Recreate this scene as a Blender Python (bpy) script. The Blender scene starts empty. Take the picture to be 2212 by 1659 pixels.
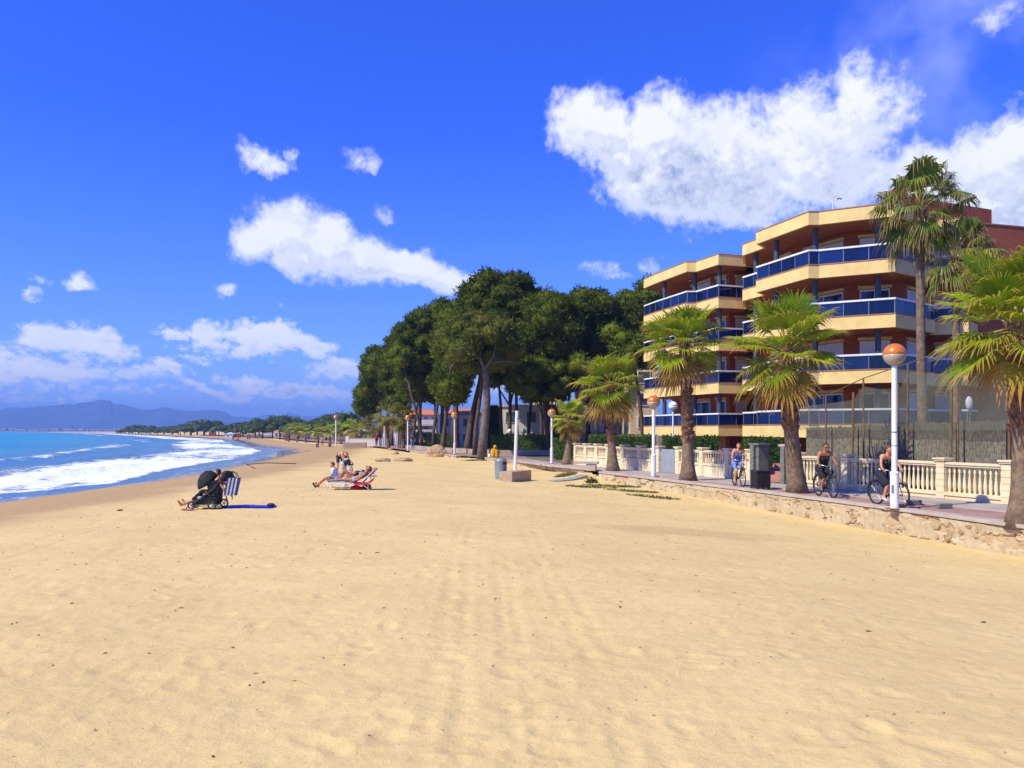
import bpy, math, random
import numpy as np
from mathutils import Vector, Matrix, noise as mnoise
R = math.radians
scene = bpy.context.scene
COL = scene.collection

# ---------------------------------------------------------------- camera
CZ = 2.15           # camera height above the promenade paving
FP = 820.0          # focal length in pixels of a 1024 wide frame
cam_data = bpy.data.cameras.new('camera')
cam = bpy.data.objects.new('camera', cam_data)
COL.objects.link(cam)
cam.location = (0, 0, CZ)
cam.rotation_euler = (R(90), 0, 0)
cam_data.sensor_width = 36.0
cam_data.lens = 36.0 * FP / 1024.0
cam_data.shift_y = 46.0 / 1024.0
cam_data.clip_start = 0.1
cam_data.clip_end = 40000
scene.camera = cam

# ---------------------------------------------------------------- exposure
scene.view_settings.view_transform = 'Standard'
scene.view_settings.look = 'None'
scene.view_settings.gamma = 1
scene.view_settings.use_curve_mapping = False
scene.view_settings.exposure = 0.30
scene.render.engine = 'CYCLES'
scene.cycles.max_bounces = 8
scene.cycles.transparent_max_bounces = 16
scene.cycles.volume_bounces = 0

# ---------------------------------------------------------------- sun + sky
SUN_AZ = (-0.86, -0.50)      # horizontal direction towards the sun (left, a little behind the camera)
SUN_EL = R(47)
_l = math.hypot(*SUN_AZ)
sun_dir = Vector((SUN_AZ[0] / _l * math.cos(SUN_EL), SUN_AZ[1] / _l * math.cos(SUN_EL), math.sin(SUN_EL)))
sd_ = bpy.data.lights.new('sun', 'SUN')
sd_.energy = 4.9
sd_.angle = R(0.5)
sd_.color = (1.0, 0.93, 0.67)
sun = bpy.data.objects.new('sun', sd_)
COL.objects.link(sun)
sun.rotation_euler = sun_dir.to_track_quat('Z', 'Y').to_euler()
sun.location = sun_dir * 100

world = bpy.data.worlds.new('World')
scene.world = world
world.use_nodes = True
wt = world.node_tree
for n in list(wt.nodes):
    wt.nodes.remove(n)


class NT:
    """small helper to write node trees"""
    def __init__(self, tree):
        self.t = tree

    def n(self, typ, **kw):
        nd = self.t.nodes.new(typ)
        for k, v in kw.items():
            setattr(nd, k, v)
        return nd

    def link(self, a, b):
        self.t.links.new(a, b)

    def put(self, sock, v):
        if isinstance(v, bpy.types.NodeSocket):
            self.t.links.new(v, sock)
        elif isinstance(v, (tuple, list)) and len(v) == 3 and sock.type == 'RGBA':
            sock.default_value = (*v, 1)
        else:
            sock.default_value = v

    def math(self, op, a, b=0.0, c=None, clamp=False):
        nd = self.n('ShaderNodeMath', operation=op, use_clamp=clamp)
        self.put(nd.inputs[0], a)
        self.put(nd.inputs[1], b)
        if c is not None:
            self.put(nd.inputs[2], c)
        return nd.outputs[0]

    def vmath(self, op, a, b=(0, 0, 0)):
        nd = self.n('ShaderNodeVectorMath', operation=op)
        self.put(nd.inputs[0], a)
        if op == 'SCALE':
            self.put(nd.inputs[3], b)
        else:
            self.put(nd.inputs[1], b)
        return nd.outputs['Value'] if op in ('LENGTH', 'DOT_PRODUCT', 'DISTANCE') else nd.outputs[0]

    def mix(self, f, a, b, blend='MIX'):
        nd = self.n('ShaderNodeMix', data_type='RGBA', blend_type=blend)
        self.put(nd.inputs[0], f)
        self.put(nd.inputs[6], a)
        self.put(nd.inputs[7], b)
        return nd.outputs[2]

    def noise(self, vec, scale, detail=4, rough=0.5, dist=0.0, out='Fac', dims='3D'):
        nd = self.n('ShaderNodeTexNoise', noise_dimensions=dims)
        if vec is not None:
            self.link(vec, nd.inputs['Vector'])
        nd.inputs['Scale'].default_value = scale
        nd.inputs['Detail'].default_value = detail
        nd.inputs['Roughness'].default_value = rough
        nd.inputs['Distortion'].default_value = dist
        return nd.outputs[out]

    def ramp(self, f, lo, hi, a=0.0, b=1.0, smooth=True):
        nd = self.n('ShaderNodeMapRange', interpolation_type='SMOOTHSTEP' if smooth else 'LINEAR')
        self.put(nd.inputs[0], f)
        self.put(nd.inputs[1], lo)
        self.put(nd.inputs[2], hi)
        self.put(nd.inputs[3], a)
        self.put(nd.inputs[4], b)
        return nd.outputs[0]

    def combine(self, x, y, z):
        nd = self.n('ShaderNodeCombineXYZ')
        for i, v in enumerate((x, y, z)):
            self.put(nd.inputs[i], v)
        return nd.outputs[0]

    def sep(self, v):
        nd = self.n('ShaderNodeSeparateXYZ')
        self.link(v, nd.inputs[0])
        return nd.outputs

    def bump(self, h, strength, dist=0.02, normal=None):
        nd = self.n('ShaderNodeBump')
        nd.inputs['Strength'].default_value = strength
        nd.inputs['Distance'].default_value = dist
        self.link(h, nd.inputs['Height'])
        if normal is not None:
            self.link(normal, nd.inputs['Normal'])
        return nd.outputs[0]


# clouds: (azimuth, elevation) of each bank in radians, half sizes, tilt, strength
def azel(px, py):
    u, v = (px * 0.4629 - 512) / FP, (430 - py * 0.4629) / FP
    return math.atan(u), math.atan(v / math.hypot(1, u))


CLOUDS = [  # x, y, rx, ry (2212-wide frame), tilt deg (positive = falling to the right), strength
    # big bank on the right
    (1255, 262, 75, 62, 10, 1.0), (1330, 290, 120, 80, 25, 1.0), (1215, 262, 60, 22, 0, .62), (1425, 290, 90, 90, 0, 1.0),
    (1420, 390, 130, 80, 20, .95), (1560, 330, 170, 105, 8, .98), (1600, 410, 290, 80, 6, .90), (1720, 270, 110, 95, 0, .86),
    (1860, 215, 65, 80, 0, .86), (1925, 235, 65, 75, 25, .68), (1770, 330, 160, 120, -15, .88), (1840, 400, 130, 70, -10, .78), (1650, 470, 120, 30, 5, .7),
    # right edge bank
    (1990, 370, 85, 62, 0, 1.0), (2110, 400, 190, 95, 0, 1.0), (2230, 340, 110, 85, 0, .95), (2330, 420, 190, 120, 0, 1.0), (2080, 480, 200, 80, 0, .8),
    (2170, 45, 60, 40, 20, .50), (2180, 250, 90, 60, 0, .35),
    # slanting middle bank
    (570, 520, 62, 62, 0, .97), (625, 500, 85, 72, 20, 1.0), (700, 535, 120, 65, 25, 1.0), (800, 560, 130, 52, 15, 1.0), (655, 575, 90, 40, 10, .8),
    (880, 575, 110, 42, 15, 1.0), (965, 607, 75, 32, 5, .95), (1030, 600, 38, 20, 0, .8), (860, 598, 190, 26, 5, .8),
    # small puffs
    (572, 340, 62, 32, 5, .74), (622, 325, 28, 18, 0, .6), (765, 335, 62, 38, 10, .6), (800, 352, 58, 22, 0, .55), (835, 460, 42, 34, 0, .5),
    (90, 606, 26, 18, 0, .62), (76, 640, 34, 16, 0, .6), (164, 615, 26, 15, 10, .7), (497, 628, 28, 16, 5, .62), (605, 667, 24, 13, 10, .5),
    (1290, 578, 60, 26, 10, .58), (1402, 572, 45, 26, 0, .6), (100, 685, 40, 16, 0, .5), (1330, 600, 50, 15, 0, .5),
    # cumulus above the bay
    (115, 722, 62, 32, 0, .95), (180, 728, 85, 30, 5, .95), (245, 745, 52, 32, 20, .85), (190, 765, 110, 22, 0, .5),
    (390, 718, 58, 17, 5, .7), (447, 715, 38, 32, 0, .85), (560, 728, 85, 32, 8, .97), (660, 745, 80, 24, 8, .85), (430, 767, 36, 13, 0, .7), (500, 745, 190, 22, 3, .6),
    (100, 795, 130, 32, 0, .82), (10, 768, 40, 26, 0, .7), (275, 808, 95, 24, 0, .68), (370, 795, 48, 22, 0, .75), (545, 818, 52, 20, 5, .82), (480, 805, 42, 14, 0, .6),
    (730, 790, 80, 34, 0, .7), (450, 835, 60, 14, 8, .76), (522, 842, 28, 14, 0, .76), (620, 838, 58, 18, 5, .85), (705, 850, 70, 20, 8, .85), (250, 845, 200, 22, 0, .45), (60, 850, 150, 20, 0, .45),
    (600, 880, 260, 20, 0, .42), (1150, 830, 400, 40, 0, .6), (-180, 780, 220, 60, 0, .8), (-380, 500, 200, 90, 10, .8), (2600, 260, 240, 100, 0, .9),
]
grp = bpy.data.node_groups.new('cloud_density', 'ShaderNodeTree')
grp.interface.new_socket('Vector', in_out='INPUT', socket_type='NodeSocketVector')
grp.interface.new_socket('Density', in_out='OUTPUT', socket_type='NodeSocketFloat')
G = NT(grp)
gi, go = G.n('NodeGroupInput'), G.n('NodeGroupOutput')
vec = gi.outputs[0]
warp = G.vmath('SUBTRACT', G.noise(vec, 9, 4, 0.62, out='Color'), (0.5, 0.5, 0.5))
warp2 = G.vmath('SUBTRACT', G.noise(vec, 34, 4, 0.6, out='Color'), (0.5, 0.5, 0.5))
vec_w = G.vmath('ADD', vec, G.vmath('ADD', G.vmath('SCALE', warp, 0.052), G.vmath('SCALE', warp2, 0.020)))
acc = None
for (cx, cy, rx, ry, tilt, st) in CLOUDS:
    if cy > 690:
        st = st + 0.10
    a0, e0 = azel(cx, cy)
    k = 0.4629 / FP
    mp = G.n('ShaderNodeMapping', vector_type='TEXTURE')
    if acc is None:
        G.link(vec_w, mp.inputs[0])
    else:       # chained so that the shader evaluates one bank after another
        ma = G.n('ShaderNodeVectorMath', operation='MULTIPLY_ADD')
        G.link(acc, ma.inputs[0])
        ma.inputs[1].default_value = (1e-9, 1e-9, 1e-9)
        G.link(vec_w, ma.inputs[2])
        G.link(ma.outputs[0], mp.inputs[0])
    mp.inputs['Location'].default_value = (a0, e0, 0)
    mp.inputs['Rotation'].default_value = (0, 0, R(-tilt))
    mp.inputs['Scale'].default_value = (rx * k * 1.35, ry * k * 1.35, 1)
    ln = G.vmath('LENGTH', mp.outputs[0])
    f = G.math('MULTIPLY_ADD', ln, -st, st * 1.25)
    f = G.math('MINIMUM', f, st)
    acc = f if acc is None else G.math('MAXIMUM', acc, f)
# billows
nz = G.noise(vec, 26, 9, 0.66)
nz2 = G.noise(vec, 75, 5, 0.6)
d = G.math('ADD', acc, G.math('MULTIPLY', G.math('SUBTRACT', nz, 0.5), 0.95))
d = G.math('ADD', d, G.math('MULTIPLY', G.math('SUBTRACT', nz2, 0.5), 0.42))
# small broken cumulus close to the horizon
gx_, gy_, gz_ = G.sep(vec)
nz3 = G.noise(G.vmath('MULTIPLY', vec, (1.0, 1.7, 1.0)), 62, 6, 0.66)
d = G.math('ADD', d, G.math('MULTIPLY', G.math('SUBTRACT', nz3, 0.53), G.ramp(gy_, 0.10, 0.20, 1.15, 0.0)))
G.link(d, go.inputs[0])

W = NT(wt)
tc = W.n('ShaderNodeTexCoord')
dirv = tc.outputs['Generated']
sx, sy, sz = W.sep(dirv)
az = W.math('ARCTAN2', sx, sy)
el = W.math('ARCSINE', sz)
ae = W.combine(az, el, 0.0)
sky = W.n('ShaderNodeTexSky', sky_type='NISHITA')
sky.sun_disc = False
sky.sun_elevation = SUN_EL
sky.sun_rotation = math.atan2(SUN_AZ[0], SUN_AZ[1])
sky.altitude = 0
sky.air_density = 1.0
sky.dust_density = 0.2
sky.ozone_density = 2.0


def cloud(v):
    g = W.n('ShaderNodeGroup')
    g.node_tree = grp
    W.link(v, g.inputs[0])
    return g.outputs[0]


c0 = cloud(ae)
c1 = cloud(W.vmath('ADD', ae, (-0.014, 0.022, 0)))
cover = W.ramp(c0, 0.38, 0.86)
thick = W.ramp(c0, 0.60, 1.15)
c2 = cloud(W.vmath('ADD', ae, (-0.028, 0.058, 0)))
lit = W.math('ADD', W.math('MULTIPLY', W.ramp(W.math('SUBTRACT', c0, c1), -0.13, 0.18), 0.50), W.math('MULTIPLY', W.ramp(W.math('SUBTRACT', c0, c2), -0.20, 0.40), 0.60))
lit = W.math('ADD', lit, W.math('MULTIPLY', W.math('SUBTRACT', W.noise(ae, 11, 5, 0.6), 0.53), 1.6), clamp=True)
shade = W.math('SUBTRACT', 1.0, W.math('MULTIPLY', thick, W.math('SUBTRACT', 1.0, lit)))
# the layer of faint streaks low over the bay
streak = W.noise(W.vmath('MULTIPLY', ae, (5, 34, 1)), 1.6, 6, 0.6)
low = W.math('MULTIPLY', W.ramp(el, 0.0, 0.13, 1.0, 0.0), W.ramp(streak, 0.38, 0.72))
BG = 0.10           # sky strength
SKY_TINT = (0.20, 0.53, 2.15)
hor = W.ramp(el, 0.0, 0.34, 1.0, 0.0, smooth=False)
tint = W.mix(hor, SKY_TINT, (0.60, 0.88, 1.95))
skycol = W.mix(1.0, sky.outputs[0], tint, 'MULTIPLY')
cl_dark = (1.7, 2.4, 4.9)
cl_lit = (8.9, 9.1, 9.4)
ccol = W.mix(shade, cl_dark, cl_lit)
skyc = W.mix(W.math('MULTIPLY', low, 0.75), skycol, (4.6, 5.8, 9.0))
# thin high veil at the upper right
a_v, e_v = azel(2080, 60)
mv = W.n('ShaderNodeMapping', vector_type='TEXTURE')
W.link(ae, mv.inputs[0])
mv.inputs['Location'].default_value = (a_v, e_v, 0)
mv.inputs['Rotation'].default_value = (0, 0, R(15))
mv.inputs['Scale'].default_value = (0.24, 0.14, 1)
veil = W.math('MULTIPLY', W.ramp(W.vmath('LENGTH', mv.outputs[0]), 0.1, 1.1, 0.55, 0.0), W.ramp(W.noise(ae, 7, 4, 0.55), 0.35, 0.65))
skyc = W.mix(veil, skyc, (4.0, 4.8, 8.6))
skyc = W.mix(W.math('MULTIPLY', cover, 0.96), skyc, ccol)
bg = W.n('ShaderNodeBackground')
W.link(skyc, bg.inputs[0])
bg.inputs[1].default_value = BG
wo = W.n('ShaderNodeOutputWorld')
W.link(bg.outputs[0], wo.inputs[0])
world.cycles.sampling_method = 'MANUAL'
world.cycles.sample_map_resolution = 512

# ================================================================ helpers
rng = random.Random(7)


def tag(o, label=None, cat=None, group=None, kind=None):
    if label: o['label'] = label
    if cat: o['category'] = cat
    if group: o['group'] = group
    if kind: o['kind'] = kind
    return o


def thing(name, label, cat, loc=(0, 0, 0), rz=0.0, group=None):
    o = bpy.data.objects.new(name, None)
    o.empty_display_size = 0.2
    COL.objects.link(o)
    o.location = loc
    o.rotation_euler = (0, 0, rz)
    return tag(o, label, cat, group)


def link_mesh(name, me, parent=None, loc=(0, 0, 0), rot=(0, 0, 0), sc=(1, 1, 1)):
    o = bpy.data.objects.new(name, me)
    COL.objects.link(o)
    if parent is not None:
        o.parent = parent
    o.location = loc
    o.rotation_euler = rot
    o.scale = sc if isinstance(sc, (tuple, list)) else (sc, sc, sc)
    return o


def copy_tree(o, parent=None):
    c = o.copy()
    COL.objects.link(c)
    if parent is not None:
        c.parent = parent
    for ch in list(o.children):
        copy_tree(ch, c)
    return c


def np_mesh(name, verts, faces, material, smooth=False):
    """verts (n,3), faces (m,k) arrays"""
    verts = np.asarray(verts, dtype=np.float32)
    faces = np.asarray(faces, dtype=np.int32)
    me = bpy.data.meshes.new(name)
    n, m, k = len(verts), len(faces), faces.shape[1]
    me.vertices.add(n)
    me.vertices.foreach_set('co', verts.ravel())
    me.loops.add(m * k)
    me.loops.foreach_set('vertex_index', faces.ravel())
    me.polygons.add(m)
    me.polygons.foreach_set('loop_start', np.arange(0, m * k, k, dtype=np.int32))
    me.polygons.foreach_set('use_smooth', np.full(m, smooth))
    me.update(calc_edges=True)
    if material: me.materials.append(material)
    return me


class MB:
    def __init__(self):
        self.v, self.f = [], []

    def add(self, vs, fs):
        b = len(self.v)
        self.v.extend([tuple(v) for v in vs])
        self.f.extend([tuple(b + i for i in f) for f in fs])
        return self

    def box(self, c, s, rz=0.0, rot=None):
        hx, hy, hz = s[0] / 2, s[1] / 2, s[2] / 2
        M = rot if rot is not None else Matrix.Rotation(rz, 3, 'Z')
        C = Vector(c)
        vs = [C + M @ Vector((x * hx, y * hy, z * hz)) for x, y, z in
              ((-1, -1, -1), (1, -1, -1), (1, 1, -1), (-1, 1, -1), (-1, -1, 1), (1, -1, 1), (1, 1, 1), (-1, 1, 1))]
        return self.add(vs, [(0, 3, 2, 1), (4, 5, 6, 7), (0, 1, 5, 4), (1, 2, 6, 5), (2, 3, 7, 6), (3, 0, 4, 7)])

    def prism(self, poly, z0, z1):
        """poly: counter-clockwise (x,y) list"""
        n = len(poly)
        vs = [(x, y, z0) for x, y in poly] + [(x, y, z1) for x, y in poly]
        fs = [tuple(range(n))[::-1], tuple(range(n, 2 * n))]
        fs += [(i, (i + 1) % n, n + (i + 1) % n, n + i) for i in range(n)]
        return self.add(vs, fs)

    def strip(self, pts, t, z0, z1, side=1.0):
        """a wall of thickness t along an open (x,y) line; thickness goes to the given side (left=+)"""
        off = offset_line(pts, t * side)
        n = len(pts)
        vs = [(x, y, z0) for x, y in pts] + [(x, y, z1) for x, y in pts] + [(x, y, z0) for x, y in off] + [(x, y, z1) for x, y in off]
        fs = []
        for i in range(n - 1):
            fs += [(i, i + 1, n + i + 1, n + i), (2 * n + i + 1, 2 * n + i, 3 * n + i, 3 * n + i + 1),
                   (n + i, n + i + 1, 3 * n + i + 1, 3 * n + i), (i + 1, i, 2 * n + i, 2 * n + i + 1)]
        fs += [(0, n, 3 * n, 2 * n), (n - 1, 3 * n - 1, 4 * n - 1, 2 * n - 1)]
        return self.add(vs, fs)

    def tube(self, pts, rad, n=8, cap=True):
        pts = [Vector(p) for p in pts]
        if not isinstance(rad, (list, tuple)):
            rad = [rad] * len(pts)
        ref = Vector((0, 0, 1))
        if abs((pts[-1] - pts[0]).normalized().z) > 0.9:
            ref = Vector((0, 1, 0))
        vs = []
        for i, p in enumerate(pts):
            a = pts[min(i + 1, len(pts) - 1)] - pts[max(i - 1, 0)]
            a.normalize()
            u = a.cross(ref)
            if u.length < 1e-4:
                u = a.cross(Vector((1, 0, 0)))
            u.normalize()
            w = a.cross(u)
            for j in range(n):
                t = 2 * math.pi * j / n
                vs.append(p + (u * math.cos(t) + w * math.sin(t)) * rad[i])
        fs = []
        for i in range(len(pts) - 1):
            for j in range(n):
                k = (j + 1) % n
                fs.append((i * n + k, i * n + j, (i + 1) * n + j, (i + 1) * n + k))
        if cap:
            fs.append(tuple(range(n)))
            fs.append(tuple(range((len(pts) - 1) * n, len(pts) * n))[::-1])
        return self.add(vs, fs)

    def lathe(self, prof, c=(0, 0, 0), n=16):
        """prof: list of (r,z) from bottom to top"""
        vs = []
        for r, z in prof:
            for j in range(n):
                t = 2 * math.pi * j / n
                vs.append((c[0] + r * math.cos(t), c[1] + r * math.sin(t), c[2] + z))
        fs = []
        for i in range(len(prof) - 1):
            for j in range(n):
                k = (j + 1) % n
                fs.append((i * n + j, i * n + k, (i + 1) * n + k, (i + 1) * n + j))
        fs.append(tuple(range(n))[::-1])
        fs.append(tuple(range((len(prof) - 1) * n, len(prof) * n)))
        return self.add(vs, fs)

    def ell(self, c, s, n=10, m=7, rot=None):
        M = rot if rot is not None else Matrix.Identity(3)
        C = Vector(c)
        vs = [C + M @ Vector((0, 0, -s[2]))]
        for i in range(1, m):
            ph = -math.pi / 2 + math.pi * i / m
            for j in range(n):
                t = 2 * math.pi * j / n
                vs.append(C + M @ Vector((s[0] * math.cos(ph) * math.cos(t), s[1] * math.cos(ph) * math.sin(t), s[2] * math.sin(ph))))
        vs.append(C + M @ Vector((0, 0, s[2])))
        fs = [(0, 1 + (j + 1) % n, 1 + j) for j in range(n)]
        for i in range(m - 2):
            for j in range(n):
                k = (j + 1) % n
                fs.append((1 + i * n + j, 1 + i * n + k, 1 + (i + 1) * n + k, 1 + (i + 1) * n + j))
        b = 1 + (m - 2) * n
        fs += [(b + j, b + (j + 1) % n, len(vs) - 1) for j in range(n)]
        return self.add(vs, fs)

    def quad(self, a, b, c, d):
        return self.add([a, b, c, d], [(0, 1, 2, 3)])

    def mesh(self, name, material, smooth=False, off=None):
        me = bpy.data.meshes.new(name)
        vs = self.v if off is None else [(x - off[0], y - off[1], z - off[2]) for x, y, z in self.v]
        me.from_pydata(vs, [], self.f)
        if smooth:
            me.polygons.foreach_set('use_smooth', [True] * len(me.polygons))
        me.materials.append(material)
        return me

    def build(self, name, material, parent=None, smooth=False, world=False, label=None, kind=None):
        off = parent.location if (world and parent is not None) else None
        o = link_mesh(name, self.mesh(name, material, smooth, off), parent)
        if label: o['label'] = label
        if kind: o['kind'] = kind
        return o


def bevel(o, w=0.01, seg=2):
    m = o.modifiers.new('bevel', 'BEVEL')
    m.width = w
    m.segments = seg
    m.limit_method = 'ANGLE'
    return o


def offset_line(pts, d):
    out = []
    for i, p in enumerate(pts):
        a = Vector(pts[i]) - Vector(pts[i - 1]) if i > 0 else None
        b = Vector(pts[i + 1]) - Vector(pts[i]) if i < len(pts) - 1 else None
        na = Vector((-a.y, a.x)).normalized() if a else None
        nb = Vector((-b.y, b.x)).normalized() if b else None
        if na is None: nn, k = nb, 1
        elif nb is None: nn, k = na, 1
        else:
            nn = (na + nb).normalized()
            k = 1 / max(0.35, nn.dot(na))
        out.append((p[0] + nn.x * d * k, p[1] + nn.y * d * k))
    return out


def ground(px, py, z=0.0):
    """a point of the level z seen at pixel (px, py) of a 1024 x 768 picture, as world x, y"""
    D = (CZ - z) * FP / (py - 430.0)
    return ((px - 512) / FP * D, D)


# ---------------------------------------------------------------- numpy value noise
def vnoise(x, y, seed=0):
    xi, yi = np.floor(x).astype(np.int64), np.floor(y).astype(np.int64)
    xf, yf = x - xi, y - yi
    xf, yf = xf * xf * (3 - 2 * xf), yf * yf * (3 - 2 * yf)

    def h(a, b):
        v = (a * 374761393 + b * 668265263 + seed * 1442695) & 0x7fffffff
        v = ((v ^ (v >> 13)) * 1274126177) & 0x7fffffff
        return ((v ^ (v >> 16)) & 0xffff) / 65535.0
    return ((h(xi, yi) * (1 - xf) + h(xi + 1, yi) * xf) * (1 - yf) + (h(xi, yi + 1) * (1 - xf) + h(xi + 1, yi + 1) * xf) * yf) * 2 - 1


def fbm(x, y, oct=4, seed=0):
    s, a = 0, 1.0
    for i in range(oct):
        s = s + a * vnoise(x, y, seed + i * 17)
        x, y, a = x * 2.03 + 11.3, y * 2.03 - 7.1, a * 0.5
    return s


def sstep(a, b, x):
    t = np.clip((x - a) / (b - a), 0, 1)
    return t * t * (3 - 2 * t)


# ================================================================ materials
MATS = {}


def mat(name, col, rough=0.7, col2=None, nscale=3.0, bump=0.0, bscale=20.0, metal=0.0, spec=0.5, trans=0.0, coords='Object', sub=0.0, detail=5, bdist=0.02):
    if name in MATS:
        return MATS[name]
    m = bpy.data.materials.new(name)
    m.use_nodes = True
    t = NT(m.node_tree)
    b = m.node_tree.nodes['Principled BSDF']
    tcn = t.n('ShaderNodeTexCoord')
    if coords == 'World':
        v = t.n('ShaderNodeNewGeometry').outputs['Position']
    else:
        v = tcn.outputs[coords]
    if col2 is None:
        col2 = tuple(c * 0.8 for c in col)
    f = t.ramp(t.noise(v, nscale, detail, 0.6), 0.3, 0.7)
    t.put(b.inputs['Base Color'], t.mix(f, col, col2))
    b.inputs['Roughness'].default_value = rough
    b.inputs['Metallic'].default_value = metal
    b.inputs['Specular IOR Level'].default_value = spec
    if bump:
        t.link(t.bump(t.noise(v, bscale, 5, 0.6), bump, bdist), b.inputs['Normal'])
    if trans:
        b.inputs['Transmission Weight'].default_value = trans
    MATS[name] = m
    m['b'] = 1
    return m


def leafmat(name, ca, cb, scale=0.6, trans=0.35, tip=None, rough=0.55, spec=0.35):
    m = bpy.data.materials.new(name)
    m.use_nodes = True
    t = NT(m.node_tree)
    b = m.node_tree.nodes['Principled BSDF']
    tcn = t.n('ShaderNodeTexCoord')
    pos = t.n('ShaderNodeNewGeometry').outputs['Position']
    f = t.ramp(t.noise(pos, scale, 4, 0.7), 0.32, 0.68)
    c = t.mix(f, ca, cb)
    oi = t.n('ShaderNodeObjectInfo').outputs['Random']
    c = t.vmath('SCALE', c, t.ramp(oi, 0.0, 1.0, 0.72, 1.28, smooth=False))
    if tip is not None:
        at = t.n('ShaderNodeAttribute', attribute_name='tip')
        c = t.mix(t.ramp(at.outputs['Fac'], 0.50 if rough < .45 else 0.25, 1.0), c, tip)
    t.put(b.inputs['Base Color'], c)
    b.inputs['Roughness'].default_value = rough
    b.inputs['Specular IOR Level'].default_value = spec
    tr = t.n('ShaderNodeBsdfTranslucent')
    t.put(tr.inputs[0], c)
    ms = t.n('ShaderNodeMixShader')
    ms.inputs[0].default_value = trans
    t.link(b.outputs[0], ms.inputs[1])
    t.link(tr.outputs[0], ms.inputs[2])
    t.link(ms.outputs[0], m.node_tree.nodes['Material Output'].inputs[0])
    return m


M = {}
M['concrete'] = mat('concrete', (0.42, 0.36, 0.27), 0.9, (0.30, 0.25, 0.18), 2.5, 0.5, 30, coords='World')
M['coping'] = mat('coping', (0.50, 0.41, 0.34), 0.85, (0.38, 0.30, 0.25), 1.2, 0.4, 40, coords='World')
M['cream'] = mat('cream_render', (0.84, 0.62, 0.25), 0.85, (0.70, 0.50, 0.20), 1.1, 0.1, 60, coords='World')
M['cream_stone'] = mat('cream_stone', (0.80, 0.68, 0.45), 0.85, (0.68, 0.55, 0.34), 1.6, 0.3, 40, coords='World')
M['white'] = mat('white_paint', (0.80, 0.79, 0.76), 0.5, (0.68, 0.67, 0.64), 2.0, coords='World')
M['white_metal'] = mat('white_metal', (0.80, 0.80, 0.78), 0.35, (0.70, 0.70, 0.69), 4.0, coords='World')
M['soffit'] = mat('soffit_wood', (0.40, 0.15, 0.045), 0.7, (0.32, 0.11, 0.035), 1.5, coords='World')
M['column'] = mat('column_paint', (0.05, 0.07, 0.10), 0.5, (0.04, 0.055, 0.08), 3, coords='World')
M['darkmetal'] = mat('dark_metal', (0.03, 0.03, 0.035), 0.45, (0.05, 0.05, 0.05), 8, metal=0.3)
M['black'] = mat('black_plastic', (0.012, 0.012, 0.014), 0.5, (0.02, 0.02, 0.02), 12)
M['rubber'] = mat('rubber', (0.018, 0.018, 0.018), 0.8, (0.03, 0.03, 0.03), 20)
M['chrome'] = mat('steel', (0.55, 0.55, 0.56), 0.3, (0.45, 0.45, 0.46), 10, metal=0.9)
M['rust'] = mat('rusty_steel', (0.20, 0.12, 0.055), 0.8, (0.11, 0.06, 0.03), 3, 0.3, 60, coords='World')
M['grey_metal'] = mat('grey_metal', (0.24, 0.29, 0.30), 0.5, (0.18, 0.22, 0.23), 2.5, metal=0.2)
M['greystone'] = mat('grey_stone', (0.20, 0.20, 0.18), 0.9, (0.13, 0.13, 0.12), 5, 0.5, 30, coords='World')
M['pinkstep'] = mat('pink_tile', (0.50, 0.22, 0.19), 0.8, (0.42, 0.18, 0.15), 4, 0.1, 30, coords='World')
M['rock'] = mat('rock', (0.52, 0.34, 0.20), 0.95, (0.34, 0.22, 0.13), 4, 0.7, 14)
M['bark'] = mat('pine_bark', (0.13, 0.085, 0.06), 0.95, (0.05, 0.033, 0.025), 5, 0.8, 12, coords='World', bdist=0.06)
M['pbark'] = mat('palm_bark', (0.24, 0.17, 0.11), 0.95, (0.12, 0.08, 0.05), 6, 0.8, 25, coords='World')
M['boots'] = mat('palm_boots', (0.13, 0.065, 0.04), 0.95, (0.24, 0.13, 0.075), 14, 0.6, 25, coords='World')
M['hedge'] = leafmat('hedge_leaf', (0.05, 0.09, 0.012), (0.09, 0.15, 0.02), 1.5, 0.3)
M['pine1'] = leafmat('pine_needles', (0.045, 0.075, 0.006), (0.155, 0.180, 0.012), 0.5, 0.3, rough=0.8, spec=0.12)
M['pine2'] = leafmat('pine_needles_dry', (0.065, 0.085, 0.012), (0.15, 0.155, 0.022), 0.6, 0.3, rough=0.8, spec=0.12)
M['farpine'] = leafmat('far_needles', (0.04, 0.07, 0.012), (0.10, 0.13, 0.02), 0.12, 0.2)
M['frond'] = leafmat('palm_leaf', (0.22, 0.36, 0.014), (0.46, 0.54, 0.028), 1.2, 0.45, tip=(0.42, 0.27, 0.05), rough=0.35)
M['frond_old'] = leafmat('palm_leaf_old', (0.22, 0.23, 0.025), (0.36, 0.28, 0.04), 1.2, 0.4, tip=(0.50, 0.27, 0.06), rough=0.5)
M['frond_dark'] = leafmat('palm_leaf_dark', (0.09, 0.16, 0.012), (0.19, 0.25, 0.02), 1.2, 0.35, tip=(0.34, 0.24, 0.08), rough=0.4)
M['petiole'] = mat('petiole', (0.45, 0.32, 0.05), 0.5, (0.32, 0.30, 0.04), 6)
M['skin'] = mat('skin', (0.62, 0.28, 0.15), 0.5, (0.55, 0.23, 0.12), 6)
M['skin_tan'] = mat('skin_tanned', (0.42, 0.165, 0.075), 0.45, (0.36, 0.14, 0.06), 6)
M['hair'] = mat('dark_hair', (0.035, 0.018, 0.010), 0.6, (0.06, 0.03, 0.015), 30, 0.3, 80)
M['hair_brown'] = mat('brown_hair', (0.12, 0.055, 0.025), 0.6, (0.08, 0.035, 0.015), 30, 0.3, 80)


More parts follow.
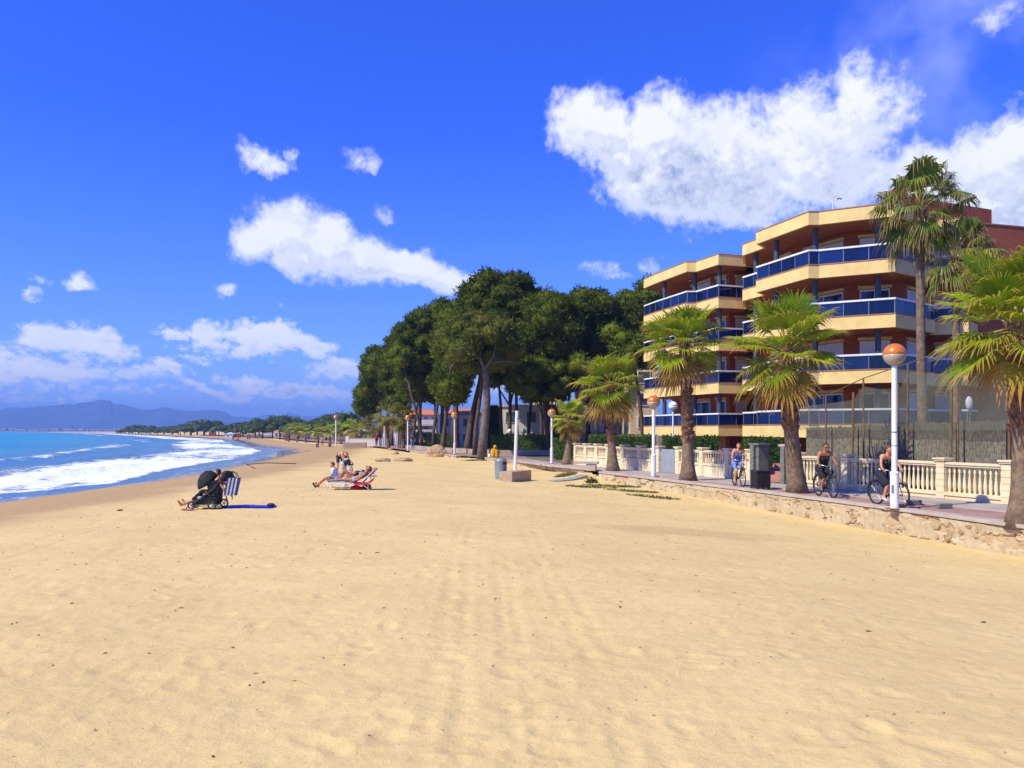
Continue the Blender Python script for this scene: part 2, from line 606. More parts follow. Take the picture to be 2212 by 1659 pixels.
def cloth(name, c, c2=None, rough=0.85):
    return mat(name, c, rough, c2 or tuple(x * 0.75 for x in c), 9, 0.25, 60)


# brick walls: courses of brick in colour with recessed joints in the relief
def brickmat(name, ca, cb, mortar, sx=0.24, sz=0.065):
    m = bpy.data.materials.new(name)
    m.use_nodes = True
    t = NT(m.node_tree)
    b = m.node_tree.nodes['Principled BSDF']
    pos = t.n('ShaderNodeNewGeometry').outputs['Position']
    x, y, z = t.sep(pos)
    v = t.combine(t.math('ADD', x, y), z, 0.0)
    br = t.n('ShaderNodeTexBrick')
    t.link(v, br.inputs['Vector'])
    br.inputs['Color1'].default_value = (*ca, 1)
    br.inputs['Color2'].default_value = (*cb, 1)
    br.inputs['Mortar'].default_value = (*mortar, 1)
    br.inputs['Scale'].default_value = 1
    br.inputs['Brick Width'].default_value = sx
    br.inputs['Row Height'].default_value = sz
    br.inputs['Mortar Size'].default_value = 0.006
    c = t.mix(t.ramp(t.noise(pos, 0.8, 4), 0.3, 0.7), br.outputs[0], (0.65, 0.65, 0.65), 'MULTIPLY')
    c = t.mix(0.45, br.outputs[0], c)
    t.put(b.inputs['Base Color'], c)
    b.inputs['Roughness'].default_value = 0.85
    t.link(t.bump(t.math('SUBTRACT', 1.0, br.outputs['Fac']), 0.5, 0.01), b.inputs['Normal'])
    return m


M['brick'] = brickmat('red_brick', (0.48, 0.12, 0.040), (0.40, 0.09, 0.032), (0.28, 0.09, 0.04))
M['brick2'] = brickmat('orange_brick', (0.50, 0.19, 0.07), (0.42, 0.15, 0.055), (0.36, 0.2, 0.1))


def glassmat(name, col, alpha_mix=0.55, rough=0.05):
    m = bpy.data.materials.new(name)
    m.use_nodes = True
    t = NT(m.node_tree)
    b = m.node_tree.nodes['Principled BSDF']
    t.put(b.inputs['Base Color'], col)
    b.inputs['Roughness'].default_value = rough
    b.inputs['Specular IOR Level'].default_value = 0.8
    tr = t.n('ShaderNodeBsdfTransparent')
    tr.inputs[0].default_value = (0.35, 0.45, 0.75, 1)
    ms = t.n('ShaderNodeMixShader')
    ms.inputs[0].default_value = alpha_mix
    t.link(b.outputs[0], ms.inputs[1])
    t.link(tr.outputs[0], ms.inputs[2])
    t.link(ms.outputs[0], m.node_tree.nodes['Material Output'].inputs[0])
    return m


M['balcony_glass'] = glassmat('smoked_blue_glass', (0.004, 0.010, 0.055), 0.42)
_t = NT(M['balcony_glass'].node_tree)
_r = _t.n('ShaderNodeObjectInfo').outputs['Random']
_b = M['balcony_glass'].node_tree.nodes['Principled BSDF']
_t.put(_b.inputs['Base Color'], _t.mix(_r, (0.003, 0.008, 0.035), (0.010, 0.028, 0.15)))
for _n in M['balcony_glass'].node_tree.nodes:
    if _n.type == 'MIX_SHADER':
        _t.put(_n.inputs[0], _t.ramp(_r, 0.0, 1.0, 0.55, 0.25, smooth=False))
M['pane'] = glassmat('window_glass', (0.02, 0.05, 0.14), 0.15)
# ================================================================ ground, sea, mountains
SEA_Z = -1.2
SHORE = [(-24.5, -60), (-24.0, 0), (-23.8, 30), (-23.9, 38.7), (-23.6, 46), (-24.0, 54), (-25.4, 67), (-27.0, 81), (-30.5, 106), (-37, 130),
         (-51, 161), (-94, 275), (-195, 458), (-379, 785), (-700, 1250), (-1500, 2200), (-4000, 3600)]
WALL = [(12.9, 13.5), (11.43, 18.3), (10.75, 21.2), (9.86, 24.6), (8.36, 30), (7.35, 33), (6.08, 37), (4.45, 42),
        (4.0, 45.2), (-2.1, 64), (-4.6, 68), (-10.7, 86), (-20, 115), (-36, 165), (-80, 280), (-180, 470)]
SX, SY = np.array([p[0] for p in SHORE], float), np.array([p[1] for p in SHORE], float)
WX, WY = np.array([p[0] for p in WALL], float), np.array([p[1] for p in WALL], float)


def line_dist(X, Y, PX, PY):
    d = np.full(X.shape, 1e9)
    for i in range(len(PX) - 1):
        ax, ay, bx, by = PX[i], PY[i], PX[i + 1], PY[i + 1]
        dx, dy = bx - ax, by - ay
        t = np.clip(((X - ax) * dx + (Y - ay) * dy) / (dx * dx + dy * dy), 0, 1)
        d = np.minimum(d, np.hypot(X - ax - t * dx, Y - ay - t * dy))
    return d


def shore_sd(X, Y):
    return line_dist(X, Y, SX, SY) * np.sign(X - np.interp(Y, SY, SX))


def wall_sd(X, Y):      # positive on the beach side
    return line_dist(X, Y, WX, WY) * np.sign(np.interp(Y, WY, WX) - X)


TRACKS = [  # wheel tracks in the sand: (points, half gauge)
    ([(-9.6, 8.0), (-9.2, 11.0), (-8.9, 14.0), (-9.5, 19.0), (-11.5, 26.0)], 0.28),
    ([(-0.35, 3.0), (-0.6, 8.0), (-0.9, 14.0), (-1.2, 24.0)], 0.12),
    ([(1.0, 3.0), (0.9, 8.0), (0.55, 14.0), (0.2, 26.0)], 0.12),
    ([(0.2, 3.0), (0.0, 9.0), (-0.2, 15.0)], 0.08),
]
np.random.seed(3)
NF = 1300
FOOT = np.stack([np.random.uniform(-13, 11, NF), 2.0 + 24 * np.random.rand(NF) ** 1.2, np.random.uniform(0, math.pi, NF), np.random.uniform(0.6, 1.3, NF)], 1)


def sand_z(X, Y, detail=True):
    X, Y = np.asarray(X, float), np.asarray(Y, float)
    s = shore_sd(X, Y)
    w = wall_sd(X, Y)
    level = -0.10 - 0.65 * sstep(100, 220, Y)
    yf = 1 - 0.45 * sstep(24, 42, Y) - 0.35 * sstep(42, 70, Y)
    dip = -0.60 * yf * sstep(13, 0.5, w)
    z_land = level + dip
    gap = np.exp(-((np.hypot(X - 4.2, Y - 43.6)) / 1.6) ** 2) + np.exp(-((np.hypot(X + 3.3, Y - 66)) / 2.2) ** 2)
    z_land = z_land + gap * (-0.06 - z_land)
    z_land = np.where(w < 0, np.minimum(z_land, -0.25), z_land)
    t = np.clip(s / 15.0, 0, 1)
    up = SEA_Z + (z_land - SEA_Z) * (1 - (1 - t) ** 1.9)
    z = np.where(s > 0, up, SEA_Z + s * 0.06)
    z = np.maximum(z, -6)
    r = np.hypot(X, Y)
    big = 0.05 * fbm(X * 0.12, Y * 0.12, 3, 5) + 0.015 * fbm(X * 0.5, Y * 0.5, 2, 9)
    z = z + big * sstep(0, 8, s) * sstep(-1, 2.0, w)
    if detail:
        a = np.clip(1 - (r - 20) / 25, 0, 1) * sstep(1, 6, s)
        z = z + a * (0.005 * fbm(X * 2.6, Y * 2.6, 3, 21) + 0.005 * fbm(X * 9, Y * 9, 2, 31))
        b = np.clip(1.0 - (r - 60) / 60, 0, 1)
        z = z + b * 0.010 * fbm(X * 0.9 + Y * .3, Y * 1.6, 3, 41) * sstep(1, 6, s)
        for pts, g in TRACKS:
            px, py = np.array([p[0] for p in pts]), np.array([p[1] for p in pts])
            dd = line_dist(X, Y, px, py)
            for side in (g, ):
                e = np.abs(dd - side)
                groove = np.exp(-(e / 0.07) ** 2)
                z = z - groove * (0.0042 + 0.002 * np.sin(Y * 38)) * np.clip(0.9 + 0.9 * vnoise(X * .6, Y * .4, 91), 0, 1.6)
                z = z + 0.002 * np.exp(-((e - 0.14) / 0.05) ** 2)
    return z


def foot_dents(X, Y, z):
    z = z.copy()
    for fx, fy, an, sc in FOOT:
        if fx > np.interp(fy, WY, WX) - 0.6:
            continue
        m = (np.abs(X - fx) < 0.55) & (np.abs(Y - fy) < 0.55)
        if not m.any():
            continue
        dx, dy = X[m] - fx, Y[m] - fy
        c, s = math.cos(an), math.sin(an)
        u, v = (dx * c + dy * s) / (0.16 * sc), (-dx * s + dy * c) / (0.095 * sc)
        q = np.sqrt(u * u + v * v)
        z[m] += -0.010 * sc * np.exp(-q ** 3) + 0.004 * np.exp(-((q - 1.45) / 0.4) ** 2)
    return z


def zat(x, y):
    return float(sand_z(np.array([x]), np.array([y]))[0])


def radial_grid(a0, a1, na, r0, r1, nr, dense=None):
    A = np.linspace(a0, a1, na)
    if dense is not None:
        A = np.concatenate([np.linspace(a0, dense[0], 40)[:-1], np.linspace(dense[0], dense[1], na), np.linspace(dense[1], a1, 40)[1:]])
        na = len(A)
    Rr = r0 * (r1 / r0) ** np.linspace(0, 1, nr)
    AA, RR = np.meshgrid(A, Rr)
    X, Y = np.sin(AA) * RR, np.cos(AA) * RR
    idx = np.arange(na * nr).reshape(nr, na)
    F = np.stack([idx[:-1, :-1], idx[:-1, 1:], idx[1:, 1:], idx[1:, :-1]], -1).reshape(-1, 4)
    return X.ravel(), Y.ravel(), F


def attr(me, name, vals):
    a = me.attributes.new(name, 'FLOAT', 'POINT')
    a.data.foreach_set('value', np.asarray(vals, dtype=np.float32))


# ---- sand
m = bpy.data.materials.new('sand')
m.use_nodes = True
t = NT(m.node_tree)
b = m.node_tree.nodes['Principled BSDF']
pos = t.n('ShaderNodeNewGeometry').outputs['Position']
at = t.n('ShaderNodeAttribute', attribute_name='shore').outputs['Fac']
n1 = t.ramp(t.noise(pos, 0.35, 6, 0.65), 0.3, 0.7)
n2 = t.ramp(t.noise(pos, 5, 5, 0.7), 0.35, 0.75)
n3 = t.ramp(t.noise(pos, 90, 3, 0.8), 0.55, 0.78)
c = t.mix(n1, (0.73, 0.55, 0.245), (0.65, 0.48, 0.205))
c = t.mix(t.math('MULTIPLY', n2, 0.35), c, (0.60, 0.40, 0.18))
c = t.mix(t.math('MULTIPLY', n3, 0.30), c, (0.33, 0.20, 0.10))
mps = t.n('ShaderNodeMapping')
t.link(pos, mps.inputs[0])
mps.inputs['Scale'].default_value = (0.8, 1.5, 1)
mps.inputs['Rotation'].default_value = (0, 0, 0.25)
c = t.mix(t.ramp(t.noise(mps.outputs[0], 1.5, 6, 0.75), 0.52, 0.72, 0.0, 0.42), c, (0.50, 0.35, 0.14))
c = t.mix(t.ramp(t.noise(mps.outputs[0], 7.0, 4, 0.75), 0.60, 0.72, 0.0, 0.45), c, (0.40, 0.27, 0.12))
c = t.mix(t.ramp(t.noise(pos, 38.0, 3, 0.8), 0.42, 0.62, 0.0, 0.24), c, (0.54, 0.39, 0.17))
c = t.mix(t.ramp(t.noise(pos, 170.0, 2, 0.8), 0.60, 0.70, 0.0, 0.5), c, (0.86, 0.74, 0.50))
# the damp brown patch in front of the wall
sep_ = t.sep(pos)
pe_ = t.combine(t.math('MULTIPLY', t.math('SUBTRACT', sep_[0], 4.3), 0.36), t.math('MULTIPLY', t.math('SUBTRACT', sep_[1], 20.6), 0.75), 0.0)
pd_ = t.math('ADD', t.vmath('LENGTH', pe_), t.math('MULTIPLY', t.math('SUBTRACT', t.noise(pos, 0.9, 5, 0.7), 0.5), 1.6))
c = t.mix(t.ramp(pd_, 0.3, 1.2, 0.42, 0.0), c, (0.42, 0.28, 0.12))
wetn = t.math('ADD', at, t.math('MULTIPLY', t.math('SUBTRACT', t.noise(pos, 0.35, 4), 0.5), 5.0))
damp = t.ramp(wetn, 9.5, 13.0, 1.0, 0.0)
wet = t.ramp(t.math('ADD', at, t.math('MULTIPLY', t.math('SUBTRACT', t.noise(pos, 0.2, 3), 0.5), 4.0)), 1.5, 4.5, 1.0, 0.0)
c = t.mix(t.math('MULTIPLY', damp, 0.85), c, (0.40, 0.26, 0.125))
c = t.mix(t.math('MULTIPLY', wet, 0.9), c, (0.20, 0.135, 0.075))
t.put(b.inputs['Base Color'], c)
t.put(b.inputs['Roughness'], t.ramp(wet, 0.0, 1.0, 0.95, 0.10))
t.put(b.inputs['Specular IOR Level'], t.ramp(wet, 0.0, 1.0, 0.15, 0.6))
h = t.math('ADD', t.math('MULTIPLY', t.noise(pos, 14, 5, 0.65), 1.0), t.math('MULTIPLY', t.noise(pos, 60, 4, 0.8), 0.42))
bm = t.n('ShaderNodeBump')
t.put(bm.inputs['Strength'], t.ramp(wet, 0.0, 1.0, 0.5, 0.02))
bm.inputs['Distance'].default_value = 0.035
t.link(h, bm.inputs['Height'])
t.link(bm.outputs[0], b.inputs['Normal'])
M['sand'] = m

X, Y, F = radial_grid(R(-72), R(72), 760, 2.6, 42.0, 520)
Z = foot_dents(X, Y, sand_z(X, Y))
me = np_mesh('beach_sand', np.stack([X, Y, Z], 1), F, M['sand'], True)
attr(me, 'shore', shore_sd(X, Y))
tag(link_mesh('beach_sand', me), kind='structure')
X, Y, F = radial_grid(R(-72), R(60), 760, 41.9, 1500.0, 300, (R(-34), R(16)))
Z = sand_z(X, Y)
me = np_mesh('far_beach_sand', np.stack([X, Y, Z], 1), F, M['sand'], True)
attr(me, 'shore', shore_sd(X, Y))
tag(link_mesh('far_beach_sand', me), kind='structure')
# sand round and behind the camera
X, Y, F = radial_grid(R(-180), R(180), 361, 0.02, 2.75, 30)
Z = sand_z(X, Y, False) - 0.01
me = np_mesh('sand_underfoot', np.stack([X, Y, Z], 1), F, M['sand'], True)
attr(me, 'shore', shore_sd(X, Y))
tag(link_mesh('sand_underfoot', me), kind='structure')
X, Y, F = radial_grid(R(71), R(289), 120, 2.6, 60.0, 40)
Z = sand_z(X, Y, False) - 0.02
me = np_mesh('sand_behind', np.stack([X, Y, Z], 1), F, M['sand'], True)
attr(me, 'shore', shore_sd(X, Y))
tag(link_mesh('sand_behind', me), kind='structure')

# ---- sea
m = bpy.data.materials.new('sea_water')
m.use_nodes = True
t = NT(m.node_tree)
b = m.node_tree.nodes['Principled BSDF']
pos = t.n('ShaderNodeNewGeometry').outputs['Position']
off = t.n('ShaderNodeAttribute', attribute_name='off').outputs['Fac']
fo = t.n('ShaderNodeAttribute', attribute_name='foam').outputs['Fac']
stp = t.n('ShaderNodeMapping')
t.link(pos, stp.inputs[0])
stp.inputs['Rotation'].default_value = (0, 0, R(-14))
stp.inputs['Scale'].default_value = (1.0, 0.28, 1)
nz = t.noise(stp.outputs[0], 0.9, 8, 0.68)
nf_ = t.noise(stp.outputs[0], 5.0, 5, 0.7)
nl = t.noise(stp.outputs[0], 0.05, 4, 0.6)
near = t.ramp(off, 4, 60)
far = t.ramp(off, 40, 900)
wc = t.mix(near, (0.12, 0.20, 0.24), (0.010, 0.26, 0.36))
wc = t.mix(far, wc, (0.005, 0.27, 0.40))
wc = t.mix(t.math('MULTIPLY', t.ramp(nl, 0.45, 0.7), 0.5), wc, (0.005, 0.13, 0.38))
foam = t.ramp(t.math('ADD', fo, t.math('MULTIPLY', t.math('ADD', t.math('SUBTRACT', nz, 0.5), t.math('MULTIPLY', t.math('SUBTRACT', nf_, 0.5), 0.5)), 2.0)), 0.36, 0.70)
c = t.mix(foam, wc, (0.80, 0.84, 0.88))
t.put(b.inputs['Base Color'], c)
t.put(b.inputs['Roughness'], t.ramp(foam, 0, 1, 0.30, 0.8))
t.put(b.inputs['Specular IOR Level'], t.ramp(foam, 0, 1, 0.22, 0.2))
hs = t.math('ADD', t.noise(stp.outputs[0], 1.3, 5, 0.6), t.math('MULTIPLY', foam, 0.5))
t.link(t.bump(hs, 0.9, 0.16), b.inputs['Normal'])
M['sea'] = m
X, Y, F = radial_grid(R(-100), R(12), 760, 22, 14000, 480, (R(-34), R(-4)))
S = -shore_sd(X, Y)         # metres off shore
S = S + 1.6 * fbm(X * 0.06, Y * 0.06, 3, 77)
atten = np.clip(1.4 - np.hypot(X, Y) / 400, 0.0, 1)
wash = sstep(2.2, 0.2, S) * sstep(-3.2, -1.6, S) * 0.34
band = sstep(1.6, 3.2, S) * sstep(20, 12, S)
band = band * (0.72 + 0.3 * vnoise(X * 0.10, Y * 0.05, 4))
st2 = np.exp(-((S - 27 - 2 * vnoise(X * 0.03, Y * 0.03, 8)) / 2.0) ** 2) * sstep(70, 100, Y) * (0.34 + 0.5 * vnoise(X * .04, Y * .02, 2))
st3 = np.exp(-((S - 42) / 2.0) ** 2) * sstep(120, 160, Y) * (0.16 + 0.5 * vnoise(X * .04, Y * .02, 5))
foamv = np.clip(np.maximum.reduce([wash, band, st2, st3]), 0, 1)
Z = SEA_Z + atten * (0.10 * fbm(X * 0.18, Y * 0.10, 4, 50) * sstep(1, 12, S)
                     + 0.34 * np.exp(-((S - 17.5) / 2.0) ** 2) * (0.7 + 0.4 * vnoise(X * 0.05, Y * 0.05, 3)) + 0.26 * np.exp(-((S - 9) / 1.8) ** 2)
                     + 0.30 * np.exp(-((S - 28) / 2.2) ** 2) + foamv * 0.06 * fbm(X * 1.2, Y * 0.8, 3, 60))
sd2 = -shore_sd(X, Y)
me = np_mesh('sea', np.stack([X, Y, Z], 1), F, M['sea'], True)
attr(me, 'off', sd2)
attr(me, 'foam', foamv)
tag(link_mesh('sea', me), kind='structure')
# sea behind and beside the camera
me = np_mesh('open_sea', np.array([(-14000, -14000, SEA_Z - .02), (-22.5, -14000, SEA_Z - .02), (-22.5, 0, SEA_Z - .02), (-14000, 0, SEA_Z - .02)]), np.array([[0, 1, 2, 3]]), M['sea'])
attr(me, 'off', [2000, 50, 50, 2000])
attr(me, 'foam', [0, 0, 0, 0])
tag(link_mesh('open_sea', me), kind='structure')

# ---- inland ground
M['earth'] = mat('park_earth', (0.20, 0.14, 0.08), 0.95, (0.10, 0.09, 0.04), 0.7, 0.6, 8, coords='World')
mb = MB()
gy = [-60, 13.5, 18.3, 24.6, 30, 37, 42, 45.2, 64, 86, 100, 115, 130, 150, 165, 200, 280, 470, 1500, 2600]


def gz(y):
    return -0.03 - 0.77 * float(sstep(100, 200, y))


rows = []
for y in gy:
    xl = float(np.interp(y, WY, WX)) + 0.6 if y <= 470 else (-230 if y < 2000 else -300)
    rows.append([(xl, y, gz(y)), (900 if y < 2000 else 3000, y, gz(y))])
vs = [p for r in rows for p in r]
mb.add(vs, [(2 * i, 2 * i + 1, 2 * i + 3, 2 * i + 2) for i in range(len(rows) - 1)])
tag(mb.build('inland_ground', M['earth']), kind='structure')

# ---- promenade paving
m = bpy.data.materials.new('promenade_paving')
m.use_nodes = True
t = NT(m.node_tree)
b = m.node_tree.nodes['Principled BSDF']
pos = t.n('ShaderNodeNewGeometry').outputs['Position']
br = t.n('ShaderNodeTexBrick')
mp = t.n('ShaderNodeMapping')
t.link(pos, mp.inputs[0])
mp.inputs['Rotation'].default_value = (0, 0, R(19))
t.link(mp.outputs[0], br.inputs['Vector'])
br.inputs['Color1'].default_value = (0.36, 0.185, 0.165, 1)
br.inputs['Color2'].default_value = (0.30, 0.155, 0.14, 1)
br.inputs['Mortar'].default_value = (0.20, 0.13, 0.11, 1)
br.inputs['Scale'].default_value = 1
br.inputs['Brick Width'].default_value = 0.2
br.inputs['Row Height'].default_value = 0.1
br.inputs['Mortar Size'].default_value = 0.006
c = t.mix(t.math('MULTIPLY', t.ramp(t.noise(pos, 0.8, 5), 0.35, 0.7), 0.45), br.outputs[0], (0.46, 0.33, 0.24))
t.put(b.inputs['Base Color'], c)
b.inputs['Roughness'].default_value = 0.85
t.link(t.bump(t.math('SUBTRACT', 1.0, br.outputs['Fac']), 0.3, 0.01), b.inputs['Normal'])
M['paving'] = m
M['greypath'] = mat('grey_path', (0.40, 0.36, 0.32), 0.85, (0.30, 0.27, 0.24), 0.8, 0.2, 60, coords='World')
BALU = [(15.2, 21.5), (14.4, 23.6), (10.15, 34.9), (3.9, 51.4)]
pl = [(x, y) for x, y in WALL[:12]]
inner = [(x + 0.33, y + 0.1) for x, y in pl]
outer = [(30, 2), (18.0, 14), (15.2, 21.5), (14.4, 23.6), (10.15, 34.9), (3.9, 51.4), (1.5, 60), (1.0, 66), (-2.0, 80), (-6.0, 92)]
mb = MB()
poly = outer + inner[::-1]
mb.add([(x, y, 0.0) for x, y in poly], [tuple(range(len(poly)))])
tag(mb.build('promenade', M['paving']), kind='structure')
# grey strip along the balustrade
mb = MB()
gl = [(16.5, 16.5), (14.9, 21.4), (14.1, 23.5), (9.85, 34.8), (3.6, 51.3), (1.2, 60)]
g2 = offset_line(gl, 1.75)
mb.add([(x, y, 0.004) for x, y in gl] + [(x, y, 0.004) for x, y in g2[::-1]], [tuple(range(len(gl) * 2))])
tag(mb.build('grey_path', M['greypath']), kind='structure')
mb = MB()
mb.strip(offset_line(gl, 1.76), 0.10, -0.05, 0.03, 1)
tag(mb.build('path_kerb', M['coping']), kind='structure')
# far promenade band beyond the walls
mb = MB()
fa = [(x, y) for x, y in WALL[11:]]
fb = [(x + 6, y + 2) for x, y in fa]
mb.add([(x, y, 0.0 if y < 90 else (-0.02 if y < 130 else -0.5)) for x, y in fa + fb[::-1]], [(i, i + 1, 2 * len(fa) - 2 - i, 2 * len(fa) - 1 - i)[::-1] for i in range(len(fa) - 1)])
tag(mb.build('far_promenade', M['paving']), kind='structure')

# ---- mountains across the bay
M['mount'] = mat('mountain', (0.06, 0.075, 0.11), 0.95, (0.03, 0.04, 0.06), 0.004, coords='World')  # cool slate base puts part of the blue distance haze into the colour


def ridge(name, prof, D, depth, seed):
    xs = np.array([((x * 0.678 / 3.90625) - 512) / FP for x, y in prof]) * D
    zs = np.array([(430 - (1500 + y * 0.678) / 3.90625) / FP for x, y in prof]) * D + CZ
    N, K = 420, 40
    x = np.linspace(xs[0], xs[-1], N)
    z = np.interp(x, xs, zs)
    z = z + (fbm(x / (D * 0.012), x * 0, 4, seed) * 0.0009) * D
    u = np.linspace(0, 1, K)
    XX, UU = np.meshgrid(x, u)
    ZZ = np.tile(z, (K, 1))
    prof_u = np.where(UU < 0.6, (UU / 0.6) ** 0.8, 1 - (UU - 0.6) / 0.4)
    rough = fbm(XX / (D * 0.018), UU * 6, 5, seed + 3)
    H = np.maximum(ZZ * prof_u + rough * ZZ * 0.05 * np.sin(np.clip(UU / 0.6, 0, 1) * math.pi), -3)
    YY = D + (UU - 0.6) * depth + rough * depth * 0.02
    XX2 = XX * (YY / D)
    idx = np.arange(N * K).reshape(K, N)
    F = np.stack([idx[:-1, :-1], idx[:-1, 1:], idx[1:, 1:], idx[1:, :-1]], -1).reshape(-1, 4)
    me = np_mesh(name, np.stack([XX2.ravel(), YY.ravel(), (H - 2).ravel()], 1), F, M['mount'], True)
    tag(link_mesh(name, me), kind='structure')


ridge('mountain_range', [(-1500, 240), (-1000, 180), (-600, 165), (-300, 140), (0, 150), (60, 135), (200, 133), (280, 125), (350, 118), (420, 118), (460, 105), (540, 101), (590, 88), (635, 88), (655, 112), (720, 118), (800, 142), (900, 145),
                         (935, 130), (1040, 145), (1120, 148), (1240, 143), (1300, 155), (1340, 185), (1440, 200), (1600, 235), (1900, 262)], 6000, 1500, 2)
ridge('far_mountain_range', [(1200, 220), (1340, 190), (1440, 190), (1480, 190), (1530, 170), (1620, 180), (1670, 166), (1720, 178), (1800, 182), (1870, 170), (1930, 182), (1990, 168), (2080, 185), (2300, 180), (2700, 200), (3300, 190)], 7500, 1500, 9)
# low coastal plain in front of the mountains
mb = MB()
mb.prism([(-6200, 3700), (-2400, 2850), (-1500, 2600), (-900, 2500), (-300, 2300), (3000, 2600), (6000, 5200), (-5500, 5200)], -3, 0.6)
tag(mb.build('coastal_plain', mat('plain_green', (0.09, 0.09, 0.05), 0.95, (0.15, 0.12, 0.08), 0.01, coords='World')), kind='structure')
# town strung along that coast
mb = MB()
r_ = random.Random(5)
for i in range(420):
    x = r_.uniform(-2900, 200)
    base = np.interp(x, [-6200, -2400, -1500, -900, -300, 3000], [3700, 2850, 2600, 2500, 2300, 2600])
    y = base + r_.uniform(10, 300)
    w_, h_ = r_.uniform(8, 26), r_.choice([2, 3, 3, 4, 4, 5, 7])
    mb.box((x, y, 0.6 + h_ / 2), (w_, 12, h_))
tag(mb.build('distant_town', mat('town_wall', (0.62, 0.50, 0.40), 0.9, (0.30, 0.26, 0.22), 0.01, coords='World')), kind='stuff', label='pale distant town strung along the coast below the mountains')

# ---- haze
HAZE = True
if HAZE:
    mb = MB()
    mb.box((0, 4500, 122), (16000, 11000, 251))
    hz = mb.build('haze', None) if False else None
    hm = bpy.data.materials.new('haze_air')
    hm.use_nodes = True
    ht = hm.node_tree
    for n in list(ht.nodes):
        ht.nodes.remove(n)
    pv = ht.nodes.new('ShaderNodeVolumePrincipled')
    pv.inputs['Color'].default_value = (0.26, 0.48, 1.0, 1)
    pv.inputs['Density'].default_value = 0.00024
    pv.inputs['Anisotropy'].default_value = 0.0
    oo = ht.nodes.new('ShaderNodeOutputMaterial')
    ht.links.new(pv.outputs[0], oo.inputs['Volume'])
    tag(mb.build('haze', hm), kind='stuff')
# ================================================================ walls and balustrades
m = bpy.data.materials.new('worn_wall_plaster')
m.use_nodes = True
t = NT(m.node_tree)
b = m.node_tree.nodes['Principled BSDF']
pos = t.n('ShaderNodeNewGeometry').outputs['Position']
er = t.n('ShaderNodeAttribute', attribute_name='ero').outputs['Fac']
c = t.mix(t.ramp(t.noise(pos, 1.3, 6, 0.7), 0.3, 0.7), (0.58, 0.48, 0.31), (0.46, 0.37, 0.23))
mpv = t.n('ShaderNodeMapping')
t.link(pos, mpv.inputs[0])
mpv.inputs['Scale'].default_value = (6, 6, 0.6)
c = t.mix(t.math('MULTIPLY', t.ramp(t.noise(mpv.outputs[0], 1.5, 4, 0.6), 0.45, 0.75), 0.45), c, (0.24, 0.18, 0.10))
c = t.mix(t.math('MULTIPLY', er, 0.7), c, (0.44, 0.30, 0.15))
cr_ = t.n('ShaderNodeAttribute', attribute_name='crack').outputs['Fac']
c = t.mix(t.ramp(cr_, 0.25, 0.8), c, (0.17, 0.085, 0.04))
t.put(b.inputs['Base Color'], c)
b.inputs['Roughness'].default_value = 0.95
t.link(t.bump(t.noise(pos, 28, 6, 0.7), 0.6, 0.02), b.inputs['Normal'])
M['plaster'] = m
M['stonework'] = mat('wall_stone', (0.46, 0.34, 0.18), 0.95, (0.30, 0.19, 0.09), 3, 0.8, 18, coords='World')


def resample(pts, step):
    out = []
    for i in range(len(pts) - 1):
        a, b_ = Vector(pts[i]), Vector(pts[i + 1])
        n = max(1, int((b_ - a).length / step))
        out += [a.lerp(b_, k / n) for k in range(n)]
    out.append(Vector(pts[-1]))
    return out


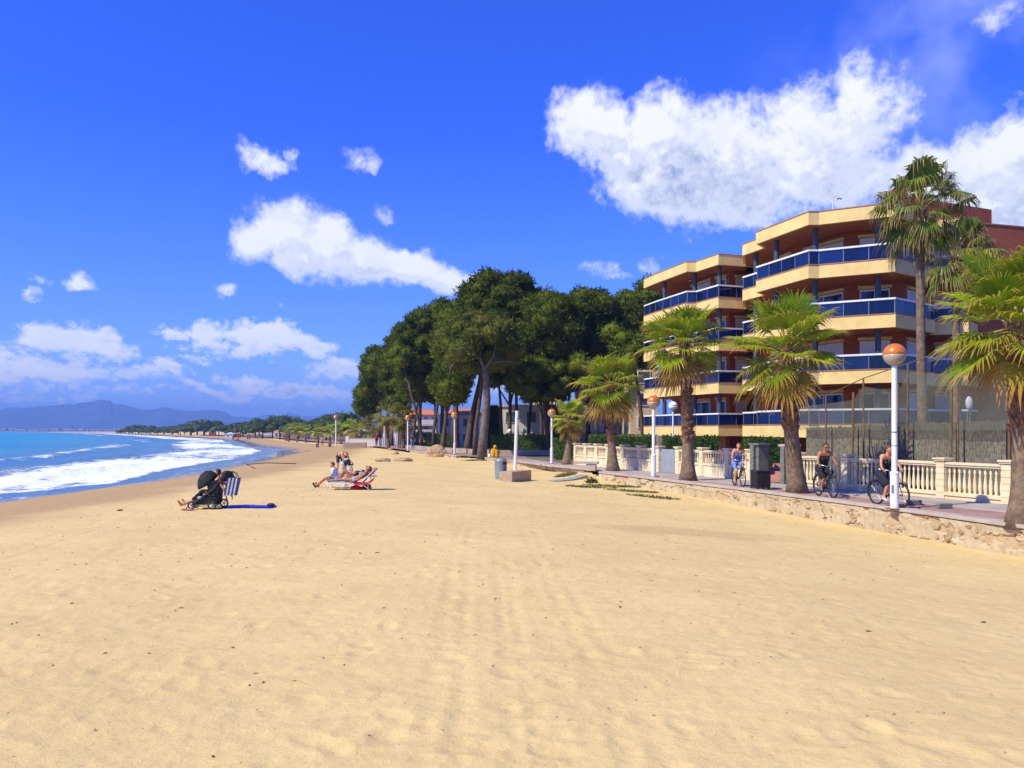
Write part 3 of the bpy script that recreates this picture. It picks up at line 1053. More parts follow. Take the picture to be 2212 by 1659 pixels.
def retaining_wall(pts, label, ztop=0.03, thick=0.38, stones=0, depth=1.1, group=None):
    """pts run from near to far; the beach is on the left of the walking direction"""
    root = thing('retaining_wall', label, 'wall', (pts[0][0], pts[0][1], 0), group=group)
    rs = resample(pts, 0.045)
    out = offset_line([(p.x, p.y) for p in rs], 0.0)
    nz_ = 26
    V = []
    ero = []
    s = 0
    n = len(rs)
    dirs = []
    for i in range(n):
        a = rs[max(0, i - 1)]
        b_ = rs[min(n - 1, i + 1)]
        d_ = (b_ - a).normalized()
        dirs.append(Vector((-d_.y, d_.x)))
    S = np.cumsum([0] + [(rs[i + 1] - rs[i]).length for i in range(n - 1)])
    zz = np.linspace(-0.02 + ztop - 0.09, -depth, nz_)
    SS, ZZ = np.meshgrid(S, zz, indexing='ij')
    q = fbm(SS * 1.5, ZZ * 2.6, 4, 101) + 0.25 * sstep(14, 2, SS)
    # a wandering edge where the render has fallen off, a different height along the wall
    edge = -0.18 - 0.10 * vnoise(S * 0.8, S * 0, 5) - 0.06 * vnoise(S * 4, S * 0, 6)
    E = np.clip((edge[:, None] + 0.0 - ZZ) / 0.02, 0, 1) * sstep(-0.3, 0.5, vnoise(S * 0.35, S * 0 + 2, 8))[:, None]
    E = np.maximum(E * 0.35, sstep(0.55, 0.68, q))
    q3 = fbm(SS * 1.1 + 3, ZZ * 1.9 + 1, 5, 140)
    msk = sstep(-0.45, 0.0, vnoise(SS * 0.5, ZZ * 0.8 + 4, 33)) * sstep(-0.80, -0.60, ZZ)
    CR = np.exp(-(q3 / 0.065) ** 2) * msk
    disp = -0.05 * CR - 0.055 * E + 0.012 * fbm(SS * 6, ZZ * 6, 3, 55) + 0.02 * fbm(SS * .9, ZZ * 2, 2, 11)
    V = np.zeros((n, nz_, 3))
    for i in range(n):
        V[i, :, 0] = rs[i].x + dirs[i].x * disp[i] - root.location.x
        V[i, :, 1] = rs[i].y + dirs[i].y * disp[i] - root.location.y
    V[:, :, 2] = ZZ
    idx = np.arange(n * nz_).reshape(n, nz_)
    F = np.stack([idx[:-1, :-1], idx[:-1, 1:], idx[1:, 1:], idx[1:, :-1]], -1).reshape(-1, 4)
    me = np_mesh('wall_face', V.reshape(-1, 3), F, M['plaster'], False)
    attr(me, 'ero', E.ravel())
    attr(me, 'crack', CR.ravel())
    link_mesh('wall_face', me, root)
    p2 = [(p.x, p.y) for p in resample(pts, 0.8)]
    inn = offset_line(p2, -0.09)
    mb = MB()
    mb.strip(inn, thick - 0.09, -depth, ztop - 0.1, -1)
    mb.build('wall_core', M['concrete'], root, world=True)
    # end faces
    mb = MB()
    fr = offset_line(p2, 0.03)
    mb.strip(fr, thick + 0.05, ztop - 0.085, ztop, -1)
    o = mb.build('coping', M['coping'], root, world=True)
    bevel(o, 0.012)
    r_ = random.Random(int(pts[0][1] * 10))
    sm = []
    for k in range(5):
        mb = MB()
        mb.ell((0, 0, 0), (1, 1, 1), 7, 5)
        v2 = []
        for v in mb.v:
            w_ = 1 + 0.35 * mnoise.noise(Vector(v) * 1.4 + Vector((k * 9, 0, 0)))
            v2.append((max(-.8, min(.8, v[0])) * w_, max(-.55, min(.55, v[1])) * w_, max(-.75, min(.75, v[2])) * w_))
        mb.v = v2
        sm.append(mb.mesh('stone', M['stonework']))
    for k in range(stones):
        i = int(r_.uniform(0.01, 0.99) ** 1.3 * (n - 1))
        z = r_.uniform(-0.60, -0.14)
        p = rs[i]
        nn = dirs[i]
        o = link_mesh('stone', sm[k % 5], root,
                      (p.x - nn.x * 0.03 - root.location.x, p.y - nn.y * 0.03 - root.location.y, z),
                      (r_.uniform(-.2, .2), r_.uniform(-.3, .3), math.atan2(nn.y, nn.x) + math.pi / 2), (r_.uniform(.07, .17), r_.uniform(.05, .08), r_.uniform(.05, .11)))
    return root


retaining_wall(WALL[:8], 'long crumbling beach wall with pale coping in the right foreground beside the promenade', stones=45)
retaining_wall(WALL[8:10], 'cracked low beach wall behind the grey litter bin and granite block', stones=22, depth=0.7)
retaining_wall(WALL[10:12], 'far low wall with a boulder leaning on it in front of the pine grove', stones=10, depth=0.6)


def on_line(px, line):
    """where the sight line through column px crosses a plan line"""
    k = (px - 512) / FP
    for i in range(len(line) - 1):
        (ax, ay), (bx, by) = line[i], line[i + 1]
        den = (bx - ax) - k * (by - ay)
        if abs(den) < 1e-9:
            continue
        tt = (k * ay - ax) / den
        if -0.001 <= tt <= 1.001:
            return Vector((ax + (bx - ax) * tt, ay + (by - ay) * tt))
    return None


def baluster_mesh(h, r=0.058):
    mb = MB()
    n = 8
    prof = [(r * .75, 0), (r * .62, h * .06), (r * 1.05, h * .22), (r * 1.0, h * .34), (r * .48, h * .74), (r * .80, h * .82), (r * .50, h * .87), (r * .78, h)]
    vs, fs = [], []
    for q, z in prof:
        for j in range(n):
            vs.append((q * math.cos(2 * math.pi * j / n), q * math.sin(2 * math.pi * j / n), z))
    for i in range(len(prof) - 1):
        for j in range(n):
            k = (j + 1) % n
            fs.append((i * n + j, i * n + k, (i + 1) * n + k, (i + 1) * n + j))
    mb.add(vs, fs)
    return mb.mesh('baluster', M['cream_stone'], True)


def pillar(root, p, ang, w, h, cap=True, m_='cream_stone', courses=5):
    mb = MB()
    x, y = p.x - root.location.x, p.y - root.location.y
    hh = h / courses
    for k in range(courses):
        mb.box((x, y, hh * k + hh / 2), (w, w, hh - 0.016), ang)
    mb.box((x, y, h / 2), (w - 0.03, w - 0.03, h - 0.01), ang)
    o = mb.build('pillar', M[m_], root)
    if cap:
        mb = MB()
        mb.box((x, y, h + 0.025), (w + 0.09, w + 0.09, 0.05), ang)
        mb.box((x, y, h + 0.075), (w + 0.15, w + 0.15, 0.05), ang)
        mb.build('cap', M['cream_stone'], o)
    return o


def balustrade(cols, label, zb, hb, name='balustrade', solid_bay=None, px_end=None):
    pts = [on_line(c_, BALU) for c_ in cols]
    root = thing(name, label, 'balustrade', (pts[0].x, pts[0].y, 0))
    L = root.location
    bm_ = baluster_mesh(hb)
    ang = math.atan2(pts[-1].y - pts[0].y, pts[-1].x - pts[0].x)
    for p in pts:
        pillar(root, p, ang, 0.30, zb + hb + 0.16, courses=6)
    for i in range(len(pts) - 1):
        a, b_ = pts[i], pts[i + 1]
        d_ = (b_ - a)
        ln = d_.length
        d_.normalize()
        mid = (a + b_) / 2 - Vector((L.x, L.y))
        an = math.atan2(d_.y, d_.x)
        bl = ln - 0.30
        if solid_bay == i:
            mb = MB()
            mb.box((mid.x, mid.y, 0.60), (bl, 0.05, 1.18), an)
            g = mb.build('metal_door', mat('grey_door', (0.30, 0.33, 0.38), 0.6, coords='World'), root, label='flat grey metal door filling one bay')
            continue
        mb = MB()
        mb.box((mid.x, mid.y, (zb - 0.10) / 2), (bl, 0.22, zb - 0.10), an)
        mb.box((mid.x, mid.y, zb - 0.05), (bl, 0.30, 0.10), an)
        mb.build('plinth', M['cream_stone'], root)
        mb = MB()
        mb.box((mid.x, mid.y, zb + hb + 0.03), (bl, 0.20, 0.06), an)
        mb.box((mid.x, mid.y, zb + hb + 0.095), (bl, 0.27, 0.07), an)
        o = mb.build('top_rail', M['cream_stone'], root)
        nb = max(2, int(bl / 0.175))
        for k in range(nb):
            q = a + d_ * (0.15 + bl * (k + 0.5) / nb)
            link_mesh('baluster', bm_, root, (q.x - L.x, q.y - L.y, zb))
    return root


balustrade([576.6, 587, 598, 609.3, 624.6, 641, 659.6, 679.5, 703.4, 729, 752], 'cream stone balustrade on a tall plinth between the young palm and the grey gate pillar', 0.62, 0.46, solid_bay=6)
balustrade([800, 847.6, 943.4, 1009.5], 'cream stone balustrade with full height balusters in front of the net fence on the right', 0.22, 0.80)
# return of the balustrade to the right of the last pillar
pe = on_line(1009.5, BALU)
root = thing('boundary_wall', 'short cream block wall returning right from the last balustrade pillar', 'wall', (pe.x, pe.y, 0))
mb = MB()
for k in range(5):
    mb.box((0.16 + 1.3, -0.05, 0.12 + k * 0.22), (2.3, 0.24, 0.21), R(-20))
mb.build('stone_courses', M['cream_stone'], root)

# gate pillars and the steps between them
for cx, w_, h_, lab in ((759.5, 0.50, 1.52, 'tall dark grey stone gate pillar left of the pink steps'), (789.5, 0.46, 1.50, 'grey stone gate pillar right of the pink steps behind the palm trunk')):
    p = on_line(cx, BALU)
    root = thing('gate_pillar', lab, 'pillar', (p.x, p.y, 0))
    mb = MB()
    for k in range(9):
        for j in (-1, 1):
            mb.box((j * w_ / 4, 0, h_ / 9 * (k + .5)), (w_ / 2 - 0.012, w_, h_ / 9 - 0.012), R(-68))
    mb.box((0, 0, h_ / 2), (w_ - .03, w_ - .03, h_ - .01), R(-68))
    mb.build('stone_courses', M['greystone'], root)
    mb = MB()
    mb.box((0, 0, h_ + 0.04), (w_ + 0.14, w_ + 0.14, 0.08), R(-68))
    mb.build('cap', M['greystone'] if cx < 770 else M['coping'], root)
p = on_line(774.5, BALU)
root = thing('garden_steps', 'pink tiled steps rising between the two grey gate pillars', 'steps', (p.x, p.y, 0))
for k in range(5):
    mb = MB()
    mb.box((0.36 * k * 0.55 + 0.35, 0.36 * k * 0.9 + 0.35, 0.07 + 0.07 * k), (1.25, 0.42, 0.14 + 0.14 * k), R(-30))
    mb.build('step', M['pinkstep'], root)

# ================================================================ lamp posts
M['copper'] = mat('copper_globe', (0.90, 0.26, 0.035), 0.18, (0.80, 0.20, 0.03), 3, metal=0.35, spec=0.8)
M['opal'] = mat('opal_glass', (0.44, 0.37, 0.30), 0.10, (0.34, 0.29, 0.24), 3, spec=0.6)


def lamp_post(loc, H, label, r=0.075, globe=0.30, group='lamp posts with copper topped globes along the promenade', top='copper', base=True):
    root = thing('lamp_post', label, 'lamp post', (loc[0], loc[1], loc[2] if len(loc) > 2 else 0), group=group)
    zc = H - globe
    mb = MB()
    mb.lathe([(r, 0.0), (r, zc - globe * 0.93)], n=14)
    mb.build('pole', M['white_metal'], root, smooth=False)
    if base:
        mb = MB()
        mb.lathe([(r * 1.5, 0.0), (r * 1.5, 0.95), (r * 1.65, 0.96), (r * 1.65, 1.0), (r * 1.05, 1.03)], n=14)
        mb.build('base_sleeve', M['white_metal'], root)
    if base and H > 4:
        mb = MB()
        mb.box((-r * 1.2, -r * 1.25, .55), (.08, .02, .22), .35)
        mb.build('sticker', mat('sticker', (.25, .35, .55), .6), root)
        mb = MB()
        mb.tube([(0, 0, 2.08), (0, 0, 2.11)], r * 1.15, 14)
        mb.tube([(0, 0, 1.72), (0, 0, 1.735)], r * 1.12, 14)
        mb.build('clamp_band', M['grey_metal'], root)
    if base:
        mb = MB()
        mb.box((0, 0, .012), (r * 4.6, r * 4.6, .024))
        mb.build('base_plate', M['rust'], root)
    mb = MB()
    mb.lathe([(r * 1.3, zc - globe * 1.02), (r * 1.6, zc - globe * 0.86), (r * 1.2, zc - globe * 0.82)], n=14)
    mb.build('collar', M['grey_metal'], root)
    lo, hi = [], []
    for k in range(9):
        a = -math.pi / 2 + math.pi / 2 * k / 8 + 0.05 * (k == 0)
        lo.append((max(0.02, globe * math.cos(a)), zc + globe * math.sin(a)))
        a = math.pi / 2 * k / 8
        hi.append((max(0.004, globe * 1.015 * math.cos(a)), zc + 0.004 + globe * 1.015 * math.sin(a)))
    mb = MB()
    mb.lathe(lo, n=24)
    mb.build('globe', M['opal'] if top == 'copper' else M['white'], root, smooth=True)
    mb = MB()
    mb.lathe(hi, n=24)
    mb.build('globe_top', M['copper'] if top == 'copper' else M['white'], root, smooth=True)
    return root


x, y = ground(894.5, 509)
lamp_post((x, y), 4.50, 'nearest tall white lamp post in front of the cyclist at the right')
x, y = ground(653.6, 476.8)
lamp_post((x, y), 3.74, 'white lamp post with copper topped globe between the second and third palms')
x, y = ground(551.8, 463.6)
lamp_post((x, y), 3.50, 'white lamp post just left of the small young palm', 0.07, 0.27)
x, y = ground(454.6, 454.6)
lamp_post((x, y), 3.75, 'white lamp post at the wall end left of the forked pine', 0.07, 0.31)
x, y = ground(407.8, 450.5)
lamp_post((x, y, -0.02), 3.75, 'white lamp post in the sand beside two walkers', 0.08, 0.30, base=False)
x, y = ground(436, 448)
lamp_post((x, y, -0.02), 3.60, 'lamp post half lost among the dark pine trunks', 0.08, 0.30, base=False)
x, y = ground(384.5, 446.0)
lamp_post((x, y, -0.05), 3.9, 'distant lamp post beside the walker in a magenta top', 0.09, 0.32, base=False)
x, y = ground(336, 444.6)
lamp_post((x, y, -0.2), 4.6, 'distant lamp post on the beach beside the sitting group', 0.11, 0.38, base=False)
x, y = ground(642.5, 458, 0.3)
lamp_post((x + 1.0, 49.0), 3.85, 'slim garden lamp with an all white globe behind the balustrade', 0.045, 0.27, None, 'white', base=False)
# twin globe lamp in the grove
root = thing('twin_globe_lamp', 'low lamp with two white globes among the hedges behind the bare pole', 'lamp', (0.5, 86, 0))
mb = MB()
mb.lathe([(0.06, 0), (0.05, 2.2)], n=8)
mb.tube([(-0.75, 0, 1.7), (-0.4, 0, 1.95), (0, 0, 1.8), (0.4, 0, 1.95), (0.75, 0, 1.7)], 0.03, 6)
mb.build('stem', M['darkmetal'], root)
for s in (-1, 1):
    mb = MB()
    mb.ell((s * 0.75, 0, 2.0), (0.27, 0.27, 0.27), 14, 10)
    mb.build('globe', M['white'], root, smooth=True)
# bare white pole on the sand
root = thing('bare_pole', 'bare white pole standing in the sand behind the granite block', 'pole', (0.18, 50, -0.28))
mb = MB()
mb.tube([(0, 0, -0.2), (0.13, 0, 3.55)], 0.10, 10)
mb.build('pole', M['white_metal'], root)
mb = MB()
mb.tube([(0.13, 0, 3.55), (0.132, 0, 3.60)], 0.108, 10)
mb.build('pole_cap', M['white_metal'], root)
mb = MB()
mb.tube([(0.155, -0.07, 3.1), (0.16, -0.12, 3.1)], 0.05, 8)
mb.build('bracket', M['grey_metal'], root)

# ================================================================ the apartment building
ZB = [13.12, 10.27, 7.43, 4.59, 1.75]      # undersides of the balcony bands
BAND = 0.68


def seg_frame(p0, p1):
    a, b_ = Vector(p0), Vector(p1)
    d_ = (b_ - a).normalized()
    return a, b_, d_, Vector((d_.y, -d_.x))     # normal to the right of the walking direction


def apartment(label, loc, outline, inner, cols, wins, back, glass_skip=()):
    """outline / inner run left to right as seen from the beach; outside is on the right hand"""
    root = thing('apartment_building', label, 'building', loc)
    L = root.location

    def W_(o_):
        return o_
    for lv, z in enumerate(ZB):
        roof = lv == 0
        # band
        mb = MB()
        mb.strip(outline, 0.16, z, z + BAND, 1)
        mb.build('balcony_band' if not roof else 'roof_band', M['cream'], root, world=True)
        mb = MB()
        mb.strip(offset_line(outline, -0.03), 0.24, z + BAND + 0.002, z + BAND + 0.05, 1)
        mb.build('band_coping', mat('band_tile', (0.42, 0.20, 0.10), 0.8, coords='World'), root, world=True)
        # slab with its timber coloured soffit
        ins = offset_line(outline, 0.16)
        mb = MB()
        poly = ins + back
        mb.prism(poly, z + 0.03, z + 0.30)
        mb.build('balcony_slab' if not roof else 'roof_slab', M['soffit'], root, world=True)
        if roof:
            continue
        # glass balustrade and handrail on the inner edge of the band top
        gl_ = offset_line(outline, 0.07)
        zt = z + BAND + 0.05
        for i in range(len(gl_) - 1):
            a, b_, d_, nn = seg_frame(gl_[i], gl_[i + 1])
            ln = (b_ - a).length
            if ln < 0.3:
                continue
            n_ = max(1, round(ln / 1.15))
            for k in range(n_):
                q = a + d_ * (ln * (k + 0.5) / n_)
                mb = MB()
                mb.box((q.x, q.y, zt + 0.36), (ln / n_ - 0.03, 0.015, 0.68), math.atan2(d_.y, d_.x))
                mb.build('glass_panel', M['balcony_glass'], root, world=True)
            mb = MB()
            for k in range(n_ + 1):
                q = a + d_ * (ln * k / n_)
                mb.box((q.x, q.y, zt + 0.34), (0.03, 0.04, 0.68), math.atan2(d_.y, d_.x))
            mb.build('rail_post', M['grey_metal'], root, world=True)
        mb = MB()
        mb.strip(offset_line(gl_, -0.07), 0.14, zt + 0.70, zt + 0.80, 1)
        mb.build('handrail', M['white_metal'], root, world=True)
    # columns between the bands
    for (cx, cy) in cols:
        for lv in range(1, len(ZB)):
            z0, z1 = ZB[lv] + 0.30, ZB[lv - 1] + 0.03
            mb = MB()
            mb.lathe([(0.15, z0), (0.15, z1)], (cx, cy, 0), 16)
            mb.build('column', M['column'], root, world=True)
        mb = MB()
        mb.box((cx + 0.3, cy + 0.5, (ZB[-1] + 0.03) / 2), (0.6, 0.6, ZB[-1] + 0.03), R(-30))
        mb.build('ground_pier', M['brick2'], root, world=True)
    # recessed facade
    mb = MB()
    mb.strip(inner, 0.30, 0.0, ZB[0] + 0.03, 1)
    mb.build('wall', M['brick'], root, world=True)
    for (si, t0, t1, kind) in wins:
        a, b_, d_, nn = seg_frame(inner[si], inner[si + 1])
        ln = (b_ - a).length
        for lv in range(1, len(ZB)):
            z0 = ZB[lv] + 0.30
            h_ = 2.12
            p0, p1 = a + d_ * ln * t0, a + d_ * ln * t1
            w_ = (p1 - p0).length
            mid = (p0 + p1) / 2 + nn * 0.02
            an = math.atan2(d_.y, d_.x)
            mb = MB()
            for sgn in (-1, 0, 1):
                q = mid + d_ * sgn * (w_ / 2 - 0.03)
                mb.box((q.x, q.y, z0 + h_ / 2), (0.06, 0.09, h_), an)
            mb.box((mid.x, mid.y, z0 + h_ + 0.002), (w_, 0.10, 0.10), an)
            fr = mb.build('window', M['white_metal'], root, world=True)
            fr.name = 'window'
            q = mid + nn * 0.01
            closed = kind == 'shutter' or (kind == 'mix' and lv % 2 == 1)
            mb = MB()
            if closed:
                for k in range(16):
                    mb.box((q.x, q.y, z0 + 0.03 + (k + 0.5) * h_ / 16), (w_ - 0.1, 0.05, h_ / 16 - 0.012), an)
                o = mb.build('shutter', M['white'], fr)
            else:
                mb.box((q.x, q.y, z0 + h_ / 2), (w_ - 0.1, 0.02, h_ - 0.06), an)
                o = mb.build('pane', M['pane'], fr)
            for v in o.data.vertices:
                v.co -= Vector(L)
            # lintel box
            mb = MB()
            q = mid + nn * 0.07
            mb.box((q.x, q.y, z0 + h_ + 0.17), (w_ + 0.2, 0.16, 0.16), an)
            o = mb.build('lintel', M['cream'], fr)
            for v in o.data.vertices:
                v.co -= Vector(L)
    # ceiling lights
    for lv in range(4):
        mb = MB()
        q = (Vector(outline[2]) + Vector(inner[1])) / 2 + Vector((0.5, 0.3))
        mb.ell((q.x, q.y, ZB[lv] - 0.04), (0.16, 0.16, 0.07), 12, 6)
        mb.build('ceiling_light', M['opal'], root, world=True, smooth=True)
    return root


outR = [(15.3, 54.2), (14.5, 51.6), (15.15, 49.45), (14.40, 48.40), (15.84, 43.8), (16.40, 43.8), (19.65, 42.0), (23.0, 44.6), (23.3, 45.5), (25.0, 44.9), (26.3, 46.3)]
inR = [(16.6, 56.0), (16.7, 51.0), (17.0, 49.6), (18.75, 45.7), (21.2, 44.75), (23.6, 47.0), (24.3, 48.0), (26.2, 47.2), (26.6, 47.6)]
backR = [(29, 50), (32, 62), (18, 64)]
aptR = apartment('nearer block of the red brick apartment building with cream balcony bands and blue glass', (20, 46, 0), outR, inR,
                 [(15.2, 51.1), (15.35, 47.6), (16.55, 44.75), (19.35, 43.35)],
                 [(1, 0.1, 0.9, 'shutter'), (2, 0.25, 0.92, 'mix'), (3, 0.22, 0.80, 'mix'), (4, 0.25, 0.75, 'shutter'), (6, 0.2, 0.85, 'shutter')], backR)
outL = [(10.2, 63.5), (10.7, 61.4), (12.1, 56.8), (12.76, 56.8), (13.67, 54.3), (16.3, 55.2)]
inL = [(12.9, 66), (13.0, 62.5), (14.3, 58.0), (15.1, 56.9), (16.9, 57.4)]
backL = [(17.5, 58), (18, 66), (13, 67)]
aptL = apartment('farther block of the red brick apartment building behind the second palm', (14, 58, 0), outL, inL,
                 [(11.35, 61.0), (12.85, 57.6), (14.0, 55.3)],
                 [(1, 0.35, 0.9, 'mix'), (2, 0.2, 0.8, 'open'), (3, 0.25, 0.7, 'shutter')], backL)
# side partition panels (orange) on the left block's right hand balcony
for lv in range(1, 5):
    mb = MB()
    mb.box((15.1, 55.25, ZB[lv] + BAND + 0.38), (0.9, 0.06, 0.74), R(19))
    mb.build('partition_panel', mat('orange_panel', (0.50, 0.12, 0.02), 0.6, coords='World'), aptL, world=True)
# brick penthouse and stair volumes of the nearer block
mb = MB()
mb.prism([(22.2, 47.3), (29.6, 50.6), (28.5, 58), (21, 58)], ZB[0] + 0.31, 15.75)
mb.build('penthouse', M['brick'], aptR, world=True)
mb = MB()
mb.prism([(21.95, 46.9), (22.8, 47.2), (22.5, 48.0), (21.8, 48.0)], ZB[0] + 0.31, 16.0)
mb.build('chimney', M['brick'], aptR, world=True)
mb = MB()
mb.prism([(26.65, 47.2), (36, 50.0), (36, 60), (30.2, 60)], 0.0, 14.05)
mb.build('side_wall', M['brick'], aptR, world=True)
mb = MB()
mb.prism([(26.6, 47.15), (36, 49.95), (36, 50.3), (26.6, 47.5)], 14.052, 14.12)
mb.build('side_coping', mat('band_tile', (0.42, 0.20, 0.10), 0.8, coords='World'), aptR, world=True)
# upper shutter of the right hand bay
# weather mast on the roof
mast = thing('weather_mast', 'small wind sensor mast on the roof of the nearer block', 'mast', (18.2, 46.5, ZB[0] + 0.30))
mb = MB()
mb.lathe([(0.03, 0), (0.03, 1.75)], n=8)
mb.tube([(-0.05, 0, 1.72), (0.35, 0, 1.82)], 0.02, 6)
mb.build('pole', M['white_metal'], mast)
mb = MB()
mb.ell((0, 0, 1.1), (0.10, 0.10, 0.16), 10, 7)
mb.build('sensor', M['white'], mast, smooth=True)
mb = MB()
for k in range(3):
    a = k * 2.1
    mb.ell((0.35 + 0.1 * math.cos(a), 0.1 * math.sin(a), 1.84), (0.05, 0.05, 0.05), 8, 6)
mb.build('wind_cups', M['darkmetal'], mast, smooth=True)

# ================================================================ net fence and brushwood screen
off_n = 1.5
FL = [(x + 0.936 * off_n, y + 0.351 * off_n) for x, y in BALU]
FL = [(FL[0][0] + 3.2, FL[0][1] - 7)] + FL
netm = bpy.data.materials.new('fence_net')
netm.use_nodes = True
t = NT(netm.node_tree)
b = netm.node_tree.nodes['Principled BSDF']
b.inputs['Base Color'].default_value = (0.13, 0.14, 0.11, 1)
b.inputs['Roughness'].default_value = 0.9
tr = t.n('ShaderNodeBsdfTransparent')
ms = t.n('ShaderNodeMixShader')
pos = t.n('ShaderNodeNewGeometry').outputs['Position']
t.put(ms.inputs[0], t.ramp(t.noise(pos, 0.9, 4), 0.3, 0.7, 0.50, 0.68))
t.link(b.outputs[0], ms.inputs[1])
t.link(tr.outputs[0], ms.inputs[2])
t.link(ms.outputs[0], netm.node_tree.nodes['Material Output'].inputs[0])
fpx = [797, 826.5, 852, 863.8, 898.5, 907.3, 950.5, 958, 1009.5]
fh = [3.4, 3.5, 3.6, 4.1, 3.8, 4.5, 4.3, 4.9, 5.0]
p0 = on_line(fpx[0], FL)
fence = thing('net_fence', 'tall see through net fence on rusty posts behind the right balustrade', 'fence', (p0.x, p0.y, 0))
tops = []
for k, (c_, h_) in enumerate(zip(fpx, fh)):
    p = on_line(c_, FL)
    mb = MB()
    lean = random.Random(k).uniform(-.04, .06)
    mb.tube([(p.x, p.y, 0), (p.x + lean, p.y, h_)], 0.035 if k % 2 else 0.045, 8)
    mb.build('post', M['rust'], fence, world=True)
    tops.append(Vector((p.x + lean, p.y, h_)))
pr = Vector((FL[0][0], FL[0][1]))
tops.append(Vector((pr.x, pr.y, 5.4)))
mb = MB()
mb.tube([tops[i] for i in (1, 3, 5, 7, 8, 9)], 0.018, 6)
mb.build('top_cable', M['rust'], fence, world=True)
mb = MB()
for i in range(len(tops) - 1):
    a, b_ = tops[i], tops[i + 1]
    N_ = 4
    for k in range(N_):
        q0, q1 = a.lerp(b_, k / N_), a.lerp(b_, (k + 1) / N_)
        mb.quad((q0.x, q0.y + .03, 2.15), (q1.x, q1.y + .03, 2.15), (q1.x, q1.y + .03, q1.z - .3), (q0.x, q0.y + .03, q0.z - .3))
mb.build('net', netm, fence, world=True)
# brushwood
bmat_ = bpy.data.materials.new('brushwood')
bmat_.use_nodes = True
t = NT(bmat_.node_tree)
b = bmat_.node_tree.nodes['Principled BSDF']
pos = t.n('ShaderNodeNewGeometry').outputs['Position']
mp = t.n('ShaderNodeMapping')
t.link(pos, mp.inputs[0])
mp.inputs['Scale'].default_value = (14, 14, 3.2)
c = t.mix(t.ramp(t.noise(mp.outputs[0], 2.0, 5, 0.8), 0.40, 0.60), (0.27, 0.24, 0.17), (0.09, 0.08, 0.06))
c = t.mix(t.math('MULTIPLY', t.ramp(t.noise(pos, 0.7, 3), 0.4, 0.7), 0.4), c, (0.10, 0.09, 0.07))
t.put(b.inputs['Base Color'], c)
b.inputs['Roughness'].default_value = 0.95
t.link(t.bump(t.noise(mp.outputs[0], 3.0, 5, 0.7), 0.8, 0.03), b.inputs['Normal'])
off_b = 1.85
BL_ = [(x + 0.936 * off_b, y + 0.351 * off_b) for x, y in BALU]
BL_ = [(BL_[0][0] + 3.2, BL_[0][1] - 7)] + BL_
pa, pb = on_line(806, BL_), on_line(1006, BL_)
scr = thing('brushwood_screen', 'grey brushwood screen panels behind the net fence and balustrade', 'screen', (pa.x, pa.y, 0))
pcuts = [806, 825, 852, 862, 905, 957, 1006]
for i in range(len(pcuts) - 1):
    a, b_ = on_line(pcuts[i], BL_), on_line(pcuts[i + 1], BL_)
    mb = MB()
    n_ = 14
    r_ = random.Random(i)
    ztop_ = 2.25 + 0.04 * i
    fr_, bk_ = [], []
    for k in range(n_ + 1):
        q = a.lerp(b_, k / n_)
        fr_.append((q.x + r_.uniform(-.015, .015), q.y - 0.02 * (i % 2), ztop_ + r_.uniform(-.05, .03)))
    vs = [(x, y, 0.0) for x, y, z in fr_] + fr_ + [(x + .05, y + .05, 0.0) for x, y, z in fr_] + [(x + .05, y + .05, z) for x, y, z in fr_]
    m_ = n_ + 1
    fs = []
    for k in range(n_):
        fs += [(k, k + 1, m_ + k + 1, m_ + k), (2 * m_ + k + 1, 2 * m_ + k, 3 * m_ + k, 3 * m_ + k + 1), (m_ + k, m_ + k + 1, 3 * m_ + k + 1, 3 * m_ + k)]
    mb.add(vs, fs)
    mb.build('brushwood_panel', bmat_, scr, world=True)
# patio umbrella seen edge-on behind the net, white
um = thing('round_wall_light', 'white round lamp shade glimpsed through the net fence', 'lamp', (17.0, 30.5, 3.15))
mb = MB()
mb.ell((0, 0, 0), (0.13, 0.10, 0.26), 14, 9)
mb.build('shade', M['white'], um, smooth=True)
mb = MB()
mb.tube([(0.05, 0.03, -0.1), (0.05, 0.05, -3.15)], 0.03, 6)
mb.build('stand', M['rust'], um)
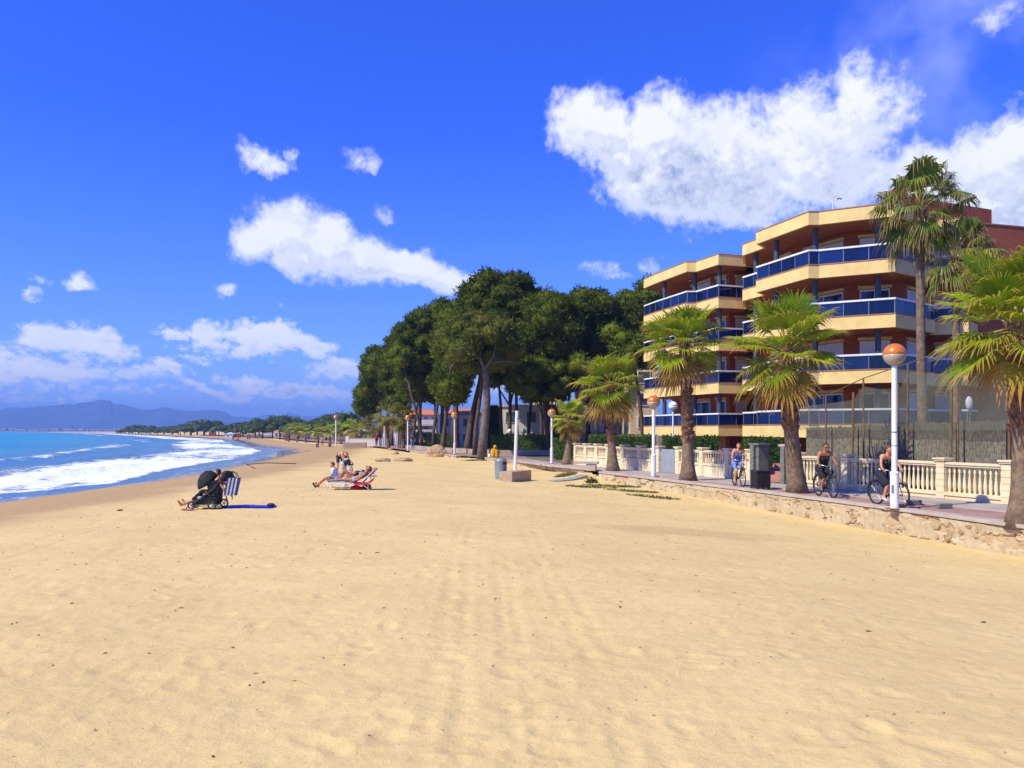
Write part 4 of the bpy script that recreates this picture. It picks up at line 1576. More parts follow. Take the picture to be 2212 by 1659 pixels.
# ================================================================ palms
def frond_mesh(el, lp, rf, seed, material, droop=0.55, nbl=30):
    r_ = random.Random(seed)
    V, Fc, tip, mi = [], [], [], []
    ce, se = math.cos(el), math.sin(el)
    # petiole: arcs from the crown outwards, sagging a little
    P = []
    for k in range(6):
        s = k / 5
        a = el - 0.35 * s * s
        P.append(Vector((lp * s * math.cos(a), 0, lp * s * math.sin(a))))
    w0, w1 = 0.035, 0.014
    for k, p in enumerate(P):
        w = w0 + (w1 - w0) * k / 5
        nrm = Vector((-math.sin(el), 0, math.cos(el)))
        V += [p + Vector((0, w, 0)), p + nrm * w * 0.6, p - Vector((0, w, 0)), p - nrm * w * 0.5]
        tip += [0, 0, 0, 0]
    for k in range(5):
        for j in range(4):
            Fc.append((k * 4 + j, k * 4 + (j + 1) % 4, k * 4 + 4 + (j + 1) % 4, k * 4 + 4 + j))
            mi.append(1)
    hub = P[-1]
    ea = el - 0.30                      # the blade leans further over than its stalk
    ax = Vector((math.cos(ea), 0, math.sin(ea)))
    up = Vector((-math.sin(ea), 0, math.cos(ea)))
    lat = Vector((0, 1, 0))
    span = R(112)
    dth = 2 * span / nbl
    for i in range(nbl):
        th = -span + dth * (i + 0.5)
        L = rf * (0.80 + 0.22 * math.cos(th * 0.8)) * r_.uniform(0.92, 1.08)
        dr = ax * math.cos(th) + lat * math.sin(th)
        sd_v = -ax * math.sin(th) + lat * math.cos(th)
        base = len(V)
        cup = 0.20 * rf                 # the fan is dished
        yaw = r_.uniform(-.05, .05)
        dk = droop * r_.uniform(0.6, 1.5)
        for s, hw in ((0.04, None), (0.30, None), (0.52, None), (0.78, 0.020), (1.0, 0.004)):
            q = hub + dr * (L * s) + up * (cup * math.sin(s * 1.7) * abs(math.sin(th)) * 0.9)
            if s > 0.45:
                e = (s - 0.45) / 0.55
                q = q - Vector((0, 0, 1)) * (dk * L * e * e * 0.75) - dr * (dk * L * e * e * 0.28) + sd_v * yaw * L * e
            h = (L * s * math.tan(dth / 2) * 0.97) if hw is None else hw
            V += [q - sd_v * h, q + up * (h * 0.55), q + sd_v * h]
            tip += [s, s, s]
        for k in range(4):
            a = base + k * 3
            Fc += [(a, a + 1, a + 4, a + 3), (a + 1, a + 2, a + 5, a + 4)]
            mi += [0, 0]
    me = bpy.data.meshes.new('frond')
    me.from_pydata([tuple(v) for v in V], [], Fc)
    me.materials.append(material)
    me.materials.append(M['petiole'])
    me.polygons.foreach_set('material_index', mi)
    attr(me, 'tip', tip)
    return me


M['frond_mid'] = leafmat('palm_leaf_olive', (0.10, 0.15, 0.012), (0.20, 0.23, 0.018), 1.2, 0.35, tip=(0.36, 0.26, 0.06), rough=0.4)
CLS = [84, 68, 52, 36, 20, 6, -12, -34]
FR = {}


def frond_set(key, lp, rf, material, droop, nbl=30):
    if key not in FR:
        FR[key] = [[frond_mesh(R(c_), lp * (1.0 if c_ > 10 else 0.8), rf * (1.0 if c_ > 10 else 0.9), 31 * i + v, material if c_ > -30 or key.startswith('dark') else M['frond_old'], droop * (1.0 if c_ > -20 else 1.3), nbl) for v in range(2)] for i, c_ in enumerate(CLS)]
    return FR[key]


def palm(base, crown, label, key='mid', lp=0.95, rf=1.05, nf=36, r0=0.24, r1=0.15, boots=0.6, material=None, droop=0.55, seed=1, group='fan palms planted along the promenade', flare=1.6, nbl=30, sc=1.0, dist=None):
    r_ = random.Random(seed)
    root = thing('fan_palm', label, 'palm', base, group=group)
    B, C_ = Vector((0, 0, 0)), Vector(crown) - Vector(base)
    pts, rad = [], []
    for k in range(15):
        s = k / 14
        p = B.lerp(C_, s)
        p.x += math.sin(s * math.pi) * 0.05 * (1 if seed % 2 else -1)
        pts.append(p)
        rad.append((r1 + (r0 - r1) * max(0, 1 - s * 1.6)) * (1 + (flare - 1) * math.exp(-s * C_.z / 0.45)))
    pts[0] = Vector((0, 0, -0.1))
    mb = MB()
    mb.tube(pts, rad, 14)
    mb.build('trunk', M['pbark'], root, smooth=True)
    # leaf base stubs
    mb = MB()
    zb0 = C_.z * (1 - boots)
    H = C_.z - zb0
    nb = int(H / 0.045)
    for k in range(nb):
        s = (zb0 + H * k / nb) / C_.z
        p = B.lerp(C_, s)
        p.x += math.sin(s * math.pi) * 0.05 * (1 if seed % 2 else -1)
        rr = r1 + (r0 - r1) * max(0, 1 - s * 1.6)
        for j in range(3):
            a = k * 2.4 + j * 2.094 + r_.uniform(-.2, .2)
            o_ = Vector((math.cos(a), math.sin(a), 0))
            tn = Vector((-math.sin(a), math.cos(a), 0))
            w = r_.uniform(.06, .10)
            ht = r_.uniform(.12, .22)
            out_ = r_.uniform(.06, .15)
            b0 = p + o_ * (rr * 0.93)
            mb.add([b0 - tn * w + Vector((0, 0, -.05)), b0 + tn * w + Vector((0, 0, -.05)), b0 + o_ * out_ + tn * w * .5 + Vector((0, 0, ht)), b0 + o_ * out_ - tn * w * .5 + Vector((0, 0, ht)),
                    b0 - tn * w * .9 + Vector((0, 0, ht * .8)), b0 + tn * w * .9 + Vector((0, 0, ht * .8))], [(0, 1, 2, 3), (3, 2, 5, 4), (0, 3, 4), (1, 5, 2)])
    mb.build('leaf_stubs', M['boots'], root, kind='stuff')
    fs = frond_set(key, lp, rf, material or M['frond'], droop, nbl)
    for k in range(nf):
        u = k / (nf - 1)
        ci = max(0, min(7, int(u ** 0.95 * 8 + r_.uniform(-.8, .8))))
        az_ = k * 2.39996 + r_.uniform(-.25, .25)
        z = C_.z - u * 0.45 * sc + 0.12
        link_mesh('frond', fs[ci][k % 2], root, (C_.x + 0.05 * math.cos(az_), C_.y + 0.05 * math.sin(az_), z),
                  (r_.uniform(-.25, .25), r_.uniform(-.15, .15), az_), r_.uniform(0.82, 1.14) * sc)
    return root


def gp(px, py, z=0.0):
    x, y = ground(px, py, z)
    return (x, y, z)


def at_z(px, py, D):
    return ((px - 512) / FP * D, D, CZ - (py - 430) / FP * D)


b_ = gp(1019, 526)
palm((b_[0] + .35, b_[1] + 0.35, 0), (b_[0] + 0.1, b_[1] + 0.25, 4.55), 'large fan palm cut off by the right edge of the photo', 'big', 1.15, 1.3, 42, 0.28, 0.20, 0.55, None, 0.30, 3, nbl=36, sc=0.90)
palm(gp(797.5, 492.8), at_z(786, 352, 27.4), 'fan palm with a swollen smooth lower trunk beside the black litter bin', 'big', 1.15, 1.3, 44, 0.30, 0.21, 0.55, None, 0.30, 6, flare=1.35, nbl=36, sc=0.92)
palm(gp(688, 480.5), at_z(684, 345, 34.9), 'fan palm with a shaggy brown trunk standing before the farther apartment block', 'mid', 1.05, 1.3, 42, 0.26, 0.18, 0.72, None, 0.32, 9, flare=1.7, nbl=32, sc=0.94)
palm(gp(613, 471), at_z(611, 387, 43.0), 'fan palm at the start of the beach wall beside the stone bench', 'mid', 1.05, 1.3, 40, 0.25, 0.17, 0.65, None, 0.32, 12, flare=1.7, nbl=32, sc=0.93)
palm(gp(566, 464.5), at_z(570, 418, 51.4), 'small young palm with a thin trunk and pale fronds beside a lamp post', 'young', 0.75, 0.85, 26, 0.22, 0.13, 0.25, None, 0.45, 15, flare=1.5, nbl=28, sc=0.95)
palm((16.1, 32, 0), at_z(920, 210, 32), 'very tall slim fan palm with dark drooping fronds in front of the brick building', 'dark', 1.2, 1.05, 36, 0.21, 0.155, 0.12, M['frond_dark'], 0.75, 18, 'tall dark fan palms in the apartment garden', 1.3, 30, 1.0)
palm((20.3, 37.5, 0), at_z(955, 258, 37.5), 'dark fan palm half hidden behind the tallest palm', 'dark', 1.2, 1.05, 32, 0.22, 0.16, 0.1, M['frond_dark'], 0.75, 21, 'tall dark fan palms in the apartment garden', 1.3, 30, 1.05)
# palms in front of the grove at the far left
for (px, D, top, lab, sd_) in ((388, 98, 414, 'distant palm leaning in front of the leftmost pines', 2), (403, 96, 417, 'distant palm with yellowish fronds beside the leaning lamp post', 3),
                               (373, 118, 426, 'low bushy palm at the left end of the pine grove', 4), (361, 128, 430, 'small dark palm behind the white sea wall', 5)):
    x = (px - 512) / FP * D
    palm((x, D, -0.03), (x, D, CZ + (430 - top) / FP * D), lab, 'dark_low', 1.0, 1.1, 24, 0.24, 0.16, 0.7, M['frond_mid'], 0.55, sd_ + 30, 'palms at the far end of the promenade', 1.3, 26, 1.1)

# the distant row of beach palms, four full palms copied down the beach
far_palms = [(341, 432, 150), (351, 430, 145), (330, 433, 165), (318, 432.5, 175), (306, 432, 190), (297, 431.5, 200), (289, 431, 215), (356, 433, 140)]
labs = ['beach palm left of the white sea wall beside a lamp post', 'beach palm nearest the white sea wall', 'beach palm third from the white sea wall', 'beach palm before the distant orange roofed house', 'thin beach palm in the distant row before the dark wood',
        'beach palm close to the distant red kiosk', 'smallest beach palm farthest along the sandy row', 'low palm peeping over the white sea wall']
for i, (px, top, D) in enumerate(far_palms):
    x = (px - 512) / FP * D
    zb_ = -0.1 - 0.65 * float(sstep(100, 220, D)) - .02
    palm((x, D, zb_), (x, D, CZ + (430 - top) / FP * D + 0.3), labs[i], 'far', 1.1, 1.2, 18, 0.22, 0.15, 0.3, None, 0.4, 60 + i, 'distant palms along the beach', 1.3, 16, 0.95)


# ================================================================ leafy volumes made of many small faces
def needle_faces(centres, radii, per, size, rs, up_bias=0.25, squash=0.8):
    """triangles spread over the surface of clumps; returns verts (n,3), faces (m,3)"""
    VV = []
    for (c_, r_) in zip(centres, radii):
        n = int(per * r_ * r_)
        d = rs.normal(size=(n, 3))
        d /= np.linalg.norm(d, axis=1)[:, None]
        d = d[(d[:, 2] > -0.75) | (rs.rand(n) < 0.4)]
        n = len(d)
        lump = 0.86 + 0.16 * np.sin(d[:, 0] * 5 + c_[0]) * np.cos(d[:, 1] * 6 + c_[1]) + 0.1 * np.sin(d[:, 2] * 7)
        rad = r_ * lump * (0.72 + 0.36 * rs.rand(n) ** 0.7)
        p = d * rad[:, None] * np.array([1, 1, squash]) + np.array(c_)
        # tuft direction: outwards and up, tangent jittered
        dirn = d + rs.normal(size=(n, 3)) * 0.55 + np.array([0, 0, up_bias])
        dirn /= np.linalg.norm(dirn, axis=1)[:, None]
        side = np.cross(dirn, rs.normal(size=(n, 3)))
        side /= np.linalg.norm(side, axis=1)[:, None]
        s = size * (0.5 + 1.1 * rs.rand(n) ** 2)[:, None]
        VV.append(np.stack([p - side * s * 0.24, p + side * s * 0.24, p + dirn * s * 1.15], 1))
    V = np.concatenate(VV).reshape(-1, 3)
    return V, np.arange(len(V)).reshape(-1, 3)


def core_mesh(centres, radii, k=0.80, squash=0.8):
    mb = MB()
    for (c_, r_) in zip(centres, radii):
        mb.ell(c_, (r_ * k, r_ * k, r_ * k * squash), 8, 6)
    return mb


def pine(base, box, label, seed, nc=26, material='pine1', cr=None, size=0.26, per=400, group='tall pines of the grove behind the beach', limbs=5, tr=0.26, lean=0.0, fork=None, name='pine_tree', gap=None):
    """box = (x0, x1, z0, z1, depth) of the crown in world units"""
    rs = np.random.RandomState(seed)
    root = thing(name, label, 'pine tree', base, group=group)
    L = root.location
    x0, x1, z0, z1, dep = box
    cx, cz = (x0 + x1) / 2, (z0 + z1) / 2
    hw, hh = (x1 - x0) / 2, (z1 - z0) / 2
    cr = cr or min(hw, hh) * 0.42
    cen, rad = [], []
    tries = 0
    while len(cen) < nc and tries < 4000:
        tries += 1
        u = rs.uniform(-1, 1, 3)
        if (np.abs(u) ** 2.2).sum() > 1:
            continue
        if rs.rand() < .6:
            u = u / (np.abs(u) ** 2.2).sum() ** (1 / 2.2) * rs.uniform(.85, 1)
        rr = cr * rs.uniform(0.55, 1.3)
        p = (cx + u[0] * max(0.1, hw - rr * .85), base[1] + u[1] * dep, cz + u[2] * max(0.1, hh - rr * .65))
        # crowns are domes: lower clumps keep to the sides
        if u[2] < -0.35 and abs(u[0]) < 0.25 and rs.rand() < 0.6:
            continue
        if gap is not None and math.hypot(p[0] - gap[0], p[2] - gap[1]) < gap[2] + rr:
            continue
        if tries < 2500 and any((p[0] - q[0]) ** 2 + (p[1] - q[1]) ** 2 + (p[2] - q[2]) ** 2 < (1.0 * cr) ** 2 for q in cen):
            continue
        cen.append(p)
        rad.append(rr)
    rel = [(c_[0] - L.x, c_[1] - L.y, c_[2] - L.z) for c_ in cen]
    V, F_ = needle_faces(rel, rad, per, size, rs)
    me = np_mesh('crown', V, F_, M[material])
    crown = link_mesh('crown', me, root)
    co = core_mesh(rel, rad, 0.80)
    me2 = co.mesh('crown_core', M[material])
    link_mesh('inner_foliage', me2, crown)
    # trunk and limbs
    top = Vector((cx - L.x, 0, z0 + (z1 - z0) * 0.45 - L.z))
    mb = MB()
    pts, rd = [], []
    for k in range(10):
        s = k / 9
        p = Vector((0, 0, -0.2)).lerp(top, s)
        p.x = (top.x) * s ** 1.6 + 0.14 * math.sin(s * 6 + seed) * tr * 3 * s
        p.y = 0.2 * math.sin(s * 5 + seed)
        pts.append(p)
        rd.append(tr * (1 - 0.55 * s) * (1 + 0.5 * math.exp(-s * 14)))
    mb.tube(pts, rd, 10)
    mb.build('trunk', M['bark'], root, smooth=True)
    order = rs.permutation(len(rel))[:limbs]
    for k in order:
        tgt = Vector(rel[k])
        i0 = rs.randint(4, 8)
        a = pts[i0]
        mid = a.lerp(tgt, 0.5) + Vector((0, 0, -0.4 + 0.8 * rs.rand()))
        mb = MB()
        mb.tube([a, a.lerp(mid, .5) + Vector((rs.uniform(-.2, .2), 0, rs.uniform(-.1, .3))), mid, tgt], [rd[i0] * .55, rd[i0] * .42, rd[i0] * .3, 0.03], 7)
        mb.build('limb', M['bark'], root, smooth=True)
    return root


def pine_px(trunk, D, x0, x1, y0, y1, label, seed, dep=3.0, **kw):
    """crown extent given in the 2212-wide reading of the photograph, turned into metres at distance D"""
    f = lambda x: (x * 0.4629 - 512) / FP * D
    g = lambda y: CZ + (430 - y * 0.4629) / FP * D
    return pine((f(trunk), D, -0.03), (f(x0), f(x1), g(y1), g(y0), dep), label, seed, **kw)


front_pine = pine_px(1046, 66.5, 925, 1135, 672, 815, 'front pine with the tall bare forked grey trunk and thin dry crown', 11, 2.6, nc=46, material='pine2', cr=1.25, tr=0.26, per=360, size=0.24, limbs=8, group=None)
pine_px(1010, 80, 965, 1190, 574, 800, 'tallest pine with the highest rounded crown in the grove', 12, 4.0, nc=58, cr=1.68, tr=0.34, gap=((1140 * .4629 - 512) / FP * 80, CZ + (430 - 698 * .4629) / FP * 80, 0.6))
pine_px(985, 78, 935, 1040, 640, 850, 'pine just left of the tallest one with crown hanging low', 13, 3.0, nc=42, cr=1.36)
pine_px(905, 96, 845, 990, 662, 872, 'broad dark pine left of the tallest pine', 14, 3.6, nc=53, cr=1.60)
pine_px(865, 104, 850, 960, 735, 880, 'lower pine crown between the leftmost pine and the broad one', 15, 3.0, nc=46, cr=1.44)
pine_px(822, 118, 772, 860, 742, 870, 'rounded pine second from the left edge of the grove', 16, 3.5, nc=46, cr=1.52)
pine_px(800, 124, 760, 830, 825, 905, 'leftmost low pine overhanging the end of the promenade', 17, 2.5, nc=30, cr=1.20)
pine_px(955, 74, 928, 1020, 775, 880, 'small bright green pine crown low in front of the grove', 18, 2.0, nc=34, cr=1.2, tr=0.22)
pine_px(1180, 76, 1100, 1275, 628, 800, 'dark pine right of the forked trunk with deep shaded crown', 19, 3.6, nc=53, cr=1.52)
pine_px(1185, 72, 1090, 1255, 770, 875, 'pine whose lowest branches hang over the dark hedge', 20, 3.0, nc=46, cr=1.20)
pine_px(1270, 80, 1195, 1352, 612, 830, 'wide rounded pine above the young palm', 21, 3.8, nc=58, cr=1.60)
pine_px(1330, 84, 1290, 1410, 628, 840, 'pine behind the second palm with mid green crown', 22, 3.4, nc=50, cr=1.52)
pine_px(1405, 90, 1350, 1460, 598, 760, 'pine partly hidden behind the farther apartment block', 23, 3.2, nc=46, cr=1.52)
pine_px(1245, 92, 1180, 1330, 700, 840, 'inner pine deep in the shade of the grove', 24, 3.4, nc=50, cr=1.52)
pine_px(1100, 92, 1010, 1200, 632, 860, 'inner pine filling the middle of the grove', 25, 3.4, nc=58, cr=1.60)
pine_px(940, 104, 880, 1010, 700, 880, 'inner pine behind the broad dark pine', 26, 3.4, nc=50, cr=1.60)
pine_px(1345, 76, 1290, 1400, 730, 850, 'low pine crown behind the balustrade palms', 27, 2.4, nc=34, cr=1.4)
pine_px(880, 112, 835, 935, 690, 800, 'small high pine behind the leftmost crowns', 28, 3.0, nc=39, cr=1.44)

pine_px(955, 98, 905, 1010, 642, 860, 'high rounded pine joining the broad pine and the tallest pine', 29, 3.0, nc=49, cr=1.60)
pine_px(1215, 88, 1150, 1262, 628, 860, 'pine filling the hollow right of the tallest crown', 30, 3.0, nc=49, cr=1.52)
pine_px(845, 112, 815, 905, 715, 905, 'low hanging crown above the distant leaning palm', 31, 3.0, nc=43, cr=1.44)
# bare leaning trunks and the fork of the front pine
f66 = lambda x: (x * 0.4629 - 512) / FP * 64.6
g66 = lambda y: CZ + (430 - y * 0.4629) / FP * 64.6
M['bark_pale'] = mat('pale_bark', (0.20, 0.155, 0.125), 0.95, (0.10, 0.075, 0.06), 4, 0.7, 14, coords='World', bdist=0.05)
root = front_pine
for ch in list(root.children):
    if ch.name.startswith('trunk') or ch.name.startswith('limb'):
        bpy.data.objects.remove(ch)
bpy.context.view_layer.update()
fy_ = 64.6 - root.location.y
mb = MB()
P_ = [(f66(x), 64.6, g66(y)) for x, y in ((1040, 992), (1046, 930), (1052, 860), (1050, 815), (1046, 790))]
mb.tube([(p[0] - root.location.x, fy_, p[2]) for p in P_], [0.42, 0.33, 0.29, 0.26, 0.22], 12)
mb.build('trunk', M['bark_pale'], root, smooth=True)
for pts in (((1046, 795), (1036, 770), (1040, 740), (1030, 700)), ((1048, 795), (1066, 770), (1072, 735), (1080, 700)), ((1040, 765), (1005, 762), (985, 778), (965, 800)),
            ((1040, 760), (1010, 745), (985, 735)), ((1062, 782), (1095, 780), (1120, 786)), ((1003, 763), (975, 790), (968, 815)), ((1036, 750), (1025, 725), (1000, 712))):
    mb = MB()
    k_ = [(f66(x) - root.location.x, fy_, g66(y)) for x, y in pts]
    mb.tube(k_, [0.15, 0.10, 0.06, 0.02][:len(k_)] if pts[0][0] in (1046, 1048) else [0.06, 0.04, 0.025, 0.015][:len(k_)], 7)
    mb.build('branch', M['bark_pale'], root, smooth=True)
# extra slim trunks standing in the shade of the grove
tr_list = [(862, 112, 868, 'first'), (893, 108, 902, 'x'), (915, 92, 880, 'x'), (935, 90, 945, 'x'), (960, 86, 966, 'x'), (977, 90, 985, 'x'), (1085, 84, 1078, 'x'), (1118, 82, 1112, 'x'), (1140, 86, 1150, 'x'), (1172, 90, 1165, 'x'),
           (1205, 84, 1212, 'x'), (1232, 88, 1226, 'x'), (1290, 70, 1283, 'x'), (1312, 78, 1300, 'x'), (1362, 72, 1352, 'x'), (1393, 66, 1374, 'x'), (1025, 70, 1040, 'x')]
trl = ['slim dark trunk at the left end of the grove', 'dark trunk above the two walkers', 'leaning trunk over the bright hedge', 'dark trunk right of the bright hedge', 'trunk just left of the lamp post at the wall end', 'trunk just right of the lamp post at the wall end',
       'trunk right of the forked pine in deep shade', 'trunk left of the white bare pole', 'slim trunk right of the white bare pole', 'trunk before the pale blue house wall', 'straight dark trunk before the white house corner',
       'thin trunk left of the young palm', 'dark leaning trunk above the left end of the balustrade', 'dark trunk before the beige flats balconies', 'leaning dark trunk beside the beige wall', 'dark trunk crossing the tan wall beside the white globe lamp', 'thin leaning trunk beside the forked pine']
for i, (bx, D, tx, _) in enumerate(tr_list):
    X0, X1 = (bx * .4629 - 512) / FP * D, (tx * .4629 - 512) / FP * D
    root = thing('pine_tree', 'pine with ' + trl[i], 'pine tree', (X0, D, -.03), group='dark slim pine trunks in the grove')
    mb = MB()
    h_ = 7.5 + (i % 3)
    mb.tube([(0, 0, -.2), ((X1 - X0) * .25, 0, h_ * .3), ((X1 - X0) * .8 + .1, 0, h_ * .65), ((X1 - X0) * 1.2, 0, h_)], [0.23, .18, .15, .10], 9)
    mb.build('trunk', M['bark'], root, smooth=True)
    rs = np.random.RandomState(200 + i)
    cen = [((X1 - X0) * 1.2 + rs.uniform(-1.3, 1.3), rs.uniform(-1, 1), h_ + rs.uniform(-.4, 1.4)) for k in range(5)]
    rd = [rs.uniform(.9, 1.4) for k in range(5)]
    V, F_ = needle_faces(cen, rd, 120, 0.28, rs)
    cw = link_mesh('crown', np_mesh('crown', V, F_, M['pine1']), root)
    link_mesh('inner_foliage', core_mesh(cen, rd, 0.74).mesh('inner_foliage', M['pine1']), cw)


# ---- hedges
def hedge(x0, x1, y0, y1, z1, label, seed=0, name='hedge', size=0.10, z0=0.0, mat_='hedge', per=90, cat='hedge'):
    rs = np.random.RandomState(seed)
    root = thing(name, label, cat, ((x0 + x1) / 2, (y0 + y1) / 2, z0))
    sx_, sy_, sz_ = (x1 - x0), (y1 - y0), z1 - z0
    mb = MB()
    mb.box((0, 0, sz_ / 2 - 0.03), (sx_ - .12, sy_ - .12, sz_ - .06))
    mb.build('inner_foliage', M[mat_], root)
    area = sx_ * sz_ * 2 + sx_ * sy_ + sy_ * sz_ * 2
    n = int(area * per)
    p = rs.uniform(-.5, .5, (n, 3))
    face = rs.rand(n)
    f_ = face * area
    p[f_ < sx_ * sz_, 1] = -.5
    m_ = (f_ >= sx_ * sz_) & (f_ < sx_ * sz_ + sx_ * sy_)
    p[m_, 2] = .5
    m_ = (f_ >= sx_ * sz_ + sx_ * sy_) & (f_ < sx_ * sz_ + sx_ * sy_ + sy_ * sz_)
    p[m_, 0] = -.5
    p = p * np.array([sx_, sy_, sz_]) + np.array([0, 0, sz_ / 2]) + rs.normal(size=(n, 3)) * 0.05
    dirn = rs.normal(size=(n, 3)) + np.array([0, -.4, .8])
    dirn /= np.linalg.norm(dirn, axis=1)[:, None]
    side = np.cross(dirn, rs.normal(size=(n, 3)))
    side /= np.linalg.norm(side, axis=1)[:, None]
    s = size * (.6 + .8 * rs.rand(n))[:, None]
    V = np.stack([p - side * s * .5, p + side * s * .5, p + dirn * s], 1).reshape(-1, 3)
    link_mesh('leaves', np_mesh('leaves', V, np.arange(len(V)).reshape(-1, 3), M[mat_]), root)
    return root


def X_(px, D):
    return (px * 0.4629 - 512) / FP * D


hedge(X_(892, 96), X_(932, 96), 96, 97.5, 1.75, 'bright clipped hedge left of the walkers under the pines', 1)
hedge(X_(938, 90), X_(992, 90), 90, 91.5, 1.70, 'bright clipped hedge behind the lamp post at the wall end', 2)
hedge(X_(1060, 74), X_(1235, 74), 74, 76, 1.65, 'long dark clipped hedge in the shade behind the bare pole', 3, mat_='hedge')
hedge(X_(1200, 60), X_(1238, 60), 60, 62.5, 1.45, 'rounded dark shrub against the left end of the balustrade', 4)
hedge(X_(1270, 60), X_(1420, 58), 58, 59.5, 1.75, 'green hedge showing above the balustrade before the tan wall', 5)
hedge(X_(1440, 48), X_(1560, 48), 48.5, 49.7, 1.75, 'green hedge under the farther apartment block', 6)
hedge(X_(1620, 44), X_(1700, 44), 44.5, 45.7, 1.70, 'dark shrubs under the nearer apartment block', 7)
hedge(X_(1045, 108), X_(1120, 108), 108, 112, 5.2, 'tall dark shrubbery filling the middle of the grove behind the hedge', 8, name='shrubbery', size=.3, per=40, cat='shrub')
hedge(X_(960, 125), X_(1050, 125), 128, 131, 4.6, 'dark shrubbery between the forked pine and the orange roofed house', 9, name='shrubbery', size=.3, per=40, cat='shrub')
hedge(X_(1195, 94), X_(1262, 94), 95, 98, 4.4, 'dark shrubbery between the white house and the beige flats', 10, name='shrubbery', size=.3, per=40, cat='shrub')
# low dark planter wall in front of the grove
root = thing('planter_wall', 'long low dark planter kerb under the pine grove', 'wall', (X_(1000, 74), 72, 0))
mb = MB()
mb.strip([(X_(1240, 70), 69.5), (X_(1060, 70), 70.5), (X_(930, 84), 84), (X_(860, 100), 100)], 0.3, 0, 0.42, -1)
mb.build('kerb', M['concrete'], root, world=True)

# ---- distant wood of umbrella pines, each tree its own copy
fp = []
for v in range(5):
    rs = np.random.RandomState(90 + v)
    root = thing('umbrella_pine', 'distant pine', 'pine tree', (0, 0, 0))
    cen, rd = [], []
    for k in range(16):
        a, q = rs.uniform(0, 6.28), rs.uniform(0, 1) ** .5
        cen.append((math.cos(a) * q * 4.6, math.sin(a) * q * 4.6, 5.6 - q * q * 2.2 + rs.uniform(-.5, .5)))
        rd.append(rs.uniform(1.3, 2.1))
    V, F_ = needle_faces(cen, rd, 60, 0.5, rs)
    cw = link_mesh('crown', np_mesh('crown', V, F_, M['farpine']), root)
    cw2 = link_mesh('inner_foliage', core_mesh(cen, rd, 0.86).mesh('inner_foliage', M['farpine']), cw)
    mb = MB()
    mb.tube([(0, 0, -.3), (.2, 0, 2.5), (.1, 0, 5)], [.3, .24, .15], 7)
    mb.build('trunk', M['bark'], root)
    fp.append(root)
# crown top line of the wood in the 2212 reading
prof_x = [255, 300, 350, 395, 430, 450, 475, 500, 540, 580, 610, 640, 680, 700, 730, 760]
prof_y = [922, 920, 924, 916, 908, 903, 913, 916, 906, 901, 895, 902, 905, 901, 892, 886]
base_D = [545, 520, 490, 450, 415, 400, 380, 350, 310, 280, 255, 235, 215, 205, 190, 175]
wl = []
r_ = random.Random(12)
k_ = 0
words_ = ['rounded', 'flat topped', 'dark', 'broad', 'small', 'tall', 'ragged', 'dense']
spot = ['at the tip of the distant wood above the bay', 'where the wood meets the open bay', 'in the left part of the distant wood', 'left of the blue roofed beach hut', 'behind the blue roofed beach hut', 'right of the blue roofed beach hut',
        'beside the pale house in the wood', 'right of the pale house in the wood', 'behind the row of beach palms', 'behind the distant red kiosk', 'nearest the promenade end behind the sea wall']
n_tree = 0
for row in range(3):
    px = 262 + row * 9
    while px < 770:
        D = float(np.interp(px, prof_x, base_D)) * (1.0 + 0.10 * row)
        ty = float(np.interp(px, prof_x, prof_y)) + r_.uniform(-2, 4) + (2 - row) * 4 - (2 if row == 2 else 0)
        zt = CZ + (430 - ty * .4629) / FP * D
        zg = -0.75 if D > 220 else -0.4
        sc_ = max(0.45, (zt - zg) / 7.0)
        wx_ = 1.0 * r_.uniform(.85, 1.25) * (0.75 + 0.25 * D / 350)
        src_ = fp[n_tree % 5]
        o = src_ if n_tree < 5 else copy_tree(src_)
        o.location = ((px * .4629 - 512) / FP * D, D, zg)
        o.scale = (sc_ * wx_, sc_ * wx_, sc_)
        o.rotation_euler = (0, 0, r_.uniform(0, 6.28))
        zone = min(len(spot) - 1, int((px - 255) / 515 * len(spot)))
        o['label'] = '%s %s umbrella pine %s' % (('front row', 'middle row', 'back row')[row], words_[(n_tree * 3 + row) % 8], spot[zone])
        o['category'] = 'pine tree'
        o['group'] = 'umbrella pines of the distant wood'
        n_tree += 1
        px += 28 * wx_ * sc_ * 4.0 / D * FP / 0.4629 / 28 * 1.35 + 6
print('far trees', n_tree)

# ================================================================ background houses
M['rooftile'] = mat('roof_tile', (0.62, 0.19, 0.06), 0.8, (0.50, 0.14, 0.045), 1.0, coords='World')
M['bwhite'] = mat('white_wall', (0.72, 0.66, 0.60), 0.85, (0.62, 0.56, 0.50), 0.3, coords='World')
M['tan'] = mat('tan_wall', (0.62, 0.46, 0.29), 0.85, (0.55, 0.40, 0.25), 0.3, coords='World')
M['winblue'] = mat('window_dark', (0.05, 0.07, 0.10), 0.15, (0.08, 0.10, 0.13), 2)


